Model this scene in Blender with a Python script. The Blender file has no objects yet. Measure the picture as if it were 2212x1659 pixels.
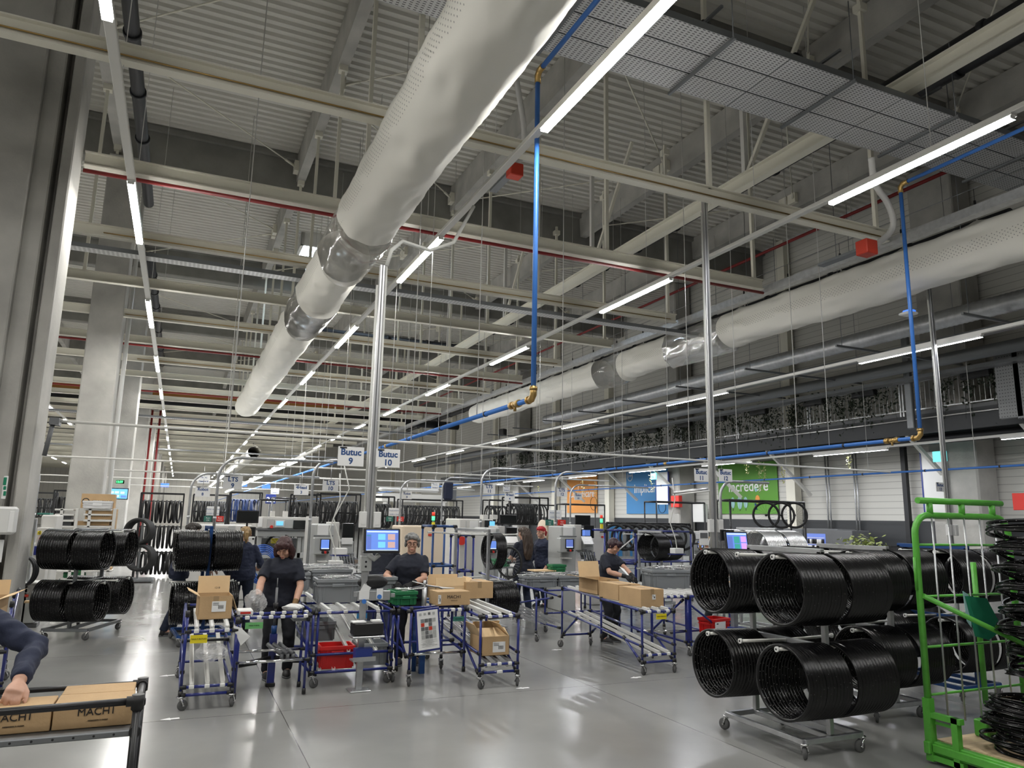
import bpy, bmesh, math, random
from mathutils import Vector as V, Matrix, Euler
random.seed(7)
PI = math.pi
SC = bpy.context.scene
COL = SC.collection
# ---------------------------------------------------------------- camera
FPX, CX, CY, EYE = 1589.0, 1106.0, 829.5, 1.8
Yd = V((385 - CX, 1108 - CY, FPX)).normalized()
Zu = V((1274 - CX, -7800 - CY, FPX)).normalized()
Zu = (Zu - Zu.dot(Yd) * Yd).normalized()
Xd = Yd.cross(Zu) * -1
if Xd.x < 0: Xd = -Xd
def ray(px, py):
    c = V((px - CX, py - CY, FPX)); return V((c.dot(Xd), c.dot(Yd), c.dot(Zu)))
def G(px, py, z=0.0):
    r = ray(px, py); t = (z - EYE) / r.z; return V((r.x * t, r.y * t, z))
def AY(px, py, Y):
    r = ray(px, py); t = Y / r.y; return V((r.x * t, Y, r.z * t + EYE))
def AX(px, py, X):
    r = ray(px, py); t = X / r.x; return V((X, r.y * t, r.z * t + EYE))
cam_d = bpy.data.cameras.new('camera'); cam = bpy.data.objects.new('camera', cam_d); COL.objects.link(cam)
R3 = Matrix(((Xd.x, -Xd.y, -Xd.z), (Yd.x, -Yd.y, -Yd.z), (Zu.x, -Zu.y, -Zu.z)))
cam.matrix_world = Matrix.Translation((0, 0, EYE)) @ R3.to_4x4()
cam_d.sensor_width = 36; cam_d.lens = 36 * FPX / 2212; cam_d.clip_start = .05; cam_d.clip_end = 400
SC.camera = cam
# ---------------------------------------------------------------- materials
def mat(name, col, rough=.5, metal=0.0, var=0.0, vscale=6.0, bump=0.0, bscale=40.0, emit=None, estr=0.0, alpha=None, trans=0.0, coat=0.0, stretch=None, spec=None):
    m = bpy.data.materials.new(name); m.use_nodes = True
    nt = m.node_tree; b = nt.nodes['Principled BSDF']
    c = (col[0], col[1], col[2], 1)
    b.inputs['Base Color'].default_value = c
    b.inputs['Roughness'].default_value = rough; b.inputs['Metallic'].default_value = metal
    if coat: b.inputs['Coat Weight'].default_value = coat
    if spec is not None: b.inputs['Specular IOR Level'].default_value = spec
    if trans: b.inputs['Transmission Weight'].default_value = trans
    if alpha is not None: b.inputs['Alpha'].default_value = alpha
    if emit: b.inputs['Emission Color'].default_value = (*emit, 1); b.inputs['Emission Strength'].default_value = estr
    if var or bump:
        tc = nt.nodes.new('ShaderNodeTexCoord'); src = tc.outputs['Object']
        if stretch:
            mp = nt.nodes.new('ShaderNodeMapping'); mp.inputs['Scale'].default_value = stretch
            nt.links.new(src, mp.inputs[0]); src = mp.outputs[0]
    if var:
        n = nt.nodes.new('ShaderNodeTexNoise'); n.inputs['Scale'].default_value = vscale; n.inputs['Detail'].default_value = 6
        nt.links.new(src, n.inputs['Vector'])
        r = nt.nodes.new('ShaderNodeValToRGB'); r.color_ramp.elements[0].position = .3; r.color_ramp.elements[1].position = .7
        r.color_ramp.elements[0].color = (*[max(0, x * (1 - var)) for x in col], 1); r.color_ramp.elements[1].color = (*[min(1, x * (1 + var)) for x in col], 1)
        nt.links.new(n.outputs['Fac'], r.inputs[0]); nt.links.new(r.outputs[0], b.inputs['Base Color'])
    if bump:
        n2 = nt.nodes.new('ShaderNodeTexNoise'); n2.inputs['Scale'].default_value = bscale; n2.inputs['Detail'].default_value = 4
        nt.links.new(src, n2.inputs['Vector'])
        bp = nt.nodes.new('ShaderNodeBump'); bp.inputs['Strength'].default_value = bump; bp.inputs['Distance'].default_value = .02
        nt.links.new(n2.outputs['Fac'], bp.inputs['Height']); nt.links.new(bp.outputs[0], b.inputs['Normal'])
    return m
def sm(m, kind, a, b, fac, thr=None, **kw): pass
MT = {}
def mm(name, *a, **k):
    MT[name] = mat(name, *a, **k); return MT[name]
mm('concrete', (.40, .39, .36), .85, var=.18, vscale=1.3, bump=.25, bscale=18)
mm('concrete_dark', (.24, .235, .215), .9, var=.2, vscale=1.0, bump=.2, bscale=14)
mm('deck', (.60, .585, .53), .55)
mm('cream_steel', (.74, .715, .61), .45)
mm('white_steel', (.72, .71, .67), .4)
mm('white_panel', (.74, .73, .69), .6)
mm('grey_band', (.045, .048, .052), .6)
mm('galv', (.50, .51, .52), .38, .75, var=.12, vscale=9)
mm('galv_dark', (.22, .23, .24), .45, .6)
mm('alu', (.62, .62, .63), .3, .8)
mm('chrome', (.75, .75, .76), .14, 1.0)
mm('black_pipe', (.018, .019, .022), .5)
mm('red_pipe', (.22, .012, .012), .4)
mm('blue_air', (.05, .19, .58), .35)
mm('brass', (.50, .33, .12), .35, .85)
mm('pipe_blue', (.012, .022, .17), .28, coat=.3)
mm('pipe_teal', (.01, .06, .22), .35)
mm('joint_black', (.012, .012, .013), .45)
mm('black_plastic', (.014, .014, .015), .4)
mm('black_steel', (.017, .017, .018), .35)
mm('rim_black', (.005, .005, .0055), .24, spec=.4)
mm('rim_alu', (.62, .63, .64), .25, .8)
mm('hole', (.34, .34, .34), .5)  # pale dots on black rims: light through spoke holes, put into the colour
mm('tyre', (.012, .012, .012), .7)
mm('rubber', (.10, .10, .10), .7)
mm('white_plastic', (.72, .72, .70), .35)
mm('cable_white', (.66, .66, .62), .5)
mm('machine_grey', (.42, .43, .42), .45)
mm('machine_light', (.62, .61, .58), .45)
mm('machine_dark', (.13, .135, .14), .45)
mm('duct_fabric', (.82, .80, .73), .85, bump=.15, bscale=300)
mm('duct_hole', (.40, .39, .36), .9)
mm('film', (.75, .74, .70), .12, trans=.75, alpha=.55)
mm('card', (.50, .335, .175), .85, var=.08, vscale=5, bump=.08, bscale=60)
mm('card_light', (.68, .49, .28), .85, var=.06, vscale=5)
mm('card_tape', (.36, .245, .13), .4)
mm('label_white', (.80, .80, .79), .6)
mm('ink', (.012, .012, .014), .6)
mm('ink_blue', (.02, .07, .22), .6)
mm('crate_grey', (.235, .25, .26), .5)
mm('crate_red', (.62, .012, .012), .38)
mm('crate_green', (.018, .17, .062), .45)
mm('green_paint', (.10, .40, .05), .35, var=.12, vscale=14)
mm('green_cloth', (.01, .21, .11), .8)
mm('wood', (.55, .42, .26), .7, var=.22, vscale=3, stretch=(1, 14, 1))
mm('yellow', (.80, .66, .02), .5)
mm('green_label', (.14, .42, .14), .55)
mm('teal_label', (.03, .16, .12), .55)
mm('blue_label', (.02, .19, .42), .5)
mm('screen_off', (.012, .014, .015), .2)
mm('blue_bin', (.02, .04, .22), .4)
mm('skin', (.56, .32, .225), .55, var=.06, vscale=30)
mm('skin_dark', (.42, .235, .16), .55, var=.06, vscale=30)
mm('lips', (.42, .13, .11), .45)
mm('navy', (.0105, .013, .024), .85, bump=.25, bscale=16)
mm('navy_light', (.018, .024, .052), .85, bump=.3, bscale=16)
mm('trouser', (.009, .010, .014), .9, bump=.25, bscale=14)
mm('jeans', (.014, .021, .042), .9, bump=.25, bscale=14)
mm('glove', (.010, .010, .011), .75)
mm('glove_tan', (.22, .13, .055), .8)
mm('shoe', (.022, .021, .022), .6)
mm('eye_white', (.75, .73, .70), .3)
mm('hair_auburn', (.045, .013, .013), .45, bump=.6, bscale=60, stretch=(1, 1, .12))
mm('hair_blonde', (.30, .19, .075), .5, bump=.6, bscale=60, stretch=(1, 1, .12))
mm('hair_brown', (.045, .026, .015), .45, bump=.6, bscale=60, stretch=(1, 1, .12))
mm('hair_grey', (.19, .19, .185), .55, var=.6, vscale=25, bump=.6, bscale=50, stretch=(1, 1, .3))
mm('hair_black', (.010, .007, .008), .4, bump=.6, bscale=60, stretch=(1, 1, .12))
mm('hair_plum', (.028, .008, .014), .4, bump=.6, bscale=60, stretch=(1, 1, .12))
mm('hair_red', (.42, .008, .016), .5, bump=.6, bscale=60, stretch=(1, 1, .12))
mm('hair_man', (.020, .014, .010), .5, bump=.6, bscale=60, stretch=(1, 1, .2))
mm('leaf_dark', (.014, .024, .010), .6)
mm('leaf', (.34, .40, .13), .55)
mm('leaf_pale', (.45, .46, .20), .55)
mm('poster_green', (.11, .32, .035), .6)
mm('poster_blue', (.06, .26, .56), .6)
mm('poster_orange', (.80, .33, .07), .6)
mm('pale_teal', (.32, .55, .55), .6)
mm('orange_wall', (.34, .15, .03), .7)
mm('red_sign', (.62, .03, .02), .5)
mm('red_box', (.55, .045, .02), .5)
mm('bag', (.85, .85, .85), .12, alpha=.30)
mm('clear_bin', (.85, .85, .85), .25, alpha=.7)
mm('spool_cream', (.66, .55, .42), .6)
mm('blue_wire', (.02, .10, .42), .4)
mm('blue_tyre', (.015, .045, .17), .5)
mm('lens_lamp', (.9, .9, .9), .5, emit=(1, .985, .95), estr=36)
mm('lens_lamp_cool', (.9, .9, .9), .5, emit=(.93, .95, 1), estr=30)
mm('lens_side', (.9, .9, .9), .5, emit=(1, .985, .95), estr=12)
mm('sky_glow', (.8, .9, 1), .5, emit=(.62, .80, 1.0), estr=5)
mm('scr_blue', (.1, .2, .6), .3, emit=(.10, .18, .48), estr=0.25)
mm('scr_slate', (.1, .2, .6), .3, emit=(.11, .13, .36), estr=0.18)
mm('scr_sky', (.1, .2, .6), .3, emit=(.16, .55, .85), estr=0.25)
mm('scr_orange', (.1, .2, .6), .3, emit=(.62, .33, .07), estr=0.23)
mm('scr_white', (.1, .2, .6), .3, emit=(.75, .85, .95), estr=0.23)
mm('scr_green', (.1, .2, .6), .3, emit=(.01, .30, .04), estr=0.23)
mm('scr_pink', (.1, .2, .6), .3, emit=(.75, .32, .72), estr=0.23)
mm('scr_cyan', (.1, .2, .6), .3, emit=(.05, .62, .62), estr=0.25)
mm('led_green', (.1, .5, .1), .3, emit=(.05, .95, .25), estr=0.55)
mm('sign_exit', (.1, .5, .5), .3, emit=(.10, .62, .60), estr=0.39)
mm('led_blue', (.1, .2, .8), .3, emit=(.03, .14, .7), estr=0.35)
mm('led_red', (.6, .05, .02), .4, emit=(.6, .03, .02), estr=0.14)
# ---- floor: polished screed with saw-cut joints and soft blotches
def floor_material():
    m = bpy.data.materials.new('polished_screed'); m.use_nodes = True; nt = m.node_tree; b = nt.nodes['Principled BSDF']; N = nt.nodes.new; L = nt.links.new
    tc = N('ShaderNodeTexCoord'); sp = N('ShaderNodeSeparateXYZ'); L(tc.outputs['Object'], sp.inputs[0])
    def joint(out, per, off):
        a = N('ShaderNodeMath'); a.operation = 'SUBTRACT'; a.inputs[1].default_value = off; L(out, a.inputs[0])
        p = N('ShaderNodeMath'); p.operation = 'PINGPONG'; p.inputs[1].default_value = per / 2; L(a.outputs[0], p.inputs[0])
        g = N('ShaderNodeMath'); g.operation = 'LESS_THAN'; g.inputs[1].default_value = .0042; L(p.outputs[0], g.inputs[0]); return g.outputs[0]
    jx = joint(sp.outputs[0], 3.31, 1.04); jy = joint(sp.outputs[1], 3.57, 7.53)
    mx = N('ShaderNodeMath'); mx.operation = 'MAXIMUM'; L(jx, mx.inputs[0]); L(jy, mx.inputs[1])
    n = N('ShaderNodeTexNoise'); n.inputs['Scale'].default_value = .7; n.inputs['Detail'].default_value = 8; L(tc.outputs['Object'], n.inputs['Vector'])
    r = N('ShaderNodeValToRGB'); r.color_ramp.elements[0].position = .3; r.color_ramp.elements[1].position = .72
    r.color_ramp.elements[0].color = (.215, .215, .205, 1); r.color_ramp.elements[1].color = (.30, .30, .285, 1); L(n.outputs['Fac'], r.inputs[0])
    mix = N('ShaderNodeMixRGB'); L(mx.outputs[0], mix.inputs[0]); L(r.outputs[0], mix.inputs[1]); mix.inputs[2].default_value = (.075, .075, .07, 1); L(mix.outputs[0], b.inputs['Base Color'])
    n2 = N('ShaderNodeTexNoise'); n2.inputs['Scale'].default_value = 2.2; n2.inputs['Detail'].default_value = 6; L(tc.outputs['Object'], n2.inputs['Vector'])
    rr = N('ShaderNodeMapRange'); rr.inputs[3].default_value = .13; rr.inputs[4].default_value = .27; L(n2.outputs['Fac'], rr.inputs[0]); L(rr.outputs[0], b.inputs['Roughness'])
    n3 = N('ShaderNodeTexNoise'); n3.inputs['Scale'].default_value = 1.6; L(tc.outputs['Object'], n3.inputs['Vector'])
    bp = N('ShaderNodeBump'); bp.inputs['Strength'].default_value = .012; bp.inputs['Distance'].default_value = .02; L(n3.outputs['Fac'], bp.inputs['Height']); L(bp.outputs[0], b.inputs['Normal'])
    return m
MT['floor'] = floor_material()
# ---- horizontal sandwich panels (fine grooves in z)
def panel_material(name, col, per, axis=2):
    m = bpy.data.materials.new(name); m.use_nodes = True; nt = m.node_tree; b = nt.nodes['Principled BSDF']; N = nt.nodes.new; L = nt.links.new
    b.inputs['Roughness'].default_value = .55
    tc = N('ShaderNodeTexCoord'); sp = N('ShaderNodeSeparateXYZ'); L(tc.outputs['Object'], sp.inputs[0])
    p = N('ShaderNodeMath'); p.operation = 'PINGPONG'; p.inputs[1].default_value = per / 2; L(sp.outputs[axis], p.inputs[0])
    g = N('ShaderNodeMath'); g.operation = 'LESS_THAN'; g.inputs[1].default_value = .010; L(p.outputs[0], g.inputs[0])
    mix = N('ShaderNodeMixRGB'); L(g.outputs[0], mix.inputs[0]); mix.inputs[1].default_value = (*col, 1); mix.inputs[2].default_value = (*[c * .6 for c in col], 1); L(mix.outputs[0], b.inputs['Base Color'])
    return m
MT['wall_panel'] = panel_material('wall_panel', (.60, .59, .545), .22)
MT['wall_panel_v'] = panel_material('wall_panel_v', (.72, .70, .64), .6, 0)
# ---- perforated tray: slots cut out by a repeating mask
def perf_material(name, col, px, py, dx, dy, ax='XY', metal=.7):
    m = bpy.data.materials.new(name); m.use_nodes = True; nt = m.node_tree; b = nt.nodes['Principled BSDF']; N = nt.nodes.new; L = nt.links.new
    b.inputs['Roughness'].default_value = .4; b.inputs['Metallic'].default_value = metal
    tc = N('ShaderNodeTexCoord'); sp = N('ShaderNodeSeparateXYZ'); L(tc.outputs['Object'], sp.inputs[0])
    def cell(o, per, d):
        p = N('ShaderNodeMath'); p.operation = 'PINGPONG'; p.inputs[1].default_value = per / 2; L(sp.outputs['XYZ'.index(o)], p.inputs[0])
        g = N('ShaderNodeMath'); g.operation = 'LESS_THAN'; g.inputs[1].default_value = d / 2; L(p.outputs[0], g.inputs[0]); return g.outputs[0]
    a = N('ShaderNodeMath'); a.operation = 'MULTIPLY'; L(cell(ax[0], px, dx), a.inputs[0]); L(cell(ax[1], py, dy), a.inputs[1])
    mix = N('ShaderNodeMixRGB'); L(a.outputs[0], mix.inputs[0]); mix.inputs[1].default_value = (*col, 1); mix.inputs[2].default_value = (.015, .015, .016, 1); L(mix.outputs[0], b.inputs['Base Color'])
    return m
MT['tray'] = perf_material('tray', (.66, .66, .655), .085, .045, .045, .013, 'XY', .35)
MT['tray_y'] = perf_material('tray_y', (.42, .43, .44), .045, .085, .013, .045)
MT['tray_v'] = perf_material('tray_v', (.20, .205, .21), .07, .085, .03, .016, 'YZ', .3)
MT['duct_perf'] = perf_material('duct_perf', (.66, .64, .58), .07, .05, .012, .012, 'YZ', 0)
# ---------------------------------------------------------------- mesh builder
class M:
    def __init__(s): s.v = []; s.f = []; s.m = []; s.s = []
    def add(s, vs, fs, mi=0, sm=False):
        o = len(s.v); s.v += [tuple(v) for v in vs]
        for f in fs: s.f.append([i + o for i in f]); s.m.append(mi); s.s.append(sm)
        return s
    def box(s, c, d, mi=0, b=0.0, rz=0.0, R=None, top=1.0):
        x, y, z = d[0] / 2, d[1] / 2, d[2] / 2
        if b <= 0:
            vs = [V((sx * x * (top if sz > 0 else 1), sy * y * (top if sz > 0 else 1), sz * z)) for sx in (-1, 1) for sy in (-1, 1) for sz in (-1, 1)]
            fs = [(0, 1, 3, 2), (4, 6, 7, 5), (0, 4, 5, 1), (2, 3, 7, 6), (0, 2, 6, 4), (1, 5, 7, 3)]
        else:
            b = min(b, x * .9, y * .9, z * .9); vs = []; ix = {}
            for sx in (-1, 1):
                for sy in (-1, 1):
                    for sz in (-1, 1):
                        for k in range(3):
                            p = [sx * x, sy * y, sz * z]; q = [sx * (x - b), sy * (y - b), sz * (z - b)]; q[k] = p[k]
                            ix[(sx, sy, sz, k)] = len(vs); vs.append(V(q))
            fs = []
            for k in range(3):
                a, c2 = [(1, 2), (2, 0), (0, 1)][k]
                for sg in (-1, 1):
                    q = []
                    for (u, w) in ((-1, -1), (1, -1), (1, 1), (-1, 1)):
                        t = [0, 0, 0]; t[k] = sg; t[a] = u; t[c2] = w; q.append(ix[(*t, k)])
                    fs.append(q if sg > 0 else q[::-1])
            for k in range(3):
                a, c2 = [(1, 2), (2, 0), (0, 1)][k]
                for u in (-1, 1):
                    for w in (-1, 1):
                        t0 = [0, 0, 0]; t1 = [0, 0, 0]; t0[k] = -1; t1[k] = 1
                        for t in (t0, t1): t[a] = u; t[c2] = w
                        q = [ix[(*t0, a)], ix[(*t1, a)], ix[(*t1, c2)], ix[(*t0, c2)]]
                        fs.append(q if u * w < 0 else q[::-1])
            for sx in (-1, 1):
                for sy in (-1, 1):
                    for sz in (-1, 1):
                        q = [ix[(sx, sy, sz, k)] for k in range(3)]; fs.append(q if sx * sy * sz > 0 else q[::-1])
        if R is None and rz: R = Matrix.Rotation(rz, 3, 'Z')
        if R is not None: vs = [R @ v for v in vs]
        c = V(c); return s.add([v + c for v in vs], fs, mi)
    def tube(s, pts, r, n=10, mi=0, caps=True, closed=False, sm=True, ell=None):
        pts = [V(p) for p in pts]; k = len(pts); rs = r if isinstance(r, (list, tuple)) else [r] * k
        vs = []; up = None
        for i in range(k):
            if closed: t = pts[(i + 1) % k] - pts[i - 1]
            else: t = pts[min(i + 1, k - 1)] - pts[max(i - 1, 0)]
            t = t.normalized() if t.length > 1e-9 else V((0, 0, 1))
            if up is None: up = t.orthogonal().normalized() if abs(t.z) > .9 or True else None
            if i == 0:
                ref = V((0, 0, 1)) if abs(t.z) < .95 else V((1, 0, 0)); up = (ref - ref.dot(t) * t).normalized()
            else:
                up = up - up.dot(t) * t; up = up.normalized() if up.length > 1e-6 else t.orthogonal().normalized()
            sd = t.cross(up); e = ell or (1, 1)
            for j in range(n):
                a = 2 * PI * (j + .5) / n; vs.append(pts[i] + rs[i] * (e[0] * math.cos(a) * sd + e[1] * math.sin(a) * up))
        fs = []; kk = k if closed else k - 1
        for i in range(kk):
            for j in range(n):
                a, b2 = i * n + j, i * n + (j + 1) % n; c, d = ((i + 1) % k) * n + (j + 1) % n, ((i + 1) % k) * n + j
                fs.append((a, d, c, b2))
        s.add(vs, fs, mi, sm)
        if caps and not closed:
            o = len(s.v) - len(vs)
            s.f.append([o + j for j in range(n)]); s.m.append(mi); s.s.append(False)
            s.f.append([o + (k - 1) * n + j for j in range(n)][::-1]); s.m.append(mi); s.s.append(False)
        return s
    def cyl(s, a, b, r, n=12, mi=0, r2=None, sm=True): return s.tube([a, b], [r, r if r2 is None else r2], n, mi, True, False, sm)
    def lathe(s, prof, c=(0, 0, 0), ax='Z', n=24, mi=0, sm=True, closed=False):
        vs = []; c = V(c)
        for i in range(n):
            a = 2 * PI * i / n; ca, sa = math.cos(a), math.sin(a)
            for (r, h) in prof:
                p = (r * ca, r * sa, h) if ax == 'Z' else ((h, r * ca, r * sa) if ax == 'X' else (r * sa, h, r * ca)); vs.append(V(p) + c)
        k = len(prof); fs = []
        for i in range(n):
            j = (i + 1) % n
            for q in range(k if closed else k - 1):
                w = (q + 1) % k; fs.append((i * k + q, j * k + q, j * k + w, i * k + w))
        return s.add(vs, fs, mi, sm)
    def ell(s, c, r, n=14, m=9, mi=0, R=None):
        vs = [V((0, 0, -1))]; c = V(c)
        for i in range(1, m):
            p = -PI / 2 + PI * i / m
            for j in range(n): a = 2 * PI * j / n; vs.append(V((math.cos(p) * math.cos(a), math.cos(p) * math.sin(a), math.sin(p))))
        vs.append(V((0, 0, 1))); fs = []
        for j in range(n): fs.append((0, 1 + (j + 1) % n, 1 + j))
        for i in range(m - 2):
            for j in range(n): a, b = 1 + i * n + j, 1 + i * n + (j + 1) % n; fs.append((a, b, b + n, a + n))
        o = 1 + (m - 2) * n
        for j in range(n): fs.append((o + j, o + (j + 1) % n, len(vs) - 1))
        vs = [V((v.x * r[0], v.y * r[1], v.z * r[2])) for v in vs]
        if R is not None: vs = [R @ v for v in vs]
        return s.add([v + c for v in vs], fs, mi, True)
    def loft(s, rings, n=20, mi=0, caps=True):
        """rings: (centre, rx, ry[, tilt matrix]) stacked; elliptical, closed"""
        vs = []
        for rg in rings:
            c = V(rg[0]); R = rg[3] if len(rg) > 3 else None
            for j in range(n):
                a = 2 * PI * j / n; p = V((rg[1] * math.cos(a), rg[2] * math.sin(a), 0)); p = R @ p if R is not None else p; vs.append(c + p)
        fs = []
        for i in range(len(rings) - 1):
            for j in range(n): a, b = i * n + j, i * n + (j + 1) % n; fs.append((a, b, b + n, a + n))
        if caps: fs.append(list(range(n))[::-1]); fs.append([(len(rings) - 1) * n + j for j in range(n)])
        return s.add(vs, fs, mi, True)
    def prism(s, poly, d, mi=0, ax='Y', c=(0, 0, 0)):
        """2D polygon extruded by d (centred) along an axis"""
        n = len(poly); vs = []; c = V(c)
        for sg in (-.5, .5):
            for (u, w) in poly: vs.append(c + V((u, sg * d, w) if ax == 'Y' else ((sg * d, u, w) if ax == 'X' else (u, w, sg * d))))
        fs = [list(range(n)), list(range(n, 2 * n))[::-1]] + [(i, (i + 1) % n + 0, (i + 1) % n + n, i + n)[::-1] for i in range(n)]
        return s.add(vs, fs, mi)
    def quad(s, a, b, c, d, mi=0): return s.add([a, b, c, d], [(0, 1, 2, 3)], mi)
    def build(s, name, mats, parent=None, loc=None, rot=None):
        me = bpy.data.meshes.new(name); me.from_pydata(s.v, [], s.f)
        if not isinstance(mats, (list, tuple)): mats = [mats]
        for x in mats: me.materials.append(MT[x] if isinstance(x, str) else x)
        me.polygons.foreach_set('material_index', s.m); me.polygons.foreach_set('use_smooth', s.s)
        bm = bmesh.new(); bm.from_mesh(me); bmesh.ops.recalc_face_normals(bm, faces=bm.faces); bm.to_mesh(me); bm.free()
        return link(name, me, parent, loc, rot)
def link(name, me, parent=None, loc=None, rot=None):
    o = bpy.data.objects.new(name, me); COL.objects.link(o)
    if parent is not None: o.parent = parent
    if loc is not None: o.location = loc
    if rot is not None: o.rotation_euler = rot
    return o
def tag(o, label, cat, group=None, kind=None):
    if label: o['label'] = label
    if cat: o['category'] = cat
    if group: o['group'] = group
    if kind: o['kind'] = kind
    return o
def T(name, label, cat, loc=(0, 0, 0), rz=0.0, group=None):
    o = bpy.data.objects.new(name, None); o.empty_display_size = .2; COL.objects.link(o)
    o.location = loc; o.rotation_euler = (0, 0, rz); return tag(o, label, cat, group)
def S(o): o['kind'] = 'structure'; return o
def dup(root, loc=None, rz=None, label=None, group=None):
    r = root.copy(); COL.objects.link(r)
    if loc is not None: r.location = loc
    if rz is not None: r.rotation_euler = (0, 0, rz)
    if label: r['label'] = label
    if group: r['group'] = group
    for ch in root.children:
        c = ch.copy(); COL.objects.link(c); c.parent = r
        for g in ch.children:
            d = g.copy(); COL.objects.link(d); d.parent = c
    return r
_txt = {}
def text(parent, name, s, size, m, loc, rot=(PI / 2, 0, 0), al='CENTER', ext=.0008, bold=0.0, sx=1.0):
    if 'M' in s or 'W' in s: bold = 0.0
    key = (s, size, al, bold, m)
    if key not in _txt:
        cu = bpy.data.curves.new('lettering', 'FONT'); cu.body = s; cu.size = size; cu.align_x = al; cu.align_y = 'CENTER'; cu.extrude = ext; cu.offset = bold; cu.resolution_u = 3
        ob = bpy.data.objects.new('lettering', cu); me = bpy.data.meshes.new_from_object(ob); me.materials.clear(); me.materials.append(MT[m]); _txt[key] = me
        bpy.data.objects.remove(ob)
    o = link(name, _txt[key], parent, loc, rot); o.scale = (sx, 1, 1); return o
ORD = ['first', 'second', 'third', 'fourth', 'fifth', 'sixth', 'seventh', 'eighth', 'ninth', 'tenth', 'eleventh', 'twelfth', 'thirteenth', 'fourteenth', 'fifteenth', 'sixteenth', 'seventeenth', 'eighteenth']
# ================================================================ the hall
X0, X1, Y0, Y1, ZD = -27.0, 22.0, -11.0, 116.0, 13.3
S(M().box(((X0 + X1) / 2, (Y0 + Y1) / 2, -.1), (X1 - X0 + .4, Y1 - Y0 + .4, .2)).build('floor', 'floor'))
def deck():
    m = M(); per = .30; pts = []; y = Y0
    while y < Y1:
        for dy, dz in ((0, 0), (.13, 0), (.17, .075), (.26, .075)): pts.append((y + dy, ZD + dz))
        y += per
    n = len(pts); vs = [(x, p[0], p[1]) for x in (X0, X1) for p in pts]
    return m.add(vs, [(i, i + 1, i + 1 + n, i + n) for i in range(n - 1)]).build('ceiling', 'deck')
S(deck())
def wall(name, c, d, m='wall_panel'): return S(M().box(c, d).build(name, m))
wall('wall_left', (X0 - .1, (Y0 + Y1) / 2, ZD / 2), (.2, Y1 - Y0, ZD))
wall('wall_back', ((X0 + X1) / 2, Y1 + .1, ZD / 2), (X1 - X0, .2, ZD), 'wall_panel_v')
wall('wall_front', ((X0 + X1) / 2, Y0 - .1, ZD / 2), (X1 - X0, .2, ZD))
wall('wall_right', (X1 + .1, (Y0 + Y1) / 2, ZD / 2), (.2, Y1 - Y0, ZD))
S(M().box((X1 - .02, (Y0 + Y1) / 2, 1.0), (.06, Y1 - Y0, 2.0)).build('baseboard_right', 'grey_band'))
# wall posts of painted steel, every bay; three heavy concrete wall columns
for i, y in enumerate((21.9, 35.5, 42.0, 52.0, 62.0, 72.0, 82.0)):
    S(M().box((X1 - .22, y, ZD / 2), (.36, .42, ZD), b=.02).box((X1 - .39, y, ZD / 2), (.03, .46, ZD)).build('column', 'cream_steel'))
for y in (14.8, 28.6, 46.5): S(M().box((X1 - .55, y, ZD / 2), (.9, 1.5 if y < 20 else .9, ZD), b=.05).build('column', 'concrete'))
# concrete frame: columns of the left row, girders across, secondary beams along the hall
for i in range(10):
    y = 12.5 + 11 * i
    m = M()
    if i == 0: m.box((-2.86, y, 6.05), (.88, 1.0, 12.1), b=.02).box((-2.31, y + .02, 6.05), (.25, .8, 12.1), b=.02).box((-2.15, y + .22, 6.05), (.2, .4, 12.1)).box((-2.005, y + .02, 6.05), (.15, .86, 12.1), b=.02)
    else: m.box((-2.36, y, 6.05), (.84, 1.0, 12.1), b=.03)
    S(m.build('column', 'concrete'))
for i in range(-2, 10):
    y = 12.5 + 11 * i
    if y < Y1: S(M().box(((X0 + X1) / 2, y, 12.62), (X1 - X0, .5, 1.2), b=.04).box(((X0 + X1) / 2, y, 13.22), (X1 - X0, .8, .16)).build('roof_beam', 'concrete_dark'))
for bx in (-23.6, -18.35, -13.1, -7.85, -2.6, 2.65, 7.9, 13.15, 18.4):
    for i in range(-1, 10):
        y = 12.5 + 11 * i
        if y - 11 < Y0: continue
        if bx < -6 and i > 6: continue
        S(M().prism([(-.13, 12.42), (.13, 12.42), (.17, 13.28), (-.17, 13.28)], 10.5, 0, 'Y', (bx, y - 5.5, 0)).build('roof_beam', 'concrete'))
# corbels and pale clamps on the beams (rod bracing)
def bracing(xa, ya, xb, yb, za=12.75, zb=12.75):
    a, b = V((xa, ya, za)), V((xb, yb, zb)); d = (b - a).normalized(); m = M().cyl(a, b, .022, 6)
    for p, s in ((a, 1), (b, -1)): m.cyl(p + d * s * .1, p + d * s * .55, .04, 6); m.box(p, (.16, .34, .34))
    return S(m.build('roof_brace', 'cream_steel'))
for bx in (-2.6, 2.65, 7.9, 13.15):
    for i in range(-1, 4):
        y = 12.5 + 11 * i
        bracing(bx + .2, y + .6 if (i + int(bx)) % 2 else y + 5.2, bx + 5.05, y + 5.2 if (i + int(bx)) % 2 else y + .6)
        bracing(bx + .2, y + 10.4 if (i + int(bx)) % 2 else y + 5.6, bx + 5.05, y + 5.6 if (i + int(bx)) % 2 else y + 10.4)
# skylight
S(M().box((4.55, 31.0, 13.2), (1.7, 2.2, .25)).build('window_1', 'sky_glow'))
S(M().box((3.66, 31, 13.05), (.12, 2.4, .6)).box((5.44, 31, 13.05), (.12, 2.4, .6)).box((4.55, 29.86, 13.05), (1.9, .12, .6)).box((4.55, 32.14, 13.05), (1.9, .12, .6)).box((4.55, 31, 13.06), (1.66, .05, .06)).build('trim_1', 'white_steel'))
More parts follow.
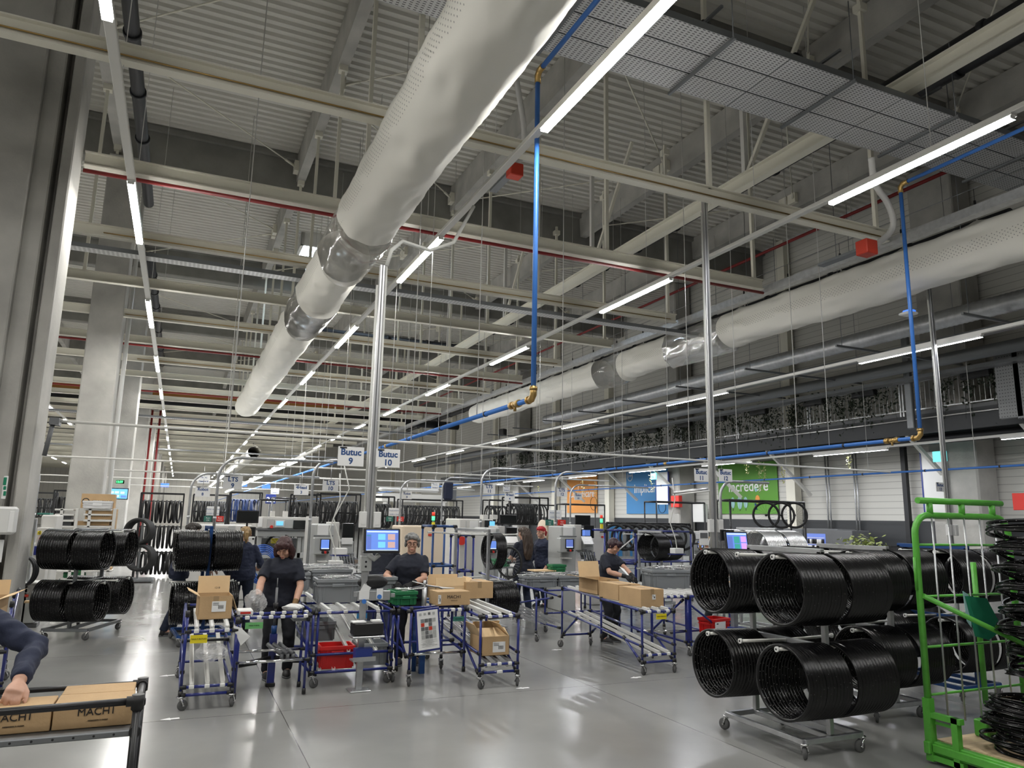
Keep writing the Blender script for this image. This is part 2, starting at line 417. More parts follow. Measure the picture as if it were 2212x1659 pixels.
# amber panel band across the hall below a far girder, and dark duct in front of it
S(M().box((-8.5, 46.5, 8.4), (35, .3, 1.25)).build('trim_2', 'orange_wall'))
tag(M().tube([(-26, 44.6, 7.65), (16, 44.6, 7.65)], .24, 14).build('overhead_pipe', 'black_pipe'), 'black insulated pipe crossing the hall below the amber panel band', 'pipe')
# ---------------------------------------------------------------- cream steel service beams across the hall
BY = [9.55 + 3.4 * k for k in range(0, 31)]
def ibeam(y, x0, x1, z=7.4, h=.22, w=.16):
    m = M(); c = (x0 + x1) / 2; L = x1 - x0
    m.box((c, y, z + h / 2), (L, w, .02)).box((c, y, z - h / 2), (L, w, .02)).box((c, y, z), (L, .02, h)); return m
for k, y in enumerate(BY):
    o = S(ibeam(y, -1.9 if abs(y - 12.9) < 1 else (-9 if y < 12 else -20), 12.2 if y < 60 else 11).build('service_beam', 'cream_steel'))
    o['label'] = 'cream steel service beam crossing under the roof'
    if k in (1, 5, 8, 11): tag(M().tube([(-1.9 if k == 1 else -20, y - .02, 7.2), (12.2, y - .02, 7.2)], .035, 8).build('sprinkler_pipe', 'red_pipe'), {1: 'red sprinkler pipe under the second service beam', 5: 'red sprinkler pipe behind the first far column bay', 8: 'thin red sprinkler pipe deep in the hall, middle distance', 11: 'furthest thin red sprinkler pipe across the hall'}[k], 'pipe', 'red sprinkler pipes')
    if k in (0, 2, 4, 6): tag(M().tube([(-9 if k == 0 else -1.9, y - .05, 7.36), (12, y - .05, 7.36)], .012, 6).build('conduit', 'brass'), {0: 'copper conductor strip along the nearest service beam', 2: 'copper conductor strip along the third service beam', 4: 'copper conductor strip along the fifth service beam', 6: 'copper conductor strip along the seventh service beam'}[k], 'conduit')
# hangers carrying the service beams from the secondary beams
HB = 'cream hanger post dropping from a roof beam to a service beam'
k = 0
for y in BY[:12]:
    for bx in (-2.6, 2.65, 7.9, 13.15 - 1.2):
        o = M().box((bx, y, 10.05), (.075, .075, 5.1)).box((bx, y, 12.35), (.2, .2, .16)).build('hanger_post', 'cream_steel'); tag(o, HB, 'hanger', 'cream beam hangers'); S(o)
# one cream runway beam along the hall with its braces
o = S(M().box((11.0, 45, 9.27), (.2, 108, .03)).box((11.0, 45, 9.57), (.2, 108, .03)).box((11.0, 45, 9.42), (.025, 108, .3)).build('runway_beam', 'cream_steel')); o['label'] = 'cream runway beam running the length of the hall'
for y in (5.2, 12.05, 18.9, 25.7, 32.5, 39.3):
    S(M().box((11.0, y, 11.25), (.11, .11, 3.3)).build('runway_hanger', 'white_steel'))
    if y < 30: S(M().tube([(11.0, y - .1, 9.6), (11.0, y - 2.3, 12.6)], .06, 4, sm=False).build('runway_brace', 'cream_steel'))
# galvanised tray below the third beam, other cross trays in the distance
def ladder_tray(y, x0, x1, z, w=.3):
    m = M(); c = (x0 + x1) / 2; L = x1 - x0
    m.box((c, y, z), (L, w, .012)).box((c, y - w / 2, z + .04), (L, .012, .09), 1).box((c, y + w / 2, z + .04), (L, .012, .09), 1); return m.build('cable_tray', ['tray', 'galv_dark'])
tag(ladder_tray(16.45, -9, 13, 7.0), 'galvanised cable tray hung below the third service beam', 'cable tray')
tag(ladder_tray(40.0, -9, 13, 6.4), 'galvanised cable tray crossing far down the hall', 'cable tray')
tag(ladder_tray(58.0, -20, 14, 6.2), 'furthest galvanised cable tray crossing the hall', 'cable tray')
# three wide perforated trays side by side, high on the right, with cross channels
for j, (yy, nm) in enumerate(((7.82, 'far'), (8.31, 'middle'), (8.80, 'near'))):
    m = M().box((11.9, yy, 8.8), (20.2, .46, .012)).box((11.9, yy - .23, 8.85), (20.2, .012, .11), 1).box((11.9, yy + .23, 8.85), (20.2, .012, .11), 1)
    for q in range(8): m.box((3.0 + q * 2.45, yy, 8.795), (.012, .46, .016), 1)
    tag(m.build('cable_tray', ['tray', 'galv_dark']), ['perforated overhead tray nearest the camera of the wide triple run', 'perforated overhead tray in the middle of the wide triple run', 'perforated overhead tray on the far side of the wide triple run'][j], 'cable tray', 'wide perforated trays')
for i in range(7):
    x = 4.35 + 2.42 * i
    tag(M().box((x, 8.31, 8.76), (.045, 1.62, .045)).box((x, 8.31, 9.45), (.045, 1.1, .04)).cyl((x, 7.55, 8.76), (x, 7.55, 10.2), .008, 6).cyl((x, 9.07, 8.76), (x, 9.07, 10.2), .008, 6).build('tray_support', 'galv_dark'), 'galvanised channel support under the triple tray run, %s from the left' % ORD[i], 'bracket', 'triple tray supports')
# insulated black pipes
def bpipe(pts, r, label, collars=2.2):
    m = M().tube(pts, r, 14)
    for a, b in zip(pts[:-1], pts[1:]):
        a, b = V(a), V(b); L = (b - a).length; d = (b - a) / L; t = collars
        while t < L - .3: m.cyl(a + d * (t - .05), a + d * (t + .05), r * 1.22, 14); t += collars
    return tag(m.build('insulated_pipe', 'black_pipe'), label, 'pipe')
bpipe([(-1.55, -3, 10.35), (-1.55, 22, 10.35)], .13, 'black insulated drain pipe beside the left light line', 2.1)
bpipe([(-1.55, 25, 9.8), (-1.55, 44, 9.8)], .13, 'black drain pipe continuing behind the first girder', 2.1)
bpipe([(3.5, 9.6, 10.6), (12.4, 9.6, 10.6), (12.4, 2, 10.6)], .15, 'black pipe turning a corner above the triple tray')
bpipe([(3.5, 10.3, 10.0), (12.0, 10.3, 10.0), (12.0, 33.0, 10.0), (5, 33.0, 10.0)], .14, 'long black insulated pipe running deep beside the runway beam', 1.9)
bpipe([(13.4, 2, 10.8), (13.4, 9.4, 10.8)], .15, 'black pipe with capped end above the right tray')
bpipe([(17.0, 10, 9.0), (17.0, 60, 9.0)], .14, 'black pipe high along the right wall', 2.6)
tag(M().tube([(15.3, 7, 9.8), (15.3, 60, 9.8)], .045, 8).build('sprinkler_pipe', 'red_pipe'), 'red sprinkler main high along the right wall', 'pipe')
# ---------------------------------------------------------------- light lines
def lights(x, z, ys, length, line, lens='lens_lamp', w=.115, yend=114, ystart=-6, side='lens_side'):
    m = M().box((x, (ystart + yend) / 2, z + .075), (w, yend - ystart, .07), b=.008)
    tag(m.build('light_trunking', 'white_steel'), 'white trunking rail of the %s' % line, 'light rail')
    for i, y in enumerate(ys):
        if i < 8: lb, g = '%s strip lamp of the %s counted from the camera' % (ORD[i], line), 'strip lamps'
        else: lb, g = 'far strip lamp deep in the hall on the %s' % line, 'far strip lamps of the %s' % line
        t = T('strip_lamp', lb, 'lamp', (x, y + length / 2, z), 0, g)
        M().box((0, 0, .03), (w, length, .035)).build('housing', 'white_steel', t)
        l2, w2 = length / 2 - .02, w * .43; d = M().quad((-w2, -l2, -.028), (-w2, l2, -.028), (w2, l2, -.028), (w2, -l2, -.028))
        for sg in (-1, 1): d.quad((sg * w2, -l2, -.028), (sg * w2, -l2, .013), (sg * w2, l2, .013), (sg * w2, l2, -.028), 2)
        for sg in (-1, 1): d.quad((-w2, sg * l2, -.028), (w2, sg * l2, -.028), (w2, sg * l2, .013), (-w2, sg * l2, .013), 1)
        d.build('diffuser', [lens, 'white_plastic', side], t)
RUN = [5.1 + 7 * k for k in range(-1, 16)]
lights(-1.13, 6.8, RUN, 2.85, 'light line left of the aisle')
lights(3.9, 6.8, RUN, 2.85, 'light line beside the white air duct')
lights(8.95, 6.8, RUN, 2.85, 'third light line from the left column', 'lens_lamp_cool')
lights(14.0, 5.5, [9.0, 16.4, 23.6, 31, 38, 45, 52], 2.9, 'light line in front of the balcony', 'lens_lamp_cool', .09, 60, 4, 'white_plastic')
lights(19.45, 4.12, [9.4, 15.7, 21.6, 27, 33, 39, 45, 51], 2.9, 'light line under the balcony edge', 'lens_lamp_cool', .09, 58, 5, 'white_plastic')
lights(-6.25, 6.8, [-1.9 + 7 * k for k in range(0, 15)], 2.85, 'light line just left of the columns')
lights(-11.5, 6.8, [-1.9 + 7 * k for k in range(0, 15)], 2.85, 'second light line left of the columns')
lights(-16.8, 6.8, [19.1 + 7 * k for k in range(0, 11)], 2.85, 'furthest light line in the left bay')
lights(1.55, 3.35, [24 + 4 * k for k in range(10)], 3.6, 'low light line over the left machines', 'lens_lamp_cool', .07, 64, 22)
lights(3.2, 3.45, [22 + 4 * k for k in range(10)], 3.6, 'low light line over the press', 'lens_lamp_cool', .07, 62, 20)
# ---------------------------------------------------------------- textile air ducts
def duct(x, z, r, y0, y1, label, films, side, group='white textile ducts'):
    t = T('air_duct', label, 'duct', (x, y0, z), 0, group); rnd = random.Random(int(x * 10)); m = M(); L = y1 - y0; n = 56; k = int(L / .08); vs = []
    inf = lambda y: any(a <= y <= b for a, b in films)
    for i in range(k + 1):
        y = L * i / k
        for j in range(n):
            a = 2 * PI * j / n; ca, sa = math.cos(a), math.sin(a)
            ph = y / 1.55; fold = abs(((ph + .5) % 1) - .5) * 2       # 0 at a hanger
            rr = r * (1 + .03 * math.sin(a * 3 + y * 1.3) * max(0, -sa + .4) + .018 * math.sin(y * 4.1 + math.sin(a * 2) * 2.2) + .012 * math.sin(y * 9 + a * 5) + .02 * abs(math.sin(y * 2.03 + 1.7 * math.cos(a))) ** 6 + .016 * max(0, 1 - abs(math.sin(a * 2.5 + y * 2.1)) * 5) + .016 * max(0, 1 - abs(math.sin(a * 3 - y * 2.03 + 1)) * 5))
            rr += -.03 * fold * max(0, sa) ** 2 + (.03 * (1 - fold) ** 6 if sa > .9 else 0)
            rr += .022 * math.sin(a * 9 + y * .7) * (1 - fold) ** 3
            if inf(y): rr += .11 * max(0, -sa) ** 2
            vs.append((rr * ca, y, rr * sa))
    fs, fm = [], []
    for i in range(k):
        for j in range(n):
            y = L * (i + .5) / k; fs.append((i * n + j, i * n + (j + 1) % n, (i + 1) * n + (j + 1) % n, (i + 1) * n + j)); fm.append(y)
    cl, fi = M(), M(); cl.add(vs, [f for f, y in zip(fs, fm) if not inf(y)], 0, True); fi.add(vs, [f for f, y in zip(fs, fm) if inf(y)], 0, True)
    o = k * n; cl.add([(0, L, 0)] + [vs[o + j] for j in range(n)], [(0, 1 + j, 1 + (j + 1) % n) for j in range(n)], 0, True)
    # rows of air holes in two bands on the visible flank
    h = M()
    for row in range(6):
        a0 = PI + side + .075 * row
        y = .5
        while y < min(L - .5, 26):
            if not inf(y):
                rr = r * 1.045; c = V((rr * math.cos(a0), y + (row % 2) * .045, rr * math.sin(a0))); nn = V((math.cos(a0), 0, math.sin(a0))); u = V((0, 1, 0)); w = nn.cross(u)
                h.add([c + .011 * (math.cos(q) * u + math.sin(q) * w) for q in (0, PI / 3, 2 * PI / 3, PI, 4 * PI / 3, 5 * PI / 3)], [(0, 1, 2, 3, 4, 5)])
            y += .09
    cl.build('fabric', 'duct_fabric', t)
    if fi.f: fi.build('film_window', 'film', t)
    h.build('air_holes', 'duct_hole', t)
    kk = M(); y = .05
    while y < L - .1: kk.cyl((0, y, r * .98), (-.02, y, r + .28), .016, 6); kk.cyl((-.02, y, r + .28), (-.02, y, r + .46), .022, 6, 1); kk.cyl((-.02, y, r + .4), (-.02, y, r + .7), .005, 4, 1); y += 1.55
    kk.build('hangers', ['white_plastic', 'joint_black'], t)
    M().cyl((-.02, 0, r + .7), (-.02, L, r + .7), .008, 5).build('wire', 'galv_dark', t)
    return t
duct(2.45, 6.72, .50, -1.0, 35.8, 'white textile air duct overhead, left one beside the light line', [(12.6, 14.6), (17.3, 19.6)], .10)
duct(13.0, 6.87, .46, 2.0, 33.5, 'white textile air duct on the right, in front of the balcony', [(13.1, 15.5), (18.0, 19.6)], .0)
duct(5.1, 6.7, .48, 62, 96, 'furthest white textile duct deep in the hall', [], .1)
t = T('cable_tray', 'slotted steel tray running along the top of the right textile duct', 'cable tray', (12.25, 30, 7.3))
M().box((0, 0, 0), (.012, 60, .16)).box((.1, 0, -.08), (.2, 60, .012)).build('channel', 'galv', t)
# corrugated flexible duct and wire trays beyond the right textile duct
m = M(); prof = []
pts = [(15.6, 6 + .06 * i, 6.5) for i in range(420)]
m.tube(pts, [.20 + (.014 if i % 2 else 0) for i in range(420)], 16)
tag(m.build('flexible_duct', 'galv'), 'silver corrugated flexible duct under the right textile duct', 'duct')
tag(M().tube([(17.8, 6, 6.1), (17.8, 60, 6.1)], .16, 14).build('round_duct', 'galv_dark'), 'dark round duct between flexible duct and wall', 'duct')
for i, (x, z, w) in enumerate(((14.6, 7.35, .3), (16.5, 6.2, .4), (18.7, 5.9, .4))):
    tag(M().box((x, 32, z), (w, 56, .012)).box((x - w / 2, 32, z + .04), (.012, 56, .09), 1).box((x + w / 2, 32, z + .04), (.012, 56, .09), 1).build('cable_tray', ['tray_y', 'galv_dark']), ['lengthwise cable tray just right of the big duct', 'lengthwise cable tray above the balcony lights', 'lengthwise cable tray nearest the right wall'][i], 'cable tray', 'lengthwise cable trays')
for i in range(9): tag(M().box((16.5, 9.5 + 3.2 * i, 6.1), (4.6, .05, .05)).cyl((14.4, 9.5 + 3.2 * i, 6.1), (14.4, 9.5 + 3.2 * i, 11.9), .008, 5).cyl((18.6, 9.5 + 3.2 * i, 6.1), (18.6, 9.5 + 3.2 * i, 11.9), .008, 5).build('tray_support', 'galv_dark'), 'cross channel carrying the lengthwise trays, %s from the camera' % ORD[i], 'bracket', 'lengthwise tray supports')
# ================================================================ library of repeated things
_tens = ['', '', 'twenty', 'thirty']
def ordn(i):
    """0 -> first ..."""
    n = i + 1
    if n <= 18: return ORD[i]
    if n == 19: return 'nineteenth'
    if n == 20: return 'twentieth'
    if n == 30: return 'thirtieth'
    return _tens[n // 10] + '-' + ORD[n % 10 - 1]
def rim_mesh(R=.288, n=56):
    m = M(); pr = [(R, -.0158), (R, -.0120), (R - .009, -.0095), (R - .013, 0), (R - .009, .0095), (R, .0120), (R, .0158), (R - .016, .0145), (R - .026, .007), (R - .026, -.007), (R - .016, -.0145)]
    m.lathe(pr, ax='X', n=n, closed=True)
    for k in range(24):
        a = 2 * PI * (k + .5) / 24; h = .0035 if k % 2 else -.0035
        for r in (R - .0122, R - .0268):
            c = V((h, r * math.cos(a), r * math.sin(a))); u = V((1, 0, 0)); w = V((0, -math.sin(a), math.cos(a))); q = .0028
            m.add([c + q * (-u - w), c + q * (u - w), c + q * (u + w), c + q * (-u + w)], [(0, 1, 2, 3)], 1)
    return m
_rimob = rim_mesh().build('wheel_rim', ['rim_black', 'hole']); RIM = _rimob.data; bpy.data.objects.remove(_rimob)
_rr = random.Random(3)
def place_rim(cx, cy, cz, rz, label, group, name='rim_hoop', me=None):
    o = link(name, me or RIM, None, (cx, cy, cz), (_rr.uniform(-3, 3), _rr.uniform(-.012, .012), rz + _rr.uniform(-.012, .012)))
    return tag(o, label, 'wheel rim', group)
def caster(t, x, y, rz=0.0, r=.05, h=.125, m='rubber', z0=0.0):
    """swivel caster, wheel on the floor; child caster with wheel as sub-part"""
    c, s = math.cos(rz), math.sin(rz); P = lambda u, v, z: (x + c * u - s * v, y + s * u + c * v, z + z0)
    f = M().cyl(P(0, 0, h - .012), P(0, 0, h), .032, 10)
    for sg in (-1, 1): f.tube([P(0, sg * .021, h - .012), P(.018, sg * .021, r + .03), P(.028, sg * .021, r)], .009, 6)
    f.cyl(P(.028, -.03, r), P(.028, .03, r), .008, 6)
    fo = f.build('caster', 'chrome', t)
    w = M(); prof = [(.012, -.016), (r - .012, -.016), (r, -.008), (r, .008), (r - .012, .016), (.012, .016)]
    w.lathe(prof, ax='Y', n=18); w.v = [P(v[0] + .028, v[1], v[2] + r) for v in w.v]
    w.build('wheel', m, fo); return fo
def pipe(t, name, a, b, m='pipe_blue', r=.0145, j=.045, jm='joint_black'):
    a, b = V(a), V(b); q = M().cyl(a, b, r, 10)
    if j:
        d = (b - a); L = d.length; d = d / L
        if L > 3 * j:
            q.cyl(a - d * .012, a + d * j, r * 1.42, 10, 1); q.cyl(b + d * .012, b - d * j, r * 1.42, 10, 1)
    return q.build(name, [m, jm], t)
def track(t, a, b, w=.034, m='white_plastic', rollers=True):
    """roller track: pale channel with little wheels"""
    a, b = V(a), V(b); d = (b - a); L = d.length; d = d / L; sd = d.cross(V((0, 0, 1))).normalized(); up = sd.cross(d)
    q = M(); R = Matrix((sd, d, up)).transposed()
    q.box((a + b) / 2, (w, L, .012), 0, 0, R=R).box((a + b) / 2 + sd * w / 2 + up * .01, (.003, L, .028), 0, R=R).box((a + b) / 2 - sd * w / 2 + up * .01, (.003, L, .028), 0, R=R)
    if rollers:
        n = int(L / .034)
        for i in range(n):
            c = a + d * (.02 + i * .034) + up * .016; q.cyl(c - sd * w * .36, c + sd * w * .36, .0125, 8, 1)
    return q.build('roller_track', [m, 'white_plastic' if m != 'alu' else 'chrome'], t)
def clip(t, p, s=1.0):
    return M().box(p, (.045 * s, .04, .034), b=.006).build('clip', 'white_plastic', t)
# ---- stacking crate
def crate(name, label, loc, rz, d, m, group=None, wall=.012, cat='crate', handle=True):
    t = T(name, label, cat, loc, rz, group); L, W, H = d; b = M(); tp = .97
    def ring(z, k, i): return [V((sx * (L / 2 * k - i), sy * (W / 2 * k - i), z)) for sx, sy in ((-1, -1), (1, -1), (1, 1), (-1, 1))]
    o0, o1, i1, i0 = ring(.0, .93, 0), ring(H, 1, 0), ring(H, 1, wall), ring(wall, .93, wall)
    vs = o0 + o1 + i1 + i0; fs = [(3, 2, 1, 0)]
    for k in range(4):
        j = (k + 1) % 4; fs += [(k, j, 4 + j, 4 + k), (4 + k, 4 + j, 8 + j, 8 + k), (8 + k, 8 + j, 12 + j, 12 + k)]
    fs.append((12, 13, 14, 15)); b.add(vs, fs); b.build('shell', m, t)
    r = M()
    for sx in (-1, 1):
        r.box((sx * (L / 2 + .004), 0, H - .02), (.014, W + .02, .04), b=.003).box((sx * (L / 2 + .003), 0, H - .075), (.010, W + .01, .010))
    for sy in (-1, 1):
        r.box((0, sy * (W / 2 + .004), H - .02), (L + .02, .014, .04), b=.003).box((0, sy * (W / 2 + .003), H - .075), (L + .01, .010, .010))
    r.build('rim', m, t)
    g = M()
    for sx in (-1, 1):
        for sy in (-1, 1):
            for q in (.0, .045):
                g.box((sx * (L / 2 - .03 - q), sy * (W / 2 * .985), H * .46), (.010, .012, H * .80)); g.box((sx * (L / 2 * .985), sy * (W / 2 - .03 - q), H * .46), (.012, .010, H * .80))
    g.build('ribs', m, t)
    if handle:
        h = M()
        for sx in (-1, 1): h.box((sx * (L / 2 + .004), 0, H - .07), (.016, min(.12, W * .4), .035), b=.004)
        for sy in (-1, 1): h.box((0, sy * (W / 2 + .004), H - .07), (min(.14, L * .36), .016, .035), b=.004)
        h.build('handle', m, t)
    return t
# ---- cardboard carton
def carton(label, loc, rz, d, name='cardboard_box', flaps=(), closed=True, m='card', tape=True, group=None, sticker=None, printed=None):
    """d = (x, y, z); flaps: list of (side, angle deg from vertical outwards, length); closed top otherwise"""
    t = T(name, label, 'box', loc, rz, group); L, W, H = d; b = M()
    if closed: b.box((0, 0, H / 2), d, b=.003)
    else:
        w = .005
        for sx in (-1, 1): b.box((sx * (L / 2 - w / 2), 0, H / 2), (w, W, H))
        for sy in (-1, 1): b.box((0, sy * (W / 2 - w / 2), H / 2), (L, w, H))
        b.box((0, 0, w / 2), (L, W, w))
    b.build('carton', m, t)
    for (sd, ang, fl) in flaps:
        a = math.radians(ang); ux, uy = {'x+': (1, 0), 'x-': (-1, 0), 'y+': (0, 1), 'y-': (0, -1)}[sd]
        base = V((ux * (L / 2 - .003), uy * (W / 2 - .003), H)); dr = V((ux * math.sin(a), uy * math.sin(a), math.cos(a))); ac = V((abs(uy), abs(ux), 0)) * (L if uy else W) / 2 * .99; nn = dr.cross(ac.normalized()) * .0025
        q = M(); A = [base - ac, base + ac, base + ac + dr * fl, base - ac + dr * fl]
        q.add([p - nn for p in A] + [p + nn for p in A], [(0, 1, 2, 3), (7, 6, 5, 4), (0, 4, 5, 1), (1, 5, 6, 2), (2, 6, 7, 3), (3, 7, 4, 0)]); q.build('flap', 'card_light', t)
    if tape:
        q = M().box((0, -W / 2 - .0012, H * .82), (.05, .002, H * .36)).box((0, W / 2 + .0012, H * .82), (.05, .002, H * .36))
        if closed: q.box((0, 0, H + .001), (.05, W, .002))
        q.build('tape', 'card_tape', t)
    if sticker:
        sx, sz, sw, sh = sticker; q = M().box((sx, -W / 2 - .003, sz), (sw, .002, sh)); 
        q2 = q
        for i in range(7): q2.box((sx + sw * (-.02 + .055 * i), -W / 2 - .0045, sz - sh * .05), (sw * (.02 if i % 2 else .034), .001, sh * .34), 1)
        for i in range(3): q2.box((sx - sw * .22, -W / 2 - .0045, sz + sh * (.36 - .11 * i)), (sw * .42, .001, sh * .035), 1)
        q2.build('sticker', ['label_white', 'ink'], t)
    if printed:
        for (s, size, px, pz) in printed: text(t, 'lettering', s, size, 'ink', (px, -W / 2 - .0025, pz), bold=size * .008)
    return t
# ---- A4/A3 station sign hung in a clear holder
def sign(label, lines, c, w, h, rz=0.0, sizes=None, yaw=None, hang=None, bracket=True):
    t = T('station_sign', label, 'sign', c, rz)
    M().box((0, 0, 0), (w, .006, h), b=.002).build('sheet', 'label_white', t)
    M().box((-w * .3, -.006, h * .44), (w * .26, .004, h * .075)).build('logo', 'ink', t)
    n = len(lines)
    for i, s in enumerate(lines):
        sz = (sizes or [h * .40] * n)[i]; text(t, 'lettering', s, sz, 'ink_blue', (0, -.0045, h * (.21 - .46 * i / max(1, n - 1)) if n > 1 else 0), bold=sz * .03)
    if hang: M().cyl((0, 0, h / 2), (0, 0, h / 2 + hang), .006, 6).box((0, 0, h / 2), (w * .5, .02, .012)).build('hanger', 'alu', t)
    return t
# ---- flat monitor, facing -Y
def monitor(label, loc, rz, w, h, screen='screen_off', tiles=None, tilt=0.0, name='monitor', stand=0.0, cat='monitor', bez=.022):
    t = T(name, label, cat, loc, rz); R = Matrix.Rotation(tilt, 3, 'X')
    M().box((0, 0, 0), (w, .035, h), b=.008, R=R).box(R @ V((0, .03, 0)), (w * .6, .03, h * .6), b=.01, R=R).build('housing', 'black_plastic', t)
    o = M().box(R @ V((0, -.0185, .004)), (w - 2 * bez, .003, h - 2 * bez), R=R).build('screen', screen, t)
    if tiles:
        for (mt, x, z, tw, th) in tiles: M().box(R @ V((x * w, -.021, z * h)), (tw * w, .002, th * h), R=R).build('screen_tile', mt, o)
    if stand: M().cyl((0, .03, -h / 2 - stand), (0, .03, -h * .2), .018, 8).build('stand', 'black_plastic', t)
    return t
# ---- bicycle wheel (axis X), mesh in parts
def wheel_parts(r=.31, tyre=.024, spokes=20, tmat='tyre', smat='alu'):
    a = M(); a.lathe([(r + tyre * math.cos(q), tyre * math.sin(q)) for q in [2 * PI * i / 8 for i in range(8)]], ax='X', n=36, closed=True)
    b = M(); b.lathe([(r - .015, -.011), (r - .032, -.006), (r - .032, .006), (r - .015, .011)], ax='X', n=36, closed=True)
    c = M()
    for k in range(spokes):
        q = 2 * PI * k / spokes; h = .03 if k % 2 else -.03; c.tube([(h, .024 * math.cos(q + .9), .024 * math.sin(q + .9)), (0, (r - .03) * math.cos(q), (r - .03) * math.sin(q))], .0016, 3, caps=False)
    d = M().lathe([(.006, -.055), (.006, -.04), (.03, -.036), (.016, -.028), (.016, .028), (.03, .036), (.006, .04), (.006, .055)], ax='X', n=14)
    return a, b, c, d
# ================================================================ trolleys of rims
def rim_trolley(label, loc, rz, m='galv', ys=(-.42, .42), my=0.0, rods=True, top=1.585, ZR=(1.53, .82), base=(.62, .90), tiers=(0, 1), rl=.52, name='rim_trolley', baseclosed=True):
    t = T(name, label, 'trolley', loc, rz); BX, BY2 = base[0] / 2, base[1] / 2; zb = .155
    for y in ys: M().box((0, y, (top + zb) / 2), (.045, .045, top - zb), b=.004).build('post', m, t)
    M().box((0, (ys[0] + ys[1]) / 2, top), (.045, ys[1] - ys[0] + .045, .045), b=.004).build('top_bar', m, t)
    M().box((0, (ys[0] + ys[1]) / 2, ZR[1]), (.04, ys[1] - ys[0], .04), b=.004).build('cross_bar', m, t)
    for y in (-BY2, BY2): M().box((0, y, zb - .02), (BX * 2, .045, .04), b=.004).build('base_rail', m, t)
    for x in (-BX, BX): M().box((x, 0, zb - .02), (.045, BY2 * 2, .04), b=.004).build('base_rail', m, t)
    if abs(ys[0] + BY2) > .02: M().box((0, 0, zb - .02), (.045, BY2 * 2, .04), b=.004).build('base_rail', m, t)
    for z in ZR:
        for y in (*ys, my):
            for sx in (-1, 1):
                o = M().cyl((sx * .02, y, z), (sx * rl, y, z + .012), .013, 10).build('rod', 'white_steel', t)
                M().cyl((sx * (rl - .012), y, z + .012), (sx * (rl + .006), y, z + .012), .021, 12).cyl((sx * (rl + .006), y, z + .012), (sx * (rl + .008), y, z + .012), .009, 8, 1).build('end_cap', ['white_plastic', 'black_plastic'], o)
    k = 0
    for x in (-BX, BX):
        for y in (-BY2, BY2): caster(t, x, y, rz=1.2 * k + .7); k += 1
    return t
def stack(t, y, z, where, halves=((-1, 13), (1, 13)), start=.05, pitch=.0345, end='left', stuff=None, me=None, R=.262):
    """rims threaded on both rods of a post; labels count from one end"""
    rz = t.rotation_euler[2]; c, s = math.cos(rz), math.sin(rz); lx, ly = t.location[0], t.location[1]
    xs = sorted([sg * (start + pitch * i) for sg, n in halves for i in range(n)]); 
    if end == 'right': xs = xs[::-1]
    for i, x in enumerate(xs):
        p = (lx + c * x - s * y, ly + s * x + c * y, z + .013 + .012 * abs(x) / .52 - R)
        if stuff is not None: stuff.append((p, rz))
        else: place_rim(*p, rz, '%s black rim from the %s end of the %s' % (ordn(i), end, where), 'rims of the ' + where)
REST = []
tC = rim_trolley('grey rim trolley in front at right, full of black rims', (4.93, 5.12, 0), 0.0)
for y, z, w in ((-.42, 1.53, 'near upper stack on the front trolley'), (-.42, .82, 'near lower stack on the front trolley'), (.42, 1.53, 'rear upper stack on the front trolley'), (.42, .82, 'rear lower stack on the front trolley')): stack(tC, y, z, w)
tD = rim_trolley('second grey rim trolley from the right foreground, behind the front one', (6.43, 5.72, 0), 0.0)
for y, z, w in ((-.42, 1.53, 'near upper stack on the second trolley'), (-.42, .82, 'near lower stack on the second trolley')): stack(tD, y, z, w)
for z in (1.53, .82): stack(tD, .42, z, '', stuff=REST)
tE = rim_trolley('blue rim trolley behind the green roll cage', (8.03, 6.0, 0), 0.0, 'pipe_teal')
for y in (-.42, .42):
    for z in (1.53, .82): stack(tE, y, z, '', stuff=REST)
tA = rim_trolley('dark steel rim trolley left of the aisle, before the shelves', (-1.14, 13.0, 0), -.33, 'galv_dark', rl=.42, base=(.62, 1.05), ZR=(1.49, .77), top=1.52)
stack(tA, -.42, 1.49, 'front upper stack on the left trolley', ((-1, 12), (1, 11)), pitch=.034, end='right')
stack(tA, -.42, .77, 'front lower stack on the left trolley', ((-1, 12), (1, 11)), pitch=.034, end='right')
stack(tA, .42, 1.49, '', ((-1, 12), (1, 11)), pitch=.034, stuff=REST); stack(tA, .42, .77, '', ((-1, 12), (1, 11)), pitch=.034, stuff=REST)
tB = rim_trolley('blue rim trolley in the aisle beside the working women', (.44, 11.85, 0), .10, 'pipe_teal', ys=(-.2, .3), my=.05, ZR=(1.52, .80), top=1.60, rl=.44, base=(.66, .84))
stack(tB, -.2, 1.52, 'upper stack on the blue aisle trolley', ((-1, 13), (1, 12)), pitch=.031)
stack(tB, -.2, .80, '', ((-1, 13), (1, 12)), pitch=.031, stuff=REST)
stack(tB, .3, 1.52, '', ((-1, 12), (1, 12)), pitch=.031, stuff=REST)
# grey trolley in the middle with only a few rims
tF = rim_trolley('grey rim trolley in mid hall, nearly empty white rods', (4.46, 11.6, 0), .10, 'galv', ys=(-.6, .6), my=0, base=(.66, 1.3), top=1.62, ZR=(1.55, .80))
stack(tF, -.6, 1.55, 'upper bundle on the nearly empty trolley', ((1, 5),), start=.03, end='left')
stack(tF, -.6, .80, 'lower bundle on the nearly empty trolley', ((1, 12),), start=.03, end='left')
tH = rim_trolley('grey rim trolley behind the right workbench, with two bundles', (9.35, 13.6, 0), .30, 'galv', ys=(-.3, .3), base=(.62, .8), top=1.60)
stack(tH, -.3, 1.53, '', ((-1, 12), (1, 12)), stuff=REST); stack(tH, -.3, .82, '', ((-1, 10), (1, 10)), stuff=REST)
